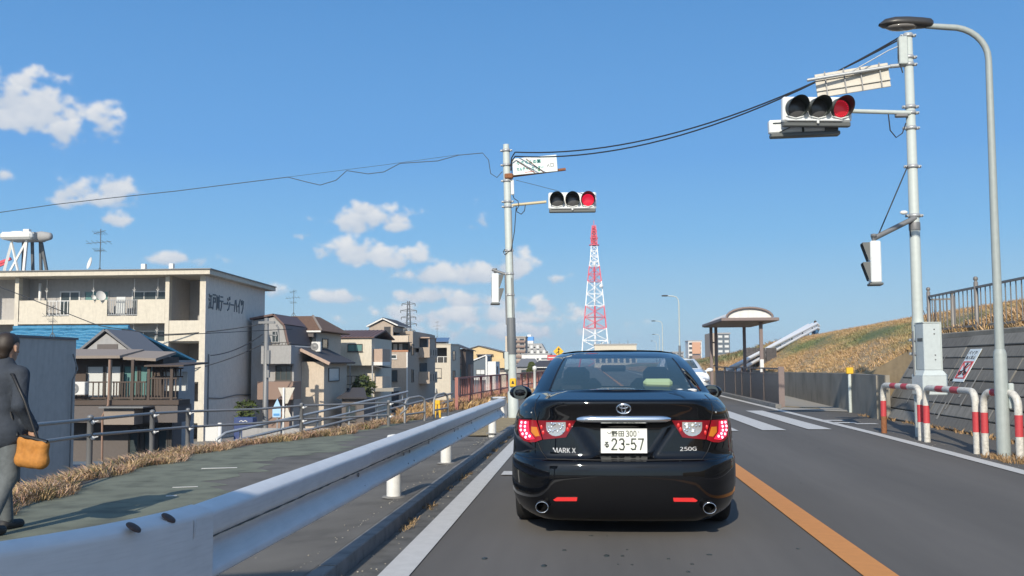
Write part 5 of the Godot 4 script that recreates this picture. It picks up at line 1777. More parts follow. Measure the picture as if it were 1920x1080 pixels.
	for x in [-29.5, -27.6]:
		wb("roof_vent", h, M.unit_white, x - 0.14, x + 0.14, 7.5, 8.0, -64.6, -64.9)
	b = B.new()
	b.lathe(Vector3(-33.5, 8.15, -65.4), Vector3(-0.7, 0.25, 0.65), [[0.42, 0.1], [0.3, 0.03], [0.0, -0.02]], 14)
	obj("satellite_dish", b, M.unit_white, h, at(42, 3.6, 70))
	antenna("tall many-armed television antenna on the cream apartment roof", Vector3(-33.15, 7.45, -66), 3.1, 1.0)
	# meter box, vending-type blue box and bush at its foot
	var mb := thing("meter_box", "pale meter box with a white pipe at the foot of the apartment wall", "meter box", Vector3(-23.6, -3.55, -62))
	b = B.new()
	b.cbox(Vector3(0, 0.62, 0), Vector3(0.8, 1.0, 0.4), 0.03)
	obj("case", b, M.unit_white, mb)
	b = B.new()
	b.lathe(Vector3(0.5, 0, 0.1), Vector3.UP, [[0.13, 0], [0.13, 1.25], [0.0, 1.27]], 10)
	obj("pipe", b, M.white_post, mb)
	var vb := thing("blue_bin", "dark blue box with a pale mark beside the apartment end wall", "bin", Vector3(-22.2, -3.55, -64))
	b = B.new()
	b.cbox(Vector3(0, 0.75, 0), Vector3(1.25, 1.5, 0.8), 0.03)
	obj("case", b, M.blue_box, vb)
	b = B.new()
	for s in [-1, 1]: b.tube([Vector3(-0.13 + s * 0.13, 1.22, 0.41), Vector3(s * 0.13, 1.3, 0.41), Vector3(0.13 + s * 0.13, 1.22, 0.41)], 0.03, 5)
	obj("mark", b, M.unit_white, vb)
	# ---- utility pole by the apartment's far corner
	var up := thing("utility_pole", "grey utility pole with brackets at the far corner of the apartment", "pole", Vector3(-21.55, -3.6, -66))
	b = B.new()
	b.lathe(Vector3.ZERO, Vector3.UP, [[0.2, 0], [0.15, 8.0], [0.0, 8.02]], 12)
	obj("shaft", b, M.galv_dark, up)
	b = B.new()
	b.box(Vector3(0.05, 7.7, 0.1), Vector3(1.1, 0.16, 0.16)); b.box(Vector3(0.2, 5.4, 0.2), Vector3(0.25, 0.9, 0.25)); b.box(Vector3(0.2, 4.3, 0.2), Vector3(0.22, 0.5, 0.22))
	b.tube([Vector3(0.2, 6.9, 0.1), Vector3(0.75, 6.8, 0.1), Vector3(0.85, 7.3, 0.1), Vector3(0.7, 7.55, 0.1)], 0.06, 6)
	obj("bracket", b, M.galv_dark, up)
	# ---- grey gambrel house
	h = thing("gambrel_house", "grey gambrel-roofed house squeezed behind the apartment's end wall", "house", Vector3(-22.5, G, -76))
	wprism("wall", h, M.grey_wall, [[-24.6, G], [-21.45, G], [-21.45, 2.6], [-22.0, 2.8], [-22.3, 4.1], [-22.95, 4.75], [-24.6, 4.5]], -72, -77.5)
	for q in [[-22.98, 4.86, -22.22, 4.12], [-22.22, 4.12, -21.9, 2.75], [-24.7, 4.55, -22.98, 4.86]]:
		b = B.new()
		var r := Vector3(q[0], q[1], 0)
		var e := Vector3(q[2], q[3], 0)
		var nrm := (e - r).cross(Vector3(0, 0, 1)).normalized() * 0.14
		if nrm.y < 0: nrm = -nrm
		b.quad(r + Vector3(0, 0, -71.8), e + Vector3(0, 0, -71.8), e + nrm + Vector3(0, 0, -71.8), r + nrm + Vector3(0, 0, -71.8))
		b.quad(r + nrm + Vector3(0, 0, -71.8), e + nrm + Vector3(0, 0, -71.8), e + nrm + Vector3(0, 0, -77.6), r + nrm + Vector3(0, 0, -77.6))
		b.quad(r + Vector3(0, 0, -71.8), r + Vector3(0, 0, -77.6), e + Vector3(0, 0, -77.6), e + Vector3(0, 0, -71.8))
		obj("roof", b, M.roof_maroon, h, at(22.5, 3.6, 76))
	win(h, -23.1, -22.55, 2.9, 3.75, -72, M.frame_grey, M.pane, 1)
	wb("balcony", h, M.grey_wall, -23.55, -21.37, 1.36, 2.66, -71.0, -72)
	wb("balcony", h, M.brick_brown, -23.6, -20.9, -1.15, 0.1, -70.4, -72)
	rails(h, M.frame_dark, -23.5, -21.4, 2.67, 2.9, -71.1, 8)
	win(h, -22.8, -21.6, 0.15, 1.25, -72, M.frame_dark, M.pane, 2)
	wb("lower_wall", h, M.brick_brown, -23.4, -21.6, G, -1.16, -71.5, -72)
	# ---- stucco house with the hipped brown roof
	h = thing("hip_roof_house", "pale stucco house with brown hipped roof and tan shutters", "house", Vector3(-22.5, G, -82))
	wb("wall", h, M.stucco, -25.6, -21.51, G, 3.85, -78, -86)
	for q in [[Vector3(-26.2, 3.85, -77.3), Vector3(-20.9, 3.85, -77.3), Vector3(-22.6, 5.15, -81), Vector3(-24.3, 5.15, -81)], [Vector3(-20.9, 3.85, -77.3), Vector3(-20.9, 3.85, -86.7), Vector3(-22.6, 5.15, -83), Vector3(-22.6, 5.15, -81)], [Vector3(-26.2, 3.85, -86.7), Vector3(-26.2, 3.85, -77.3), Vector3(-24.3, 5.15, -81), Vector3(-24.3, 5.15, -83)], [Vector3(-20.9, 3.85, -86.7), Vector3(-26.2, 3.85, -86.7), Vector3(-24.3, 5.15, -83), Vector3(-22.6, 5.15, -83)]]:
		slope("roof", h, M.roof_brown, q[0], q[1], q[2], q[3], 0.1)
	b = B.new()
	b.bar(Vector3(-20.9, 3.98, -77.3), Vector3(-22.6, 5.28, -81), 0.16, 0.1)
	obj("hip_cap", b, M.eave, h, at(22.5, 3.6, 82))
	wb("gutter", h, M.frame_white, -26.2, -20.9, 3.80, 3.93, -77.15, -77.29)
	wb("soffit", h, M.brown_wall, -25.6, -21.5, 3.45, 3.8, -77.3, -77.98)
	for i in 3:
		var x := -23.95 + i * 0.72
		win(h, x, x + 0.70, 2.68, 3.42, -78, M.frame_dark, M.shutter_tan, 0, 0.04, "shutter")
	wb("downpipe", h, M.grey_wall, -21.5, -21.4, 1.4, 3.8, -77.9, -78)
	sidewin(h, -79.8, -81.6, 2.6, 3.4, -21.51, M.frame_dark, M.pane)
	wb("recess", h, M.dark_room, -23.5, -21.05, 0.7, 1.36, -77.97, -78)
	for i in 5:
		wb("shutter", h, M.shutter_tan, -23.45 + i * 0.49, -23.0 + i * 0.49, 0.2, 0.68, -77.94, -78)
	wb("wing", h, M.stucco, -21.508, -19.76, G, 1.5, -74.0, -81)
	wb("wing_front", h, M.stucco, -23.5, -21.51, G, 0.15, -77.3, -77.93)
	slope("wing_roof", h, M.roof_dark, Vector3(-19.2, 1.35, -73.4), Vector3(-19.2, 1.35, -81.5), Vector3(-21.5, 2.45, -81.5), Vector3(-21.5, 2.45, -73.4), 0.12)
	wb("barge_board", h, M.pink_wall, -21.5, -21.35, 2.1, 2.4, -73.2, -73.39)
	slope("barge_board", h, M.pink_wall, Vector3(-21.4, 2.3, -73.39), Vector3(-19.2, 1.25, -73.39), Vector3(-19.2, 1.25, -73.2), Vector3(-21.4, 2.3, -73.2), 0.22)
	sidewin(h, -75.2, -78.4, 0.0, 1.05, -19.76, M.frame_dark, M.curtain)
	aircon(h, -20.9, 2.65, -76.0, 0.7, 0.75)
	antenna("single-mast antenna on the brown hipped roof", Vector3(-24.2, 5.2, -81), 2.2, 0.7)
	# ---- cream house with maroon ribbed roof
	h = thing("cream_house", "cream box-like house with maroon ribbed roof and one wide upper window", "house", Vector3(-21, G, -93))
	wb("wall", h, M.cream, -25.2, -19.26, 1.2, 3.6, -88, -97)
	wb("lower_wall", h, M.cream, -23.6, -19.27, G, 1.198, -89.2, -97)
	slope("roof", h, M.roof_maroon, Vector3(-25.4, 3.6, -87.8), Vector3(-19.0, 3.6, -87.8), Vector3(-18.9, 4.35, -92.5), Vector3(-25.3, 4.35, -92.5), 0.1, 0.36)
	slope("roof", h, M.roof_maroon, Vector3(-19.0, 3.6, -97.2), Vector3(-25.4, 3.6, -97.2), Vector3(-25.3, 4.35, -92.5), Vector3(-18.9, 4.35, -92.5), 0.1)
	win(h, -21.4, -20.06, 2.42, 3.09, -88, M.frame_dark, M.pane_teal, 1)
	wb("balcony", h, M.pink_wall, -19.25, -18.42, 1.5, 2.65, -88.6, -92)
	wb("balcony_floor", h, M.white_wall, -19.25, -18.40, 1.2, 1.498, -88.5, -92.1)
	wb("balcony", h, M.stucco, -19.25, -18.42, -0.8, 0.2, -88.6, -92)
	wb("balcony_floor", h, M.pale_concrete, -19.25, -17.4, -1.1, -0.802, -88.5, -92.1)
	slope("canopy", h, M.roof_dark, Vector3(-19.2, 1.1, -88.0), Vector3(-18.3, 0.95, -88.0), Vector3(-18.3, 0.95, -92), Vector3(-19.2, 1.1, -92), 0.06)
	for x in [-21.2, -19.22]: wb("post", h, M.frame_grey, x, x + 0.1, G, 1.19, -87.9, -88)
	rails(h, M.brown_wood, -23.0, -19.3, -0.5, 0.3, -87.8, 12)
	wb("lower_window", h, M.dark_room, -22.8, -20.6, -2.8, -0.8, -89.15, -89.2)
	# ---- tall taupe house
	h = thing("taupe_house", "tall taupe three-storey house with a gabled roof room and parapets", "house", Vector3(-20.5, G, -108))
	wb("wall", h, M.taupe_wall, -22.7, -18.58, G, 2.55, -102, -120)
	wb("wall", h, M.taupe_wall, -23.0, -21.3, 2.552, 4.7, -103, -120)
	wb("upper_wall", h, M.taupe_wall, -21.298, -18.9, 2.552, 3.6, -104.2, -120)
	wb("parapet", h, M.stucco, -21.1, -18.58, 3.55, 4.2, -102.1, -102.4)
	wb("canopy", h, M.brown_wall, -21.2, -18.55, 3.5, 3.548, -101.8, -104.2)
	wb("side_parapet", h, M.taupe_wall, -18.88, -18.58, 3.0, 4.7, -104.8, -120)
	wb("parapet_room", h, M.taupe_wall, -20.2, -18.9, 3.6, 4.8, -106, -120)
	wprism("roof_room", h, M.taupe_wall, [[-22.8, 4.6], [-20.2, 4.6], [-20.2, 5.2], [-21.35, 5.78], [-22.8, 5.2]], -103.0, -110)
	for q in [[-23.0, 5.12, -21.35, 5.92], [-21.35, 5.92, -19.8, 5.2]]:
		slope("roof", h, M.white_wall, Vector3(q[0], q[1], -102.7), Vector3(q[2], q[3], -102.7), Vector3(q[2], q[3], -110.3), Vector3(q[0], q[1], -110.3), 0.13)
		slope("roof_cover", h, M.roof_dark, Vector3(q[0], q[1] + 0.14, -102.9), Vector3(q[2], q[3] + 0.14, -102.9), Vector3(q[2], q[3] + 0.14, -110.3), Vector3(q[0], q[1] + 0.14, -110.3), 0.05)
	wb("stair_recess", h, M.dark_room, -21.25, -20.5, 3.6, 5.15, -102.96, -103.0)
	wb("stair_post", h, M.taupe_wall, -20.48, -20.25, 3.6, 5.2, -102.6, -103.0)
	win(h, -21.0, -18.9, 2.6, 3.45, -104.2, M.frame_dark, M.pane, 3, 0.06)
	wb("curtain", h, M.curtain, -20.5, -20.1, 2.65, 3.4, -104.1, -104.12)
	wb("curtain", h, M.curtain, -19.9, -19.55, 2.65, 3.4, -104.1, -104.12)
	wb("balcony_edge", h, mat("terracotta", lin(0.42, 0.20, 0.11), 0.8), -21.0, -18.56, 2.56, 2.72, -101.95, -102.1)
	win(h, -20.33, -19.73, 1.83, 2.26, -102, M.frame_white, M.pane, 0)
	win(h, -21.3, -19.66, -0.44, 0.7, -102, M.frame_dark, M.pane, 2)
	wb("garage", h, M.dark_room, -21.2, -19.5, G, -1.3, -101.96, -102)
	wb("downpipe", h, M.frame_white, -18.72, -18.60, G, 2.5, -101.9, -102)
	for q in [[2.0, 3.1], [-0.8, 0.45]]:
		wb("side_balcony", h, M.taupe_wall, -18.575, -17.4, q[0], q[1], -108.5, -114)
		for z in [-109.2, -111.0, -112.6]: wb("slot", h, M.dark_room, -17.39, -17.36, q[0] + 0.25, q[1] - 0.25, z, z - 0.25)
		sidewin(h, -104.0, -105.2, q[0] + 0.2, q[1] + 0.3, -18.58, M.frame_dark, M.pane)
		wb("side_recess", h, M.dark_room, -18.57, -18.5, q[1] + 0.05, q[1] + 0.95, -109, -113.6)
	for z in [-109.0, -113.6]: wb("post", h, M.pink_wall, -17.6, -17.48, 3.1, 4.1, z, z - 0.12)
	wb("pergola_bar", h, M.pink_wall, -18.5, -17.45, 4.1, 4.22, -108.8, -113.9)
	b = B.new()
	for q in [[-23.3, -22.0], [-20.0, -18.7]]:
		b.span(Vector3(q[0], 4.95, -105.0), Vector3(q[1], 5.0, -105.05))
		for i in 4: b.span(Vector3(lerpf(q[0], q[1], i / 3.0) - 0.02, 4.6, -105.0), Vector3(lerpf(q[0], q[1], i / 3.0) + 0.02, 4.95, -105.05))
	obj("roof_railing", b, M.frame_grey, h, at(20.5, 3.6, 108))
	# ---- beige modern house
	h = thing("beige_house", "smooth beige modern house with a square balcony opening and closed shutter", "house", Vector3(-21.5, G, -142))
	for q in [[-22.6, -21.87, G, 3.95], [-19.6, -19.08, G, 3.95], [-21.868, -19.602, 3.51, 3.95], [-21.868, -19.602, G, 1.47]]:
		wb("front_wall", h, M.beige, q[0], q[1], q[2], q[3], -137, -139)
	wb("wall", h, M.beige, -24.6, -19.09, G, 3.94, -139.01, -147)
	wb("balcony_back", h, M.dark_room, -21.86, -19.61, 1.48, 3.5, -138.9, -139)
	b = B.new()
	b.span(Vector3(-21.86, 2.25, -137.1), Vector3(-19.61, 2.32, -137.2))
	for x in [-20.95, -20.1]: b.span(Vector3(x, 1.48, -137.12), Vector3(x + 0.07, 2.25, -137.18))
	obj("balcony_rail", b, M.frame_white, h, at(21.5, 3.6, 142))
	wb("white_box", h, M.unit_white, -21.8, -21.4, 1.5, 1.95, -137.4, -137.7)
	wb("cap", h, M.cream, -22.7, -19.0, 3.952, 4.05, -136.9, -147)
	win(h, -21.86, -20.33, -0.6, 0.72, -137, M.roof_dark, M.beige, 0, 0.06, "shutter")
	wb("lower_wing", h, M.white_wall, -23.2, -21.0, -2.6, -2.0, -136.0, -136.99)
	slope("solar_roof", h, M.solar, Vector3(-24.0, 4.3, -138), Vector3(-19.6, 4.3, -138), Vector3(-19.9, 4.95, -142), Vector3(-23.7, 4.95, -142), 0.06)
	wb("solar_support", h, M.galv_dark, -23.6, -20.0, 4.05, 4.5, -139.2, -141.5)
	for y in [1.8, -0.9]: sidewin(h, -139.0, -141.4, y, y + 1.3, -19.08, M.frame_dark, M.pane)
	antenna("thin antenna mast beside the solar panels", Vector3(-21.4, 4.9, -140), 2.4, 0.6)
	# ---- brown house with dark roof
	h = thing("brick_house", "narrow brown house with dark sloping roof and two big windows", "house", Vector3(-18.8, G, -152))
	wb("front_wall", h, M.brick_brown, -20.0, -18.9, G, 3.45, -147, -157)
	wb("wall", h, M.dark_brown, -18.898, -18.28, G, 3.5, -147.3, -157)
	wb("side_panel", h, M.brick_brown, -18.3, -17.9, G, 1.2, -150, -153)
	slope("roof", h, M.roof_dark, Vector3(-18.0, 3.35, -146.5), Vector3(-18.0, 3.2, -158), Vector3(-20.8, 4.3, -158), Vector3(-20.8, 4.1, -146.5), 0.12)
	win(h, -19.7, -18.95, 2.25, 3.15, -147, M.frame_dark, M.curtain, 1)
	win(h, -19.75, -18.92, -0.9, 0.55, -147, M.frame_dark, M.pane_teal, 0)
	wb("band", h, M.dark_brown, -20.0, -18.3, 1.2, 1.3, -146.9, -147)
	# ---- dark slate lean-to house with white edge
	h = thing("slate_house", "small slate-grey house with slanted white roof edge and white annexe", "house", Vector3(-19, G, -184))
	wprism("front_wall", h, M.slate_wall, [[-21.1, G], [-18.8, G], [-18.8, 2.6], [-21.1, 1.7]], -180, -188)
	slope("roof_edge", h, M.white_wall, Vector3(-21.2, 1.75, -179.7), Vector3(-18.6, 2.75, -179.7), Vector3(-18.6, 2.75, -188), Vector3(-21.2, 1.75, -188), 0.2)
	wb("edge_post", h, M.white_wall, -18.79, -18.5, G, 2.7, -179.7, -180.2)
	wb("annexe", h, M.white_wall, -18.49, -17.0, G, 1.7, -180.1, -188)
	wb("lower_wall", h, M.white_wall, -21.1, -18.8, -1.6, -0.95, -179.8, -179.99)
	win(h, -20.5, -18.95, -0.6, 0.3, -180, M.frame_dark, M.curtain, 1)
	sidewin(h, -182, -184, -0.5, 0.8, -17.0, M.frame_dark, M.pane)
	# ---- yellow gabled house
	h = thing("yellow_house", "large pale yellow gabled house with a blocky balcony", "house", Vector3(-22, G, -222))
	wprism("wall", h, M.yellow_wall, [[-26.5, G], [-18.75, G], [-18.75, 3.7], [-23.9, 5.05], [-26.5, 4.3]], -215, -230)
	slope("roof", h, M.roof_grey, Vector3(-18.5, 3.7, -214.6), Vector3(-18.5, 3.7, -230), Vector3(-23.9, 5.1, -230), Vector3(-23.9, 5.1, -214.6), 0.12)
	slope("roof", h, M.roof_grey, Vector3(-27.0, 4.2, -214.6), Vector3(-27.0, 4.2, -230), Vector3(-23.9, 5.1, -230), Vector3(-23.9, 5.1, -214.6), 0.12)
	win(h, -24.1, -21.1, 1.6, 3.1, -215, M.frame_dark, M.pane, 2)
	wb("window_hood", h, M.brown_wall, -24.4, -20.8, 3.15, 3.35, -214.2, -215)
	wb("balcony", h, M.yellow_wall, -20.4, -18.3, 0.4, 2.4, -213.5, -214.99)
	wb("shade_band", h, M.brown_wall, -20.4, -18.4, -0.5, 0.38, -214.2, -214.98)
	wb("lower_wall", h, M.cream, -20.6, -18.0, G, -0.52, -213.8, -214.97)
	# low houses and sheds between, mostly hidden by the handrails
	h = thing("low_shed", "small dark-roofed porch in front of the stucco house", "shed", Vector3(-18.2, G, -79))
	wb("wall", h, M.brown_wall, -18.9, -17.2, G, -1.3, -76, -80)
	slope("roof", h, M.roof_dark, Vector3(-19.2, -1.3, -75.6), Vector3(-16.9, -1.3, -75.6), Vector3(-17.6, -0.6, -78), Vector3(-18.6, -0.6, -78), 0.1)
	win(h, -18.6, -17.8, -3.0, -1.8, -76, M.frame_dark, M.pane, 0)
	h = thing("garden_wall", "grey block wall at the foot of the bank by the apartments", "wall", Vector3(-17, G, -58))
	for i in 8: wb("block", h, M.grey_wall, -21.0 + i * 1.1, -19.93 + i * 1.1, G, -2.5, -60 + i * 0.1, -60.2 + i * 0.1)
	h = thing("blue_shed", "low blue-grey shed beside the brown house, behind the handrail", "shed", Vector3(-16.5, G, -31))
	wb("wall", h, mat("shed_blue", lin(0.13, 0.17, 0.21), 0.7), -18.6, -14.0, G, -2.0, -31, -34)
	for i in 5: wb("batten", h, M.galv_dark, -18.5 + i * 0.9, -18.42 + i * 0.9, G, -2.0, -30.95, -31)
	wb("white_cooler", h, M.unit_white, -13.9, -13.2, G, -2.35, -30.6, -31.2)
	var bush := thing("shrub", "dark clipped shrub by the blue bin at the apartment end wall", "shrub", Vector3(-22.5, -2.2, -64.9))
	foliage(bush, 140, Vector3(0.8, 0.8, 0.5), Vector3(0, 0.5, 0), 0.22, Color(0.9, 1.0, 0.8), M.leaf)
	bush = thing("shrub", "dark overhanging shrub beside the stucco house's side wall", "shrub", Vector3(-18.6, -1.2, -82))
	foliage(bush, 260, Vector3(0.9, 1.0, 1.3), Vector3(0, 0.7, 0), 0.26, Color(0.8, 0.9, 0.8), M.leaf)

func foliage(t: Node3D, n: int, r: Vector3, c: Vector3, s: float, tint: Color, m: Material) -> void:
	var b := B.new()
	for i in n:
		var d := Vector3(rng.randfn(), rng.randfn(), rng.randfn()).normalized() * pow(rng.randf(), 0.4)
		var p := c + Vector3(d.x * r.x, d.y * r.y, d.z * r.z)
		var q := Basis(Vector3(rng.randfn(), rng.randfn(), rng.randfn()).normalized(), rng.randf() * TAU)
		var k := rng.randf_range(0.55, 1.3)
		b.st.set_color(Color(tint.r * k, tint.g * k, tint.b * k * 0.9))
		var e := s * rng.randf_range(0.6, 1.3)
		b.quad(p + q * Vector3(-e, 0, 0), p + q * Vector3(0, e * 0.4, e * 0.2), p + q * Vector3(e, 0, 0), p + q * Vector3(0, -e * 0.4, e * 0.2))
	obj("crown", b, m, t)
	b = B.new()
	b.tube([Vector3(0, -1.2, 0), c], [0.1, 0.04], 6)
	obj("trunk", b, M.brown_wood, t)

# ---------------------------------------------------------------- far away: towers, blocks, lamps
func build_far() -> void:
	var b: B
	# red and white lattice tower
	var t := thing("lattice_tower", "tall red and white lattice mast ahead behind the car", "tower", Vector3(1.9, -3.6, -500))
	var prof := [[0.0, 9.4, 1], [10.0, 7.1, 1], [22.0, 6.0, 0], [33.0, 4.9, 1], [45.0, 3.7, 0], [52.5, 2.7, 1], [55.0, 2.2, 0], [63.0, 1.5, 0], [66.0, 1.6, 1], [73.0, 0.9, 1]]
	var y := 0.0
	for i in prof.size() - 1:
		var y0: float = prof[i][0]
		var y1: float = prof[i + 1][0]
		var r0: float = prof[i][1]
		var r1: float = prof[i + 1][1]
		var m: Material = M.tower_red if [1, 0, 1, 0, 1, 0, 0, 1, 1][i] else M.tower_white
		b = B.new()
		var bays := maxi(1, int(round((y1 - y0) / (r0 * 1.1))))
		for k in bays:
			var ya := lerpf(y0, y1, float(k) / bays)
			var yb := lerpf(y0, y1, float(k + 1) / bays)
			var ra := lerpf(r0, r1, float(k) / bays)
			var rb := lerpf(r0, r1, float(k + 1) / bays)
			for s in 4:
				var d0 := Vector3([1, -1, -1, 1][s], 0, [1, 1, -1, -1][s]) * 0.92
				var d1 := Vector3([-1, -1, 1, 1][s], 0, [1, -1, -1, 1][s]) * 0.92
				b.bar(d0 * ra + Vector3(0, ya, 0), d0 * rb + Vector3(0, yb, 0), 0.42, 0.42)
				b.bar(d0 * ra + Vector3(0, ya, 0), d1 * rb + Vector3(0, yb, 0), 0.2, 0.2)
				b.bar(d1 * ra + Vector3(0, ya, 0), d0 * rb + Vector3(0, yb, 0), 0.2, 0.2)
				b.bar(d0 * ra + Vector3(0, ya, 0), d1 * ra + Vector3(0, ya, 0), 0.24, 0.24)
		if i < 6: b.lathe(Vector3.ZERO, Vector3.UP, [[0.5, y0], [0.5, y1]], 6)
		obj("lattice_section", b, m, t)
	for q in [[63.0, 2.6], [66.5, 2.1], [70.0, 1.5]]:
		b = B.new()
		b.lathe(Vector3(0, q[0], 0), Vector3.UP, [[q[1], 0.0], [q[1], 0.35], [0.0, 0.35]], 10)
		obj("platform", b, M.tower_red, t)
	b = B.new()
	b.lathe(Vector3(0, 63, 0), Vector3.UP, [[0.7, 0.0], [0.7, 9.0], [0.15, 10.0], [0.12, 12.5], [0.0, 12.6]], 8)
	for i in 7: b.lathe(Vector3(0, 63.5 + i * 1.3, 0), Vector3(cos(i * 2.4), 0.2, sin(i * 2.4)), [[0.0, 1.0], [0.5, 1.0], [0.5, 1.5], [0.0, 1.6]], 8)
	obj("antenna_cluster", b, M.tower_red, t)
	b = B.new()
	b.lathe(Vector3(3.2, 42.5, 4.6), Vector3(0.2, 0, 1), [[1.0, 0.0], [1.0, 0.4], [0.0, 0.6]], 12)
	obj("dish", b, M.tower_white, t)
	# dark transmission pylon
	t = thing("pylon", "dark steel transmission pylon beyond the taupe house", "tower", Vector3(-109, 15.0, -600))
	b = B.new()
	for s in 4:
		var d := Vector3([1, -1, -1, 1][s], 0, [1, 1, -1, -1][s])
		b.bar(d * 2.4 + Vector3(0, -18, 0), d * 0.5 + Vector3(0, 24, 0), 0.42, 0.42)
		for k in 8:
			var d2 := Vector3([-1, -1, 1, 1][s], 0, [1, -1, -1, 1][s])
			var ra := lerpf(1.75, 0.6, k / 8.0)
			b.bar(d * ra + Vector3(0, k * 3.0, 0), d2 * ra + Vector3(0, k * 3.0 + 3.0, 0), 0.25, 0.25)
	obj("lattice_body", b, M.steel_far, t)
	for k in 5:
		b = B.new()
		var w := [4.0, 4.8, 4.4, 4.8, 4.0][k] as float
		for s in [-1, 1]:
			b.bar(Vector3(0, 6.0 + k * 4.0, 0), Vector3(w * s, 6.4 + k * 4.0, 0), 0.45, 0.4); b.bar(Vector3(0, 7.3 + k * 4.0, 0), Vector3(w * s, 6.5 + k * 4.0, 0), 0.3, 0.3)
			b.tube([Vector3(w * s, 6.4 + k * 4.0, 0), Vector3(w * s, 5.0 + k * 4.0, 0)], 0.25, 5)
		obj("cross_arm", b, M.steel_far, t)
	# elevated tank and crane boom on the far left
	t = thing("water_tank_tower", "white flat elevated tank on splayed lattice legs above the apartment roof", "tower", Vector3(-46.5, 5.0, -80))
	b = B.new()
	b.cbox(Vector3(-0.28, 6.95, 0), Vector3(2.75, 0.62, 2.6), 0.18)
	obj("tank", b, M.unit_white, t)
	b = B.new()
	b.lathe(Vector3(1.0, 6.95, 0), Vector3(1, 0.0, 0.25), [[0.42, -0.2], [0.45, 0.4], [0.3, 1.2], [0.0, 1.35]], 14)
	b.box(Vector3(0.3, 6.95, 0), Vector3(1.6, 0.6, 1.8))
	obj("tank_end", b, M.grey_wall, t)  # grey puts the shade of the right end into the colour
	b = B.new()
	b.box(Vector3(0.0, 7.45, 0), Vector3(0.5, 0.3, 0.4)); b.box(Vector3(-0.8, 7.38, 0), Vector3(0.9, 0.12, 0.4))
	obj("top_fitting", b, M.unit_white, t)
	for q in [[-0.9, -2.0, 0.9], [0.35, 0.4, 0.9], [1.0, 2.2, -0.6], [-0.6, -1.0, -0.8], [0.85, 0.8, -0.8], [0.1, 0.0, -0.9]]:
		b = B.new()
		b.bar(Vector3(q[0], 6.6, q[2] * 0.7), Vector3(q[1], 0.0, q[2] * 1.6), 0.2, 0.2)
		obj("leg", b, M.unit_white if q[2] > 0 else M.steel_far, t)
	b = B.new()
	b.bar(Vector3(-0.9, 6.4, 0.7), Vector3(0.35, 2.6, 1.1), 0.15, 0.15); b.bar(Vector3(0.3, 6.4, 0.7), Vector3(-1.7, 2.2, 1.1), 0.15, 0.15); b.bar(Vector3(-1.6, 3.6, -1.0), Vector3(1.8, 3.6, -1.0), 0.1, 0.1)
	obj("brace", b, M.unit_white, t)
	t = thing("crane_boom", "red crane boom entering at the left edge beside the elevated tank", "crane", Vector3(-63, 5, -100))
	b = B.new()
	b.bar(Vector3(-8, 3.4, 0), Vector3(3.2, 7.4, 0), 0.28, 0.28); b.bar(Vector3(-8, 2.6, 0), Vector3(2.6, 6.9, 0), 0.2, 0.2)
	for i in 10: b.bar(Vector3(-7.6 + i, 2.75 + i * 0.405, 0), Vector3(-7.1 + i, 3.7 + i * 0.36, 0), 0.12, 0.12)
	obj("boom", b, M.tower_red, t)
	b = B.new()
	b.bar(Vector3(-8, -8.6, 0), Vector3(-8, 3.6, 0), 1.0, 1.0)
	obj("mast", b, M.tower_red, t)
	# far blocks
	var far_block := func(called: String, label: String, m: Material, x0: float, x1: float, yb: float, y1: float, z: float, d: float, fl: int, cols: int, wm: Material) -> Node3D:
		var h := thing(called, label, "building", Vector3((x0 + x1) * 0.5, yb, z))
		wb("wall", h, m, x0, x1, yb, y1, z, z - d)
		wb("roof", h, M.grey_wall, x0 - 0.2, x1 + 0.2, y1 + 0.005, y1 + 0.4, z + 0.2, z - d)
		for i in fl:
			for k in cols:
				var ya: float = y1 - (i + 1) * (y1 - 1.0) / fl + 0.35
				win(h, lerpf(x0, x1, (k + 0.14) / cols), lerpf(x0, x1, (k + 0.86) / cols), ya, ya + (y1 - 1.0) / fl * 0.55, z, M.frame_grey, wm, 0, 0.12)
		return h
	var h: Node3D = far_block.call("apartment_tower", "grey-brown apartment tower half hidden by the left signal pole", M.taupe_wall, -27.6, -22.7, -3.6, 10.4, -350.0, 12.0, 6, 2, M.dark_room)
	wb("stair_core", h, M.stucco, -29.8, -27.62, -3.6, 10.9, -351, -360)
	for i in 5: wb("balcony_band", h, M.brick_brown, -27.5, -22.75, 8.6 - i * 1.75, 9.3 - i * 1.75, -349.4, -349.99)
	# mansard hotel-like block with the blue tank
	h = thing("mansard_block", "white stepped mansard block topped by a blue-banded tank", "building", Vector3(-21, -3.6, -405))
	wprism("wall", h, M.grey_wall, [[-27.5, -3.6], [-14.5, -3.6], [-16.5, 3.6], [-19.6, 9.2], [-27.0, 9.2]], -400, -412)
	for i in 4:
		for k in 4 - (1 if i == 0 else 0):
			var x := -26.4 + k * 2.4 + i * 0.15
			var ya := 7.2 - i * 1.95
			wb("dormer", h, M.white_wall, x, x + 1.0, ya, ya + 1.25, -399.2, -400)
			win(h, x + 1.15, x + 2.1, ya, ya + 0.95, -399.98, M.frame_white, M.dark_room, 0, 0.1)
	wb("tank_base", h, M.white_wall, -26.2, -22.9, 9.21, 10.3, -401, -405)
	wb("blue_band", h, M.blue_awning, -26.0, -22.8, 10.31, 11.9, -401, -405)
	wb("tank_top", h, M.white_wall, -25.3, -23.7, 11.91, 12.8, -401.5, -404)
	h = thing("white_hall", "long low white hall in front of the mansard block", "building", Vector3(-16.5, -3.6, -305))
	wb("wall", h, M.white_wall, -20.6, -12.2, -3.6, 4.0, -300, -312)
	for x in [-19.4, -16.2]: win(h, x, x + 0.7, 2.2, 2.9, -300, M.frame_grey, M.dark_room, 0, 0.1)
	wb("sign_strip", h, M.grey_ink, -14.8, -13.0, 2.5, 2.95, -299.9, -299.99)
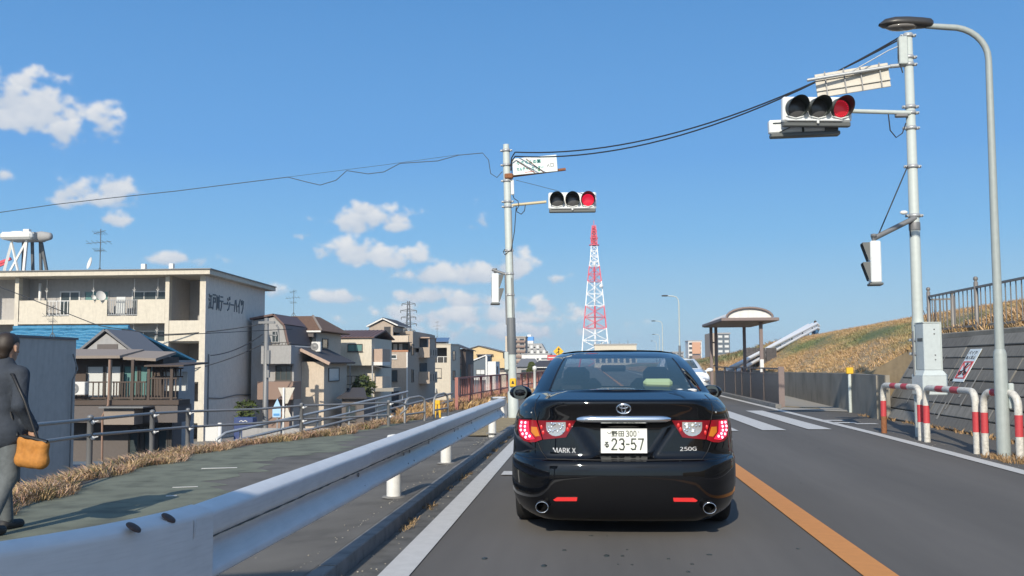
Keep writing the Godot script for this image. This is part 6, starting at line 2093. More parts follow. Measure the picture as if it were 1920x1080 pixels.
	wb("roof", h, M.grey_wall, -20.8, -12.0, 4.01, 4.3, -299.8, -312)
	h = thing("dark_roof_house", "low house with dark hipped roof beyond the red fence", "house", Vector3(-9, -3.6, -203))
	wb("wall", h, M.brown_wall, -11.6, -5.5, -3.6, 0.6, -200, -208)
	slope("roof", h, M.roof_dark, Vector3(-12.2, 0.55, -199.4), Vector3(-5.0, 0.55, -199.4), Vector3(-6.5, 1.8, -204), Vector3(-10.4, 1.8, -204), 0.12)
	slope("roof", h, M.roof_dark, Vector3(-12.2, 0.55, -208.6), Vector3(-12.2, 0.55, -199.4), Vector3(-10.4, 1.8, -204), Vector3(-10.4, 1.8, -204.1), 0.12)
	wb("gutter", h, M.frame_white, -12.0, -5.2, 0.45, 0.6, -199.2, -199.39)
	h = thing("grey_roof_house", "grey-roofed house just right of the left signal pole", "house", Vector3(-15, -3.6, -240))
	wb("wall", h, M.grey_wall, -17.6, -12.4, -3.6, 0.5, -240, -248)
	slope("roof", h, M.roof_grey, Vector3(-18, 0.5, -239.5), Vector3(-12, 0.5, -239.5), Vector3(-13.5, 2.4, -244), Vector3(-16.8, 2.4, -244), 0.12)
	win(h, -16.6, -14.8, -1.8, -0.2, -240, M.frame_dark, M.pane, 1)
	h = far_block.call("cream_block", "long cream building with a row of windows behind the lattice mast", M.cream, 0.9, 13.2, -3.6, 6.6, -300.0, 14.0, 1, 7, M.dark_room)
	for i in 4: wb("roof_antenna", h, M.steel_far, 3.0 + i * 2.6, 3.12 + i * 2.6, 7.0, 7.7 + 0.3 * (i % 2), -303, -303.1)
	h = far_block.call("white_and_orange_block", "white apartment block with an orange brick panel, far right ahead", M.white_wall, 42.4, 48.2, -3.6, 10.7, -450.0, 14.0, 5, 3, M.dark_room)
	wb("brick_panel", h, M.orange_brick, 44.0, 47.6, 5.2, 10.3, -448.9, -449.8)
	wb("brick_panel", h, M.brick_brown, 44.0, 47.6, 1.0, 4.6, -448.9, -449.8)
	h = far_block.call("dark_apartment_block", "dark grey apartment block seen through the shelter posts", M.slate_wall, 36.6, 40.3, -3.6, 9.6, -300.0, 14.0, 6, 2, M.curtain)
	wb("pale_end", h, M.taupe_wall, 34.6, 36.58, -3.6, 9.9, -299.5, -314)
	h = far_block.call("far_flats", "faint grey-white flats at the end of the road, far ahead", M.grey_wall, 34.0, 38.5, -3.6, 5.6, -430.0, 12.0, 4, 3, M.dark_room)
	# street lamps along the levee
	var first: Node3D
	var sp := [[8.5, -99.0, 7.85, 1.55, "nearest of the slim street lamps ahead along the levee"], [10.9, -157.0, 7.75, 1.5, "second slim street lamp ahead, arm over the road"], [15.4, -231.0, 7.7, 1.6, "third slim street lamp ahead, far down the road"], [19.0, -300.0, 7.4, 1.6, "farthest slim street lamp, barely visible down the road"]]
	for i in 4:
		var s: Array = sp[i]
		if i == 0:
			t = thing("street_lamp", s[4], "street lamp", Vector3(s[0], 0.6, s[1]), 0.0, "street lamps along the levee ahead")
			b = B.new()
			var line := [Vector3(0, -0.6, 0), Vector3(0, 6.4, 0), Vector3(-0.06, 6.8, 0), Vector3(-0.25, 7.05, 0), Vector3(-0.6, 7.15, 0), Vector3(-1.1, 7.17, 0)]
			b.tube(line, [0.09, 0.06, 0.05, 0.05, 0.05, 0.05], 8)
			obj("pole", b, M.pole, t)
			b = B.new()
			b.lathe(Vector3(0, -0.6, 0), Vector3.UP, [[0.12, 0.0], [0.12, 2.9], [0.09, 2.95]], 10)
			obj("sleeve", b, M.grey_ink, t)
			b = B.new()
			b.cbox(Vector3(-1.35, 7.18, 0), Vector3(0.6, 0.13, 0.28), 0.04)
			obj("lamp_head", b, M.lamp_dark, t)
			first = t
		else:
			dup(first, Vector3(s[0], 0.55, s[1]), 0.0, s[4])
	# yellow diamond sign
	t = thing("warning_sign", "yellow diamond merging-traffic sign ahead, left above the car roof", "sign", Vector3(-2.1, 0, -65))
	b = B.new()
	b.lathe(Vector3(0, 0, -0.04), Vector3.UP, [[0.03, 0], [0.03, 2.2], [0, 2.2]], 8)
	obj("post", b, M.pole, t)
	b = B.new()
	b.prism(PackedVector2Array([Vector2(0, 1.70), Vector2(0.34, 2.05), Vector2(0, 2.40), Vector2(-0.34, 2.05)]), 0.02)
	obj("panel", b, M.yellow, t)
	b = B.new()
	b.bar(Vector3(0.02, 1.82, 0.026), Vector3(0.02, 2.2, 0.026), 0.05, 0.008, Vector3(0, 0, 1)); b.bar(Vector3(0.0, 2.05, 0.026), Vector3(-0.14, 1.92, 0.026), 0.05, 0.008, Vector3(0, 0, 1))
	b.prism(PackedVector2Array([Vector2(-0.06, 2.16), Vector2(0.1, 2.16), Vector2(0.02, 2.3)]), 0.008, Transform3D(), 0.022)
	obj("arrow_mark", b, M.black_ink, t)
	t = thing("red_sign", "small red and white shop sign beyond the yellow diamond", "sign", Vector3(-9.2, -3.6, -240))
	b = B.new()
	b.box(Vector3(0, 6.3, 0), Vector3(2.4, 1.2, 0.3))
	obj("panel", b, M.hoop_red, t)
	b = B.new()
	b.box(Vector3(0, 6.3, 0.17), Vector3(1.9, 0.22, 0.04))
	obj("band", b, M.white_wall, t)
	b = B.new()
	b.box(Vector3(0, 2.8, 0), Vector3(0.3, 5.8, 0.3))
	obj("post", b, M.galv_dark, t)
	# round conifer and road-side bits
	t = thing("conifer_tree", "bushy yellow-green conifer beyond the red fence", "tree", Vector3(-8.85, -3.6, -150))
	b = B.new()
	b.tube([Vector3(0, 0, 0), Vector3(0.1, 4.6, 0)], [0.16, 0.05], 8)
	obj("trunk", b, M.brown_wood, t)
	b = B.new()
	for i in 2200:
		var v := rng.randf()
		var lay := floorf(v * 7.0) / 7.0
		var rad := lerpf(1.45, 0.35, v) * (0.75 + 0.35 * (1.0 - (v * 7.0 - floorf(v * 7.0)))) * sqrt(rng.randf_range(0.15, 1.0))
		var a := rng.randf() * TAU
		var p := Vector3(cos(a) * rad, 2.4 + v * 2.75 - rad * 0.15, sin(a) * rad)
		var q := Basis(Vector3(rng.randfn(), rng.randfn(), rng.randfn()).normalized(), rng.randf() * TAU)
		var k := rng.randf_range(0.5, 1.5)
		b.st.set_color(Color(3.0 * k, 2.1 * k, 0.75 * k))
		b.quad(p + q * Vector3(-0.14, 0, 0), p + q * Vector3(0, 0.05, 0.03), p + q * Vector3(0.14, 0, 0), p + q * Vector3(0, -0.05, 0.03))
	obj("crown", b, M.leaf, t)
	t = thing("marker_post", "short white marker post by the red fence near the car's mirror", "marker post", Vector3(-2.35, 0.0, -42))
	b = B.new()
	b.lathe(Vector3.ZERO, Vector3.UP, [[0.06, 0], [0.06, 1.0], [0.09, 1.02], [0.09, 1.15], [0.0, 1.2]], 10)
	obj("post", b, M.white_post, t)

# ---------------------------------------------------------------- cars: x right, y up, rear at z = 0, front at z = -4.7
func pw(k: Array, v: float) -> float:       # piecewise linear
	if v <= k[0][0]: return k[0][1]
	for i in k.size() - 1:
		if v <= k[i + 1][0]:
			var t: float = (v - k[i][0]) / (k[i + 1][0] - k[i][0])
			return lerpf(k[i][1], k[i + 1][1], t)
	return k[-1][1]

const CAR_W := [[0.11, 0.74], [0.16, 0.80], [0.22, 0.835], [0.32, 0.862], [0.45, 0.868], [0.60, 0.862], [0.75, 0.855], [0.86, 0.84], [0.93, 0.815], [0.98, 0.775], [1.007, 0.75], [1.034, 0.71], [1.064, 0.64]]
const CAR_RZ := [[0.11, -0.10], [0.14, -0.045], [0.19, -0.02], [0.24, -0.008], [0.33, 0.0], [0.50, -0.002], [0.545, -0.016], [0.556, -0.03], [0.572, -0.072], [0.60, -0.085], [0.80, -0.098], [0.93, -0.088], [0.97, -0.076], [0.990, -0.077], [1.000, -0.088], [1.007, -0.108], [1.018, -0.17], [1.034, -0.26], [1.049, -0.345], [1.064, -0.43]]

func rear_z(x: float, y: float) -> float:
	var w := pw(CAR_W, y)
	var u := minf(absf(x) / w, 1.0)
	var z := pw(CAR_RZ, y) - 0.075 * u * u - 0.37 * pow(maxf(u - 0.62, 0.0) / 0.38, 2.5)
	# recess round the number plate, wide at the top and narrow below
	var half := lerpf(0.20, 0.37, clampf((y - 0.59) / 0.24, 0.0, 1.0))
	var inx := smoothstep(half + 0.03, half - 0.03, absf(x))
	var iny := smoothstep(0.572, 0.60, y) * smoothstep(0.845, 0.825, y)
	return z - 0.045 * inx * iny

func on_rear(x: float, y: float, off: float) -> Vector3:
	return Vector3(x, y, rear_z(x, y) + off)

func patch(b: B, poly: PackedVector2Array, off: float, cell := 0.03, skirt := 0.015) -> void:   # a polygon in x, y laid over the rear with a thickness
	var lo := Vector2(1e9, 1e9)
	var hi := -lo
	for p in poly:
		lo = lo.min(p); hi = hi.max(p)
	var nx := int((hi.x - lo.x) / cell) + 1
	var ny := int((hi.y - lo.y) / cell) + 1
	for i in nx:
		for j in ny:
			var c := PackedVector2Array([lo + Vector2(i, j) * cell, lo + Vector2(i + 1, j) * cell, lo + Vector2(i + 1, j + 1) * cell, lo + Vector2(i, j + 1) * cell])
			for piece in Geometry2D.intersect_polygons(poly, c):
				var idx := Geometry2D.triangulate_polygon(piece)
				for k in range(0, idx.size(), 3):
					var a: Vector2 = piece[idx[k]]; var d: Vector2 = piece[idx[k + 1]]; var e: Vector2 = piece[idx[k + 2]]
					if (d - a).cross(e - a) > 0.0:
						var tmp := d; d = e; e = tmp
					b.tri(on_rear(a.x, a.y, off), on_rear(d.x, d.y, off), on_rear(e.x, e.y, off), 1)
	var n := poly.size()
	for i in n:
		var a := poly[i]
		var d := poly[(i + 1) % n]
		var m := maxi(1, int((d - a).length() / cell))
		for k in m:
			var p := a.lerp(d, float(k) / m)
			var q := a.lerp(d, float(k + 1) / m)
			b.quad(on_rear(p.x, p.y, off), on_rear(q.x, q.y, off), on_rear(q.x, q.y, off - skirt), on_rear(p.x, p.y, off - skirt))

func ring_poly(cx: float, cy: float, rx: float, ry: float, n := 16) -> PackedVector2Array:
	var p := PackedVector2Array()
	for i in n:
		p.append(Vector2(cx + cos(TAU * i / n) * rx, cy + sin(TAU * i / n) * ry))
	return p

func mirrored(poly: Array, s: float) -> PackedVector2Array:
	var p := PackedVector2Array()
	for q in poly: p.append(Vector2(q[0] * s, q[1]))
	if s < 0: p.reverse()
	return p

func car_shell(t: Node3D, paint: Material) -> void:
	var ys := [0.11, 0.14, 0.165, 0.19, 0.24, 0.30, 0.36, 0.42, 0.48, 0.52, 0.545, 0.556, 0.572, 0.60, 0.63, 0.67, 0.71, 0.75, 0.79, 0.825, 0.845, 0.88, 0.915, 0.945, 0.97, 0.98, 0.99, 0.995, 1.0, 1.0035, 1.007, 1.012, 1.018, 1.026, 1.034, 1.049, 1.064]
	var us := []
	for i in 31: us.append(i / 30.0)
	var rows := []
	for y in ys:
		var half := []
		var w := pw(CAR_W, y)
		for u in us: half.append(Vector3(u * w, y, rear_z(u * w, y)))
		var z0: float = half[-1].z
		for i in range(1, 43):
			var z := lerpf(z0, -4.25, i / 42.0)
			var bulge := 1.0 + 0.02 * sin(clampf(-z / 4.25, 0, 1) * PI)
			var k := pw([[-4.6, 0.50], [-4.2, 0.66], [-3.4, 0.88], [-2.8, 0.92], [-1.2, 0.97], [-0.5, 1.0]], z)
			var yy: float = y if y < 0.62 else 0.62 + (y - 0.62) * k
			for zc in [-0.93, -3.76]:
				var dz := absf(z - zc)
				if dz < 0.365: yy = maxf(yy, minf(0.30 + sqrt(0.365 * 0.365 - dz * dz), 0.69))
			half.append(Vector3(w * bulge * (1.0 - 0.05 * smoothstep(-3.5, -4.3, z)), yy, z))
		for i in range(1, 13):
			var u := 1.0 - i / 12.0
			var zf := pw([[0.16, -4.55], [0.3, -4.68], [0.55, -4.72], [0.8, -4.66], [1.045, -4.5]], y)
			half.append(Vector3(w * 0.95 * u, y if y < 0.62 else 0.62 + (y - 0.62) * 0.5, minf(zf + 0.12 * u * u + 0.33 * pow(maxf(u - 0.5, 0.0) / 0.5, 2.5), -4.2)))
		var row := []
		for i in range(half.size() - 1, 0, -1): row.append(Vector3(-half[i].x, half[i].y, half[i].z))
		row.append_array(half)
		rows.append(row)
	var b := B.new()
	b.grid(rows)
	# deck, from the boot lip over the belt line to the bonnet
	var last: Array = rows[-1]
	var mid := last.size() / 2
	var cap := []
	for i in mid + 1:
		var l: Vector3 = last[mid - i]
		var r: Vector3 = last[mid + i]
		var row := []
		for k in 9:
			var v := k / 8.0
			var p := l.lerp(r, v)
			p.y += 0.012 * 4.0 * v * (1.0 - v)
			row.append(p)
		cap.append(row)
	b.grid(cap)
	obj("body", b, paint, t)

# cabin: plan curves at rising heights [y, rear z, front z, half width]
const CABIN := [[0.99, -0.44, -3.20, 0.745], [1.045, -0.56, -3.06, 0.718], [1.09, -0.67, -2.94, 0.697], [1.14, -0.80, -2.81, 0.677], [1.19, -0.94, -2.68, 0.655], [1.24, -1.09, -2.56, 0.632], [1.285, -1.24, -2.45, 0.608], [1.325, -1.40, -2.35, 0.582], [1.355, -1.55, -2.27, 0.550], [1.378, -1.72, -2.2, 0.49], [1.392, -1.90, -2.15, 0.40]]

func car_cabin(t: Node3D, paint: Material) -> void:
	var rows := []
	for c in CABIN:
		var half := []
		for i in 13:                               # 0..12 across the rear, corner from 9 on
			var u: float = [0.0, 0.1, 0.2, 0.3, 0.41, 0.52, 0.62, 0.71, 0.80, 0.825, 0.88, 0.94, 1.0][i]
			half.append(Vector3(c[3] * u, c[0], c[1] - 0.06 * u * u - 0.22 * pow(maxf(u - 0.72, 0.0) / 0.28, 2.2)))
		var z0: float = half[-1].z
		for i in range(1, 17):                     # 13..28 along the side
			half.append(Vector3(c[3] * (1.0 + 0.012 * sin(PI * i / 16.0)), c[0], lerpf(z0, c[2] + 0.3, i / 16.0)))
		for i in range(1, 11):                     # 29..38 round the windscreen
			var u := 1.0 - i / 10.0
			half.append(Vector3(c[3] * u, c[0], c[2] + 0.08 * u * u + 0.22 * pow(maxf(u - 0.6, 0.0) / 0.4, 2.2)))
		var row := []
		for i in range(half.size() - 1, 0, -1): row.append(Vector3(-half[i].x, half[i].y, half[i].z))
		row.append_array(half)
		rows.append(row)
	var n: int = rows[0].size()
	var mid := n / 2
	var shell := B.new()
	var rear := B.new()
	var front := B.new()
	var frit := {}
	var sides := {}
	var border := func(d: Dictionary, key: String) -> B:
		if not d.has(key): d[key] = B.new()
		return d[key]
	for j in rows.size() - 1:
		for i in n - 1:
			var k := mini(absi(i - mid), absi(i + 1 - mid))      # cell index outwards from the centre
			var left := i < mid
			var inner := j >= 1 and j < 7
			var target: B = shell
			if inner and k < 9: target = border.call(frit, "l" if left else "r") if k == 8 else rear
			elif inner and k >= 12 and k <= 27 and j >= 1:
				if k == 20 or k == 13: target = border.call(frit, "%s%d" % [left, k])
				else:
					var key := "%s%d" % ["l" if left else "r", 0 if k < 20 else 1]
					if not sides.has(key): sides[key] = B.new()
					target = sides[key]
			elif inner and k >= 30: target = front
			target.quad(rows[j][i], rows[j + 1][i], rows[j + 1][i + 1], rows[j][i + 1], 1)
	var top: Array = rows[-1]
	var cap := []
	for i in mid + 1:
		var row := []
		for k in 9:
			var v := k / 8.0
			var p: Vector3 = top[mid - i].lerp(top[mid + i], v)
			p.y += 0.010 * 4.0 * v * (1.0 - v)
			row.append(p)
		cap.append(row)
	shell.grid(cap)
	obj("roof", shell, paint, t)
	obj("rear_window", rear, M.car_glass, t)
	for key in frit: obj("window_border", frit[key], M.gap, t)
	obj("windscreen", front, M.windscreen, t)
	for key in sides: obj("side_window", sides[key], M.car_glass, t)

func car_inside(t: Node3D) -> void:
	var b := B.new()
	b.cbox(Vector3(0, 1.0, -0.95), Vector3(1.3, 0.06, 0.55), 0.02)
	obj("parcel_shelf", b, M.black_plastic, t)
	b = B.new()
	b.cbox(Vector3(0, 0.80, -1.35), Vector3(1.3, 0.5, 0.18), 0.05)
	obj("rear_seat", b, M.seat, t)
	for s in [-1, 1]:
		b = B.new()
		b.cbox(Vector3(0.38 * s, 0.80, -2.35), Vector3(0.48, 0.68, 0.16), 0.06, Basis(Vector3.RIGHT, -0.22))
		var seat := obj("front_seat", b, M.seat, t)
		b = B.new()
		b.cbox(Vector3(0.38 * s, 1.16, -2.22), Vector3(0.25, 0.17, 0.11), 0.045)
		obj("headrest", b, M.seat, seat)
		b = B.new()
		b.cbox(Vector3(0.42 * s, 1.03, -1.25), Vector3(0.24, 0.12, 0.09), 0.035)
		obj("rear_headrest", b, M.seat, t)
	b = B.new()
	b.cbox(Vector3(0, 0.92, -3.0), Vector3(1.35, 0.16, 0.4), 0.05)
	obj("dashboard", b, M.black_plastic, t)
	b = B.new()
	b.cbox(Vector3(-0.02, 1.23, -2.52), Vector3(0.24, 0.065, 0.03), 0.012)
	obj("inside_mirror", b, M.black_plastic, t)
	b = B.new()
	b.tube([Vector3(0.55, 1.02, -2.62), Vector3(0.38, 1.10, -2.66), Vector3(0.21, 1.02, -2.62), Vector3(0.22, 0.86, -2.56), Vector3(0.54, 0.86, -2.56), Vector3(0.55, 1.02, -2.62)], 0.018, 6)
	obj("steering_wheel", b, M.black_plastic, t)
	b = B.new()
	b.box(Vector3(0, 0.45, -2.2), Vector3(1.5, 0.3, 3.2))
	obj("floor_pan", b, M.black_plastic, t)

func car_wheels(t: Node3D) -> void:
	for q in [[-0.745, -0.93], [0.745, -0.93], [-0.745, -3.76], [0.745, -3.76]]:
		var s := signf(q[0])
		var b := B.new()
		b.lathe(Vector3(q[0], 0.318, q[1]), Vector3(s, 0, 0), [[0.215, -0.11], [0.29, -0.112], [0.312, -0.095], [0.318, -0.07], [0.318, 0.07], [0.312, 0.095], [0.29, 0.112], [0.215, 0.108]], 32)
		var w := obj("wheel", b, M.tyre, t)
		b = B.new()
		b.lathe(Vector3(q[0], 0.318, q[1]), Vector3(s, 0, 0), [[0.215, -0.05], [0.216, 0.10], [0.19, 0.085], [0.18, 0.02], [0.06, 0.05], [0.05, 0.08], [0.0, 0.085]], 24)
		for k in 5:
			var a := TAU * k / 5.0
			b.bar(Vector3(q[0] + s * 0.085, 0.318 + sin(a) * 0.04, q[1] + cos(a) * 0.04), Vector3(q[0] + s * 0.075, 0.318 + sin(a) * 0.2, q[1] + cos(a) * 0.2), 0.03, 0.06, Vector3(1, 0, 0))
		obj("rim", b, M.galv, w)

func car_mirrors(t: Node3D, paint: Material) -> void:
	for s in [-1.0, 1.0]:
		var b := B.new()
		b.ball(Vector3(0.965 * s, 0.985, -2.86), Vector3(0.115, 0.072, 0.09), 16)
		b.bar(Vector3(0.78 * s, 0.955, -2.9), Vector3(0.93 * s, 0.96, -2.88), 0.06, 0.04)
		var o := obj("door_mirror", b, paint, t)
		b = B.new()
		b.lathe(Vector3(0.965 * s, 0.985, -2.785), Vector3(0, 0, 1), [[0.07, 0.0], [0.0, 0.004]], 14)
		obj("mirror_glass", b, M.pane, o)

func gap_line(t: Node3D, pts: Array, r := 0.0035, m: Material = null, called := "shut_line") -> void:
	var b := B.new()
	var line := []
	for i in pts.size() - 1:
		var n := maxi(2, int(Vector2(pts[i + 1][0] - pts[i][0], pts[i + 1][1] - pts[i][1]).length() / 0.03))
		for k in n:
			var x := lerpf(pts[i][0], pts[i + 1][0], float(k) / n)
			var y := lerpf(pts[i][1], pts[i + 1][1], float(k) / n)
			line.append(on_rear(x, y, 0.0005))
	line.append(on_rear(pts[-1][0], pts[-1][1], 0.0005))
	b.tube(line, r, 6)
	obj(called, b, m if m else M.gap, t)

func build_cars() -> void:
	var t := thing("black_car", "glossy black saloon stopped ahead with its brake lights on", "car", Vector3(0.235, 0, -7.58))
	car_shell(t, M.paint)
	car_cabin(t, M.paint)
	car_inside(t)
	car_wheels(t)
	car_mirrors(t, M.paint)
	var b: B
	for s in [-1.0, 1.0]:
		# lamp on the wing and lamp on the boot lid
		b = B.new()
		patch(b, mirrored([[-0.812, 0.848], [-0.658, 0.850], [-0.613, 0.709], [-0.665, 0.688], [-0.715, 0.681], [-0.765, 0.687], [-0.80, 0.712], [-0.822, 0.776]], -s), 0.014)
		var lamp := obj("tail_lamp", b, M.lamp_red, t)
		b = B.new()
		patch(b, mirrored([[-0.80, 0.838], [-0.722, 0.840], [-0.716, 0.76], [-0.672, 0.71], [-0.735, 0.698], [-0.79, 0.722], [-0.806, 0.78]], -s), 0.0165, 0.03, 0.004)
		obj("brake_light_glow", b, M.led_glow, lamp)
		b = B.new()
		for q in [[-0.783, 0.824], [-0.748, 0.826], [-0.790, 0.795], [-0.752, 0.797], [-0.788, 0.765], [-0.752, 0.768], [-0.772, 0.738], [-0.738, 0.745], [-0.745, 0.717], [-0.712, 0.728]]:
			b.ball(on_rear(q[0] * -s * -1.0 * -1.0, q[1], 0.019), Vector3(0.0105, 0.0105, 0.007), 8)
		obj("brake_light_dots", b, M.led_red, lamp)
		b = B.new()
		patch(b, mirrored([[-0.70, 0.80], [-0.655, 0.80], [-0.632, 0.735], [-0.665, 0.728], [-0.70, 0.76]], -s), 0.0165, 0.03, 0.004)
		obj("indicator", b, M.amber, lamp)
		b = B.new()
		patch(b, mirrored([[-0.648, 0.850], [-0.357, 0.852], [-0.433, 0.727], [-0.606, 0.709]], -s), 0.014)
		lamp = obj("boot_lamp", b, M.lamp_maroon, t)
		b = B.new()
		var d := [[-0.582, 0.838]]
		for k in 9: d.append([-0.508 - cos(PI * k / 8.0) * 0.074, 0.80 - sin(PI * k / 8.0) * 0.065])
		d.append([-0.434, 0.840])
		patch(b, mirrored(d, -s), 0.0175, 0.02, 0.005)
		obj("reversing_light", b, M.clear_lens, lamp)
		b = B.new()
		for k in 22:
			b.ball(on_rear((-0.508 + rng.randf_range(-0.058, 0.058)) * -s * -1.0 * -1.0, 0.797 + rng.randf_range(-0.034, 0.034), 0.017), Vector3(0.009, 0.010, 0.005), 6)
		obj("lens_facets", b, M.chrome, lamp)
		b = B.new()
		for q in [[-0.405, 0.815], [-0.42, 0.785], [-0.618, 0.80], [-0.605, 0.76]]:
			b.ball(on_rear(q[0] * -s * -1.0 * -1.0, q[1], 0.014), Vector3(0.012, 0.018, 0.006), 8)
		obj("red_facet", b, M.reflector, lamp)
		# reflector, exhaust and shut lines
		b = B.new()
		patch(b, mirrored([[-0.53, 0.272], [-0.50, 0.292], [-0.35, 0.294], [-0.355, 0.266], [-0.515, 0.263]], -s), 0.008)
		obj("reflector", b, M.reflector, t)
		b = B.new()
		b.lathe(Vector3(0.612 * s, 0.222, -0.16), Vector3(0, 0, 1), [[0.046, 0.0], [0.046, 0.160], [0.0445, 0.161], [0.0435, 0.02], [0.0, 0.015]], 20)
		var ex := obj("exhaust_pipe", b, M.gap, t)
		b = B.new()
		var ell := []
		for k in 21: ell.append(Vector3(0.612 * s + cos(TAU * k / 20.0) * 0.046, 0.222 + sin(TAU * k / 20.0) * 0.039, 0.004))
		b.tube(ell, 0.003, 6)
		obj("chrome_rim", b, M.chrome, ex)
		gap_line(t, [[-0.655 * -s, 0.70], [-0.62 * -s, 0.62], [-0.575 * -s, 0.566]])
		gap_line(t, [[-0.655 * -s, 0.852], [-0.675 * -s, 0.93], [-0.66 * -s, 1.0], [-0.645 * -s, 1.03]])
		gap_line(t, [[-0.84 * -s, 0.575], [-0.72 * -s, 0.562], [-0.575 * -s, 0.566]], 0.003)
		b = B.new()
		b.ball(on_rear(-0.70 * -s, 0.905, 0.004), Vector3(0.007, 0.007, 0.005), 8)
		obj("washer_nozzle", b, M.galv, t)
		# dark wheel-arch filler under the sill
		b = B.new()
		b.box(Vector3(0.45 * s, 0.30, -0.93), Vector3(0.30, 0.36, 0.8))
		obj("wheel_housing", b, M.gap, t)
	gap_line(t, [[-0.575, 0.566], [0.0, 0.561], [0.575, 0.566]], 0.005)
	b = B.new()
	b.box(Vector3(0, 0.20, -2.4), Vector3(1.45, 0.06, 4.3))
	obj("underbody", b, M.gap, t)
	# chrome bar, emblem, badges
	b = B.new()
	var rows := []
	for i in 25:
		var x := lerpf(-0.350, 0.350, i / 24.0)
		var e := 1.0 - pow(absf(x) / 0.351, 12.0)
		var row := []
		for q in [[0.832, 0.0], [0.834, 0.018], [0.846, 0.027], [0.862, 0.029], [0.879, 0.022], [0.889, 0.012], [0.890, 0.0]]:
			row.append(Vector3(x + signf(x) * 0.0 , lerpf(0.86, q[0], 0.35 + 0.65 * e), rear_z(x, 0.90) + q[1] * maxf(e, 0.15)))
		rows.append(row)
	b.grid(rows)
	obj("chrome_bar", b, M.chrome, t)
	b = B.new()
	var em := func(cx: float, cy: float, rx: float, ry: float, r: float) -> void:
		var line := []
		for k in 25: line.append(on_rear(cx + cos(TAU * k / 24.0) * rx, cy + sin(TAU * k / 24.0) * ry, 0.008))
		b.tube(line, r, 6, false)
	em.call(0.0, 0.940, 0.052, 0.0355, 0.0060)
	em.call(0.0, 0.956, 0.033, 0.0125, 0.0050)
	em.call(0.0, 0.940, 0.0145, 0.031, 0.0050)
	obj("emblem", b, M.chrome, t)
	for q in [["MARK X", -0.448, 0.630, 0.036, 0.175], ["250G", 0.476, 0.642, 0.028, 0.125]]:
		var tm := TextMesh.new()
		var f := SystemFont.new()
		f.font_names = PackedStringArray(["Droid Sans"])
		f.font_italic = true
		tm.font = f
		tm.text = q[0]
		tm.font_size = 32
		tm.pixel_size = 0.001
		tm.depth = 0.004
		var ab := tm.get_aabb()
		var sx: float = q[4] / maxf(ab.size.x, 0.001)
		var sy: float = q[3] / maxf(ab.size.y, 0.001)
		var yaw := 0.10 * signf(q[1]) * 2.0
		var o := obj("badge", tm, M.badge, t, Transform3D(Basis(Vector3.UP, yaw) * Basis.from_scale(Vector3(sx, sy, 1.0)), on_rear(q[1], q[2], 0.006)))
		o.position -= Vector3(0, (ab.position.y + ab.size.y * 0.5) * sy, 0)
	# number plate
	var np := B.new()
	np.cbox(Vector3(0, 0.70, rear_z(0.0, 0.70) + 0.018), Vector3(0.345, 0.182, 0.016), 0.006)
	var plate := obj("number_plate", np, M.plate, t)
	var pz := rear_z(0.0, 0.70) + 0.0275
	b = B.new()
	for q in [[-0.1725, 0.1725, 0.612], [-0.1725, 0.1725, 0.788]]: b.box(Vector3(0, q[2], pz - 0.001), Vector3(0.345, 0.006, 0.006))
	for x in [-0.1695, 0.1695]: b.box(Vector3(x, 0.70, pz - 0.001), Vector3(0.006, 0.17, 0.006))
	obj("plate_rim", b, M.badge, plate)
	b = B.new()
	write(b, ["no_k", "da"], Vector3(-0.090, 0.733, pz), 0.050, 0.040, 0.0055, Vector3.RIGHT, Vector3.UP, 0.0035)
	for i in 3: b.strokes(GLYPH[["3", "0", "0"][i]], Transform3D(Basis(Vector3(0.021, 0, 0), Vector3(0, 0.040, 0), Vector3(0, 0, 1)), Vector3(0.016 + i * 0.028, 0.733, pz)), 0.0055, 0.0035)
	write(b, ["ru"], Vector3(-0.148, 0.652, pz), 0.044, 0.042, 0.0075, Vector3.RIGHT, Vector3.UP, 0.0035)
	for q in [["2", -0.092, 0.040], ["3", -0.036, 0.040], ["-", 0.016, 0.024], ["5", 0.052, 0.040], ["7", 0.106, 0.040]]:
		b.strokes(GLYPH[q[0]], Transform3D(Basis(Vector3(q[2], 0, 0), Vector3(0, 0.078, 0), Vector3(0, 0, 1)), Vector3(q[1], 0.636, pz)), 0.0105, 0.004)
	obj("lettering", b, M.plate_ink, plate)
	b = B.new()
	b.tube([Vector3(-0.122, 0.768, pz), Vector3(-0.117, 0.757, pz), Vector3(-0.108, 0.753, pz), Vector3(-0.099, 0.757, pz), Vector3(-0.095, 0.768, pz)], 0.003, 5)
	b.lathe(Vector3(0.112, 0.766, pz - 0.002), Vector3(0, 0, 1), [[0.005, 0.0], [0.004, 0.004], [0.0, 0.005]], 8)
	obj("plate_bolt", b, M.galv_dark, plate)
	# things on the parcel shelf
	var tb := thing("tissue_box", "pale green cushion-like box on the black car's rear shelf", "box", Vector3(0.535, 1.035, -8.36))
	b = B.new()
	b.cbox(Vector3(0, 0.075, 0), Vector3(0.235, 0.085, 0.12), 0.025)
	obj("case", b, M.tissue_green, tb)
	b = B.new()
	b.box(Vector3(0, 0.017, 0), Vector3(0.20, 0.032, 0.10))
	obj("stand", b, M.black_plastic, tb)
	for q in [[0.70, "left of the two small white oval pads on the rear shelf"], [0.80, "right of the two small white oval pads on the rear shelf"]]:
		b = B.new()
		b.ball(Vector3.ZERO, Vector3(0.042, 0.012, 0.04), 14)
		var o := obj("white_pad", b, M.cushion_white)
		o.position = Vector3(q[0], 1.062, -8.25)
		tag(o, q[1], "cushion", "white pads on the rear shelf")
	# white car coming the other way
	var w := thing("white_car", "white car facing the camera in the oncoming lane beyond the black car", "car", Vector3(3.14, 0, -39.2), PI)
	w.scale = Vector3.ONE * 1.04
	car_shell(w, M.white_paint)
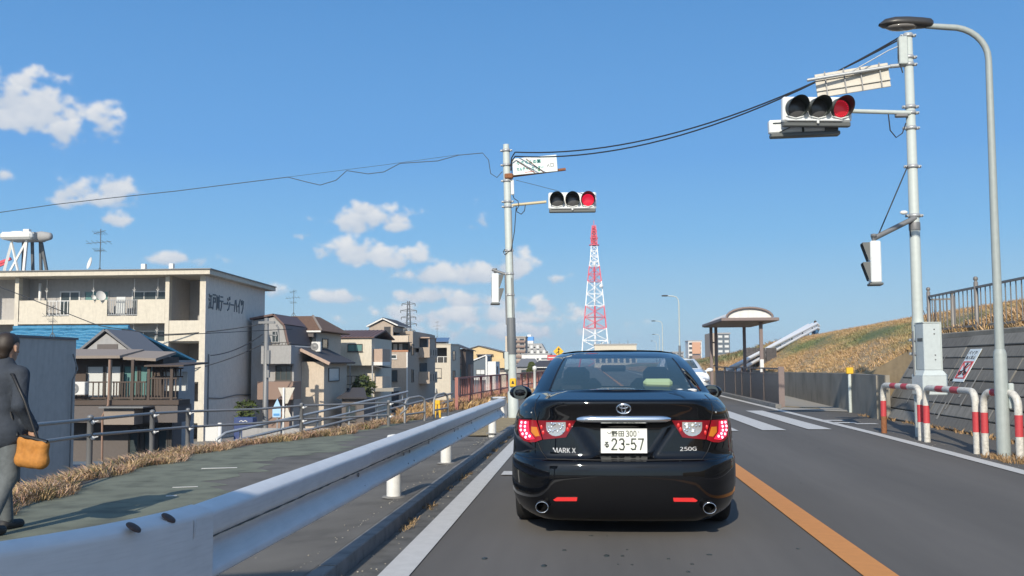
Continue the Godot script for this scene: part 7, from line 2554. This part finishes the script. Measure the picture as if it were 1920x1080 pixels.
	car_cabin(w, M.white_paint)
	car_inside(w)
	car_wheels(w)
	car_mirrors(w, M.white_paint)
	for s in [-1.0, 1.0]:
		b = B.new()
		b.ball(Vector3(0.60 * s, 0.66, -4.50), Vector3(0.17, 0.075, 0.12), 14)
		obj("headlight", b, M.clear_lens, w)
	b = B.new()
	b.cbox(Vector3(0, 0.56, -4.68), Vector3(0.8, 0.14, 0.08), 0.02)
	obj("grille", b, M.black_plastic, w)
	b = B.new()
	b.box(Vector3(0, 0.40, -4.74), Vector3(0.33, 0.165, 0.012))
	obj("number_plate", b, M.plate, w)

# ---------------------------------------------------------------- people
func blob(bones: Array, cell: float, k: float) -> B:     # bones: [a, b, radius a, radius b]; a smooth union of tapered capsules, meshed with surface nets
	var lo := Vector3(1e9, 1e9, 1e9)
	var hi := -lo
	for q in bones:
		var r: float = maxf(q[2], q[3]) + cell * 2.0 + k
		lo = lo.min(q[0] - Vector3.ONE * r).min(q[1] - Vector3.ONE * r)
		hi = hi.max(q[0] + Vector3.ONE * r).max(q[1] + Vector3.ONE * r)
	var nx := int((hi.x - lo.x) / cell) + 2
	var ny := int((hi.y - lo.y) / cell) + 2
	var nz := int((hi.z - lo.z) / cell) + 2
	var f := PackedFloat32Array()
	f.resize(nx * ny * nz)
	f.fill(1.0)
	for q in bones:
		var a: Vector3 = q[0]
		var d: Vector3 = q[1] - a
		var dd := maxf(d.length_squared(), 1e-8)
		var m: float = maxf(q[2], q[3]) + cell * 2.0 + k
		var l0: Vector3 = (a.min(q[1]) - Vector3.ONE * m - lo) / cell
		var h0: Vector3 = (a.max(q[1]) + Vector3.ONE * m - lo) / cell
		for z in range(maxi(0, int(l0.z)), mini(nz, int(h0.z) + 2)):
			for y in range(maxi(0, int(l0.y)), mini(ny, int(h0.y) + 2)):
				for x in range(maxi(0, int(l0.x)), mini(nx, int(h0.x) + 2)):
					var p := lo + Vector3(x, y, z) * cell - a
					var u := clampf(p.dot(d) / dd, 0.0, 1.0)
					var v: float = (p - d * u).length() - lerpf(q[2], q[3], u)
					var i := (z * ny + y) * nx + x
					var o := f[i]
					var hh := maxf(k - absf(o - v), 0.0) / k
					f[i] = minf(o, v) - hh * hh * k * 0.25
	var vid := {}
	var b := B.new()
	var vs := []
	var step := [1, nx, nx * ny]
	for z in nz - 1:
		for y in ny - 1:
			for x in nx - 1:
				var i := (z * ny + y) * nx + x
				var f0 := f[i]
				if f0 > cell * 2.0 or f0 < -cell * 2.0: continue
				var cnt := 0
				var acc := Vector3.ZERO
				for e in 12:
					var ax := e / 4
					var o1 := e & 1
					var o2 := (e >> 1) & 1
					var u1 := (ax + 1) % 3
					var u2 := (ax + 2) % 3
					var j: int = i + step[u1] * o1 + step[u2] * o2
					var va := f[j]
					var vb := f[j + step[ax]]
					if (va < 0.0) != (vb < 0.0):
						var p := Vector3.ZERO
						p[ax] = va / (va - vb)
						p[u1] = o1
						p[u2] = o2
						acc += p
						cnt += 1
				if cnt:
					vid[i] = vs.size()
					vs.append(lo + (Vector3(x, y, z) + acc / cnt) * cell)
	for i in vid:
		for ax in 3:
			var s1: int = step[(ax + 1) % 3]
			var s2: int = step[(ax + 2) % 3]
			if i + step[ax] >= f.size(): continue
			var ina := f[i] < 0.0
			if ina == (f[i + step[ax]] < 0.0): continue
			if not (vid.has(i - s1) and vid.has(i - s2) and vid.has(i - s1 - s2)): continue
			var p: Vector3 = vs[vid[i]]; var q: Vector3 = vs[vid[i - s1]]; var r: Vector3 = vs[vid[i - s1 - s2]]; var s: Vector3 = vs[vid[i - s2]]
			if ina: b.quad(p, s, r, q, 1)
			else: b.quad(p, q, r, s, 1)
	return b

func hand_bones(w: Vector3, dn: Vector3, fw: Vector3) -> Array:    # relaxed, slightly curled hand hanging from wrist w along dn, fingers curling to fw
	var sd := dn.cross(fw).normalized()
	var out := [[w, w + dn * 0.075, 0.021, 0.024], [w + sd * 0.014, w + dn * 0.072 + sd * 0.022, 0.016, 0.015], [w - sd * 0.014, w + dn * 0.072 - sd * 0.022, 0.016, 0.015]]
	for i in 4:
		var o := (i - 1.5) * 0.0185
		var L: float = [0.052, 0.066, 0.072, 0.062][i]
		var a := w + dn * 0.078 + sd * o
		var c := a + (dn + fw * 0.25).normalized() * L * 0.5
		var e := c + (dn + fw * 1.1).normalized() * L * 0.5
		out.append([a, c, 0.0092, 0.0085])
		out.append([c, e, 0.0085, 0.0075])
	var th := w + dn * 0.025 - sd * 0.026
	out.append([th, th + (dn * 0.8 - sd * 0.45 + fw * 0.5).normalized() * 0.035, 0.0115, 0.0098])
	out.append([th + (dn * 0.8 - sd * 0.45 + fw * 0.5).normalized() * 0.035, th + (dn * 0.8 - sd * 0.3 + fw * 0.6).normalized() * 0.062, 0.0098, 0.008])
	return out

func grown(bones: Array, r: float) -> Array:
	var o := []
	for q in bones: o.append([q[0], q[1], q[2] + r, q[3] + r])
	return o

func make_person(called: String, label: String, pos: Vector3, turn: float, sc: float, jm: Material, stride: float) -> Node3D:
	# facing -z; about 1.62 m before scaling
	var hipL := Vector3(-0.085, 0.83, 0); var hipR := Vector3(0.085, 0.83, 0)
	var kneeL := Vector3(-0.095, 0.46, -0.10 * stride); var kneeR := Vector3(0.095, 0.46, 0.02)
	var ankL := Vector3(-0.095, 0.08, -0.16 * stride); var ankR := Vector3(0.095, 0.09, 0.22 * stride)
	var legs := [[hipL, kneeL, 0.078, 0.055], [kneeL, ankL, 0.052, 0.036], [hipR, kneeR, 0.078, 0.055], [kneeR, ankR, 0.052, 0.036]]
	var feet := [[ankL + Vector3(0, -0.045, 0.03), ankL + Vector3(0, -0.055, -0.14), 0.036, 0.03], [ankR + Vector3(0, -0.045, 0.03), ankR + Vector3(0, -0.055, -0.14), 0.036, 0.03]]
	var trunk := [[Vector3(0, 0.85, 0), Vector3(0, 1.02, 0), 0.125, 0.112], [Vector3(-0.05, 0.85, 0), Vector3(0.05, 0.85, 0), 0.115, 0.115], [Vector3(0, 1.02, 0), Vector3(0, 1.25, 0.0), 0.112, 0.12], [Vector3(-0.10, 1.27, 0), Vector3(0.10, 1.27, 0), 0.082, 0.082]]
	var shL := Vector3(-0.165, 1.29, 0); var shR := Vector3(0.165, 1.29, 0)
	var elL := Vector3(-0.215, 1.03, 0.05); var elR := Vector3(0.22, 1.04, 0.06)
	var wrL := Vector3(-0.20, 0.82, -0.04); var wrR := Vector3(0.235, 0.85, -0.08)
	var arms := [[shL, elL, 0.052, 0.04], [elL, wrL, 0.038, 0.026], [shR, elR, 0.052, 0.04], [elR, wrR, 0.038, 0.026]]
	var neck := [[Vector3(0, 1.29, 0), Vector3(0, 1.43, -0.012), 0.058, 0.048]]
	var hc := Vector3(0, 1.51, -0.02)
	var head := [[hc + Vector3(0, 0.03, 0.012), hc + Vector3(0, 0.035, -0.012), 0.083, 0.078], [hc + Vector3(0, -0.03, -0.02), hc + Vector3(0, -0.075, -0.045), 0.062, 0.038]]
	var all := []
	for g in [legs, feet, trunk, arms, neck, head]: all.append_array(g)
	var body := blob(all, 0.018, 0.04)
	# face, ears and hands on finer grids, in the same mesh
	var fine := [[hc + Vector3(0, 0.0, -0.088), hc + Vector3(0, -0.028, -0.105), 0.010, 0.014], [hc + Vector3(-0.03, 0.012, -0.078), hc + Vector3(0.03, 0.012, -0.078), 0.012, 0.012], [hc + Vector3(-0.022, -0.052, -0.082), hc + Vector3(0.022, -0.052, -0.082), 0.008, 0.008], [hc + Vector3(-0.083, 0.01, 0.0), hc + Vector3(-0.085, -0.025, 0.0), 0.014, 0.01], [hc + Vector3(0.083, 0.01, 0.0), hc + Vector3(0.085, -0.025, 0.0), 0.014, 0.01]]
	fine.append_array(head)
	var hm := blob(fine, 0.007, 0.012)
	var lh := blob(hand_bones(wrL, Vector3(0.03, -1, -0.1).normalized(), Vector3(0.5, 0, -0.8).normalized()), 0.0042, 0.006)
	var rh := blob(hand_bones(wrR, Vector3(-0.03, -1, -0.1).normalized(), Vector3(-0.5, 0, -0.8).normalized()), 0.0042, 0.006)
	var st := SurfaceTool.new()
	st.begin(Mesh.PRIMITIVE_TRIANGLES)
	for x in [body, hm, lh, rh]: st.append_from(x.done(), 0, Transform3D())
	var p := MeshInstance3D.new()
	p.mesh = st.commit()
	p.material_override = M.skin
	p.name = numbered(called)
	add_child(p)
	p.position = pos
	p.rotation.y = turn
	p.scale = Vector3.ONE * sc
	tag(p, label, "person")
	var coat := trunk.duplicate()
	coat.append_array(arms)
	coat.append([Vector3(-0.06, 0.80, 0), Vector3(0.06, 0.80, 0), 0.12, 0.12])
	coat.append([Vector3(0, 1.33, 0.01), Vector3(0, 1.38, 0.0), 0.062, 0.055])
	obj("jacket", blob(grown(coat, 0.018), 0.018, 0.035), jm, p)
	obj("trousers", blob(grown(legs, 0.016), 0.018, 0.03), M.trousers, p)
	obj("shoes", blob(grown(feet, 0.010), 0.014, 0.02), M.shoe, p)
	obj("hair", blob([[hc + Vector3(0, 0.05, 0.022), hc + Vector3(0, 0.052, -0.02), 0.086, 0.076], [hc + Vector3(0, 0.0, 0.045), hc + Vector3(0, -0.05, 0.05), 0.072, 0.052]], 0.012, 0.03), M.hair, p)
	return p

func build_people() -> void:
	make_person("person", "person in a dark jacket walking along the footpath at the left edge", Vector3(-4.47, 0.03, -7.45), -0.25, 0.92, M.jacket, 1.0)
	var t := thing("shoulder_bag", "orange bag with black edging hanging at the walking person's side", "bag", Vector3(-4.205, 0.52, -7.38), -0.2)
	var b := B.new()
	obj("pouch", blob([[Vector3(-0.08, 0.06, 0), Vector3(0.09, 0.05, 0), 0.055, 0.06], [Vector3(-0.07, 0.20, 0), Vector3(0.11, 0.17, 0), 0.042, 0.04], [Vector3(-0.08, 0.06, 0), Vector3(-0.07, 0.2, 0), 0.05, 0.042], [Vector3(0.09, 0.05, 0), Vector3(0.11, 0.17, 0), 0.05, 0.04], [Vector3(0, 0.06, 0), Vector3(0.02, 0.18, 0), 0.06, 0.05]], 0.011, 0.02), M.orange_bag, t)
	b = B.new()
	b.tube([Vector3(-0.11, 0.235, 0.01), Vector3(0.0, 0.23, 0.035), Vector3(0.15, 0.195, 0.01)], 0.016, 6)
	obj("black_edging", b, M.black_plastic, t)
	b = B.new()
	b.tube([Vector3(0.07, 0.22, 0.02), Vector3(-0.02, 0.5, 0.06), Vector3(-0.12, 0.70, 0.08), Vector3(-0.22, 0.71, 0.02), Vector3(-0.20, 0.5, 0.04), Vector3(-0.1, 0.24, 0.03)], 0.012, 6)
	obj("strap", b, M.black_plastic, t)
	make_person("person", "person in blue at the top of the levee stairs, seen small against the sky", Vector3(15.4, 2.5, -71.2), 0.4, 1.0, M.blue_jacket, 0.2)

# ---------------------------------------------------------------- dry grass
func tuft(n: int, h: float, spread: float, w: float, sd: int) -> ArrayMesh:
	var r := RandomNumberGenerator.new()
	r.seed = sd
	var b := B.new()
	for i in n:
		var a := r.randf() * TAU
		var o := Vector3(cos(a), 0, sin(a)) * spread * sqrt(r.randf()) * 0.6
		var lean := Vector3(cos(a + r.randf_range(-1, 1)), 0, sin(a + r.randf_range(-1, 1))) * spread * r.randf_range(0.3, 1.3)
		var hh := h * r.randf_range(0.5, 1.15)
		var s := Vector3(cos(a + 1.57), 0, sin(a + 1.57)) * w * r.randf_range(0.6, 1.3)
		var m := o + lean * 0.4 + Vector3(0, hh * 0.62, 0)
		var k := r.randf_range(0.55, 1.3)
		b.st.set_color(Color(k, k * r.randf_range(0.92, 1.03), k * r.randf_range(0.75, 1.05)))
		b.quad(o - s, m - s * 0.8, m + s * 0.8, o + s)
		b.tri(m - s * 0.8, o + lean + Vector3(0, hh * r.randf_range(0.7, 1.0), 0), m + s * 0.8)
	return b.done()

func scatter(called: String, label: String, mesh: ArrayMesh, m: Material, list: Array) -> void:
	var mm := MultiMesh.new()
	mm.transform_format = MultiMesh.TRANSFORM_3D
	mm.use_colors = true
	mm.mesh = mesh
	mm.instance_count = list.size()
	for i in list.size():
		mm.set_instance_transform(i, list[i][0])
		mm.set_instance_color(i, list[i][1])
	var o := MultiMeshInstance3D.new()
	o.multimesh = mm
	o.material_override = m
	o.name = numbered(called)
	add_child(o)
	o.set_meta("kind", "stuff")
	o.set_meta("label", label)
	o.set_meta("category", "grass")

func build_grass() -> void:
	rng.seed = 99
	var list := []
	# strip along the left edge
	for i in 9000:
		var z := -6.5 - 24.0 * pow(rng.randf(), 1.15)
		var e := edge_x(z)
		var ragged := 0.16 * sin(z * 1.3) + 0.10 * sin(z * 3.7)
		var x := e + 0.16 + ragged - 1.5 * pow(rng.randf(), 0.9)
		var d := e - x
		var y := 0.02 if d < 0.0 else -0.1 * d - 0.25 * d * d
		var s := rng.randf_range(0.55, 1.25) * lerpf(0.75, 1.2, clampf(d / 0.5 + 0.3, 0.0, 1.0))
		var k := rng.randf_range(0.7, 1.15)
		list.append([Transform3D(Basis(Vector3.UP, rng.randf() * TAU).scaled(Vector3(s, s, s)), Vector3(x, y, z)), Color(k, k * rng.randf_range(0.78, 0.98), k * rng.randf_range(0.6, 0.95)) * (0.45 if rng.randf() < 0.25 else 1.0) if rng.randf() > 0.06 else Color(0.30, 0.42, 0.22)])
	scatter("dry_grass", "dry tan grass and creeper along the edge of the bank by the handrail", tuft(14, 0.135, 0.15, 0.006, 1), M.dry, list)
	list = []
	for i in 2600:
		var z := -24.0 - 24.0 * rng.randf()
		var x := edge_x(z) + 1.0 - 1.6 * rng.randf()
		if x > -2.2 or (z > -28.0 and x > -3.9): continue
		var s := rng.randf_range(0.7, 1.4)
		var k := rng.randf_range(0.7, 1.15)
		list.append([Transform3D(Basis(Vector3.UP, rng.randf() * TAU).scaled(Vector3(s, s, s)), Vector3(x, 0.0, z)), Color(k, k * 0.85, k * 0.62)])
	scatter("dry_grass", "dry brown grass at the foot of the red fence", tuft(9, 0.22, 0.12, 0.012, 2), M.dry, list)
	# levee slope: near, finer; far, coarser
	list = []
	for i in 24000:
		var z := -10.0 - 62.0 * pow(rng.randf(), 1.1)
		var t := toe(z)
		var x := lerpf(t.x + 0.05, 16.5, pow(rng.randf(), 0.9))
		var p := Vector3(x, levee_at(x, z) - 0.02, z)
		var g := levee_green(p)
		var k := rng.randf_range(0.72, 1.15)
		var c := Color(k * 1.15, k * 1.02, k * 0.76).lerp(Color(0.34 * k, 0.62 * k, 0.40 * k), g * 0.85)
		var s := rng.randf_range(0.6, 1.35) * (1.0 + 0.5 * float(z > -25.0)) * (1.0 - 0.35 * g)
		list.append([Transform3D(Basis(Vector3.UP, rng.randf() * TAU).scaled(Vector3(s, s, s)), p), c])
	scatter("levee_grass", "dry winter grass with a green band on the levee slope", tuft(12, 0.125, 0.14, 0.008, 3), M.dry, list)
	list = []
	for i in 5000:
		var z := -70.0 - 130.0 * rng.randf()
		var t := toe(z)
		var x := lerpf(t.x, 16.5, rng.randf())
		var p := Vector3(x, levee_at(x, z) - 0.04, z)
		var g := levee_green(p)
		var k := rng.randf_range(0.72, 1.15)
		var s := rng.randf_range(1.6, 3.0)
		list.append([Transform3D(Basis(Vector3.UP, rng.randf() * TAU).scaled(Vector3(s, s * 0.8, s)), p), Color(k, k * 0.9, k * 0.75).lerp(Color(0.34 * k, 0.62 * k, 0.40 * k), g * 0.85)])
	scatter("levee_grass", "dry grass on the far levee beyond the stairs", tuft(10, 0.17, 0.15, 0.011, 4), M.dry, list)
	# weeds along the kerb and round the hoop guards
	list = []
	for i in 190:
		var z := -5.5 - 13.0 * rng.randf()
		if sin(z * 2.1) + sin(z * 5.3) < 0.25: continue
		var s := rng.randf_range(0.25, 0.6)
		list.append([Transform3D(Basis(Vector3.UP, rng.randf() * TAU).scaled(Vector3(s, s * 0.7, s)), Vector3(-1.515 - 0.003 * z + rng.randf_range(0.0, 0.06), 0.0, z)), Color(0.62, 0.55, 0.42)])
	for i in 240:
		var z := -13.2 - 0.9 * rng.randf() if i < 130 else -16.0 - 9.0 * rng.randf()
		var x := 5.2 + 0.7 * rng.randf() if i < 130 else 6.45 + 0.2 * rng.randf() - (0.0 if z > -24.0 else 0.1)
		var s := rng.randf_range(0.3, 0.8)
		list.append([Transform3D(Basis(Vector3.UP, rng.randf() * TAU).scaled(Vector3(s, s, s)), Vector3(x, 0.0, z)), Color(0.75, 0.62, 0.45)])
	scatter("weeds", "withered weeds along the kerb and the foot of the walls", tuft(9, 0.16, 0.12, 0.009, 6), M.dry, list)
	# pale grit along the kerb and in the gutters
	list = []
	for i in 1500:
		if i % 2 == 0: continue
		var z := -5.2 - 14.0 * pow(rng.randf(), 1.2)
		var x := -1.70 + rng.randfn() * 0.05 if i < 800 else (rng.randf_range(-2.9, -1.7) if i < 1100 else (4.97 + absf(rng.randfn()) * 0.35 if i < 1350 else rng.randf_range(-1.48, -1.32)))
		var y := 0.085 if i < 800 else (0.05 if i < 1100 else 0.006)
		if i >= 1100 and i < 1350: z -= 7.0
		var s := rng.randf_range(0.003, 0.008)
		var k := rng.randf_range(0.5, 1.1)
		list.append([Transform3D(Basis(Vector3.UP, rng.randf() * TAU).scaled(Vector3(s, s * 0.6, s * 1.3)), Vector3(x, y, z)), Color(k, k * 0.97, k * 0.9)])
	var gb := B.new()
	gb.st.set_color(Color.WHITE)
	gb.ball(Vector3.ZERO, Vector3.ONE, 6, 0xFFFFFFFF)
	var gm := mat("grit", lin(0.42, 0.40, 0.36), 0.9)
	gm.vertex_color_use_as_albedo = true
	scatter("gravel", "pale grit scattered along the kerb and path edges", gb.done(), gm, list)
	# bare shrub on the slope
	var t := thing("shrub", "thin leafless red-brown shrub at the top end of the retaining wall", "shrub", Vector3(8.6, 2.0, -26.5))
	var b := B.new()
	for i in 16:
		var a := rng.randf() * TAU
		var h := rng.randf_range(0.3, 0.8)
		b.tube([Vector3.ZERO, Vector3(cos(a) * 0.1, h * 0.5, sin(a) * 0.1), Vector3(cos(a) * 0.25, h, sin(a) * 0.25)], [0.01, 0.007, 0.003], 4)
	obj("twigs", b, mat("twig", lin(0.14, 0.06, 0.04), 0.8), t)
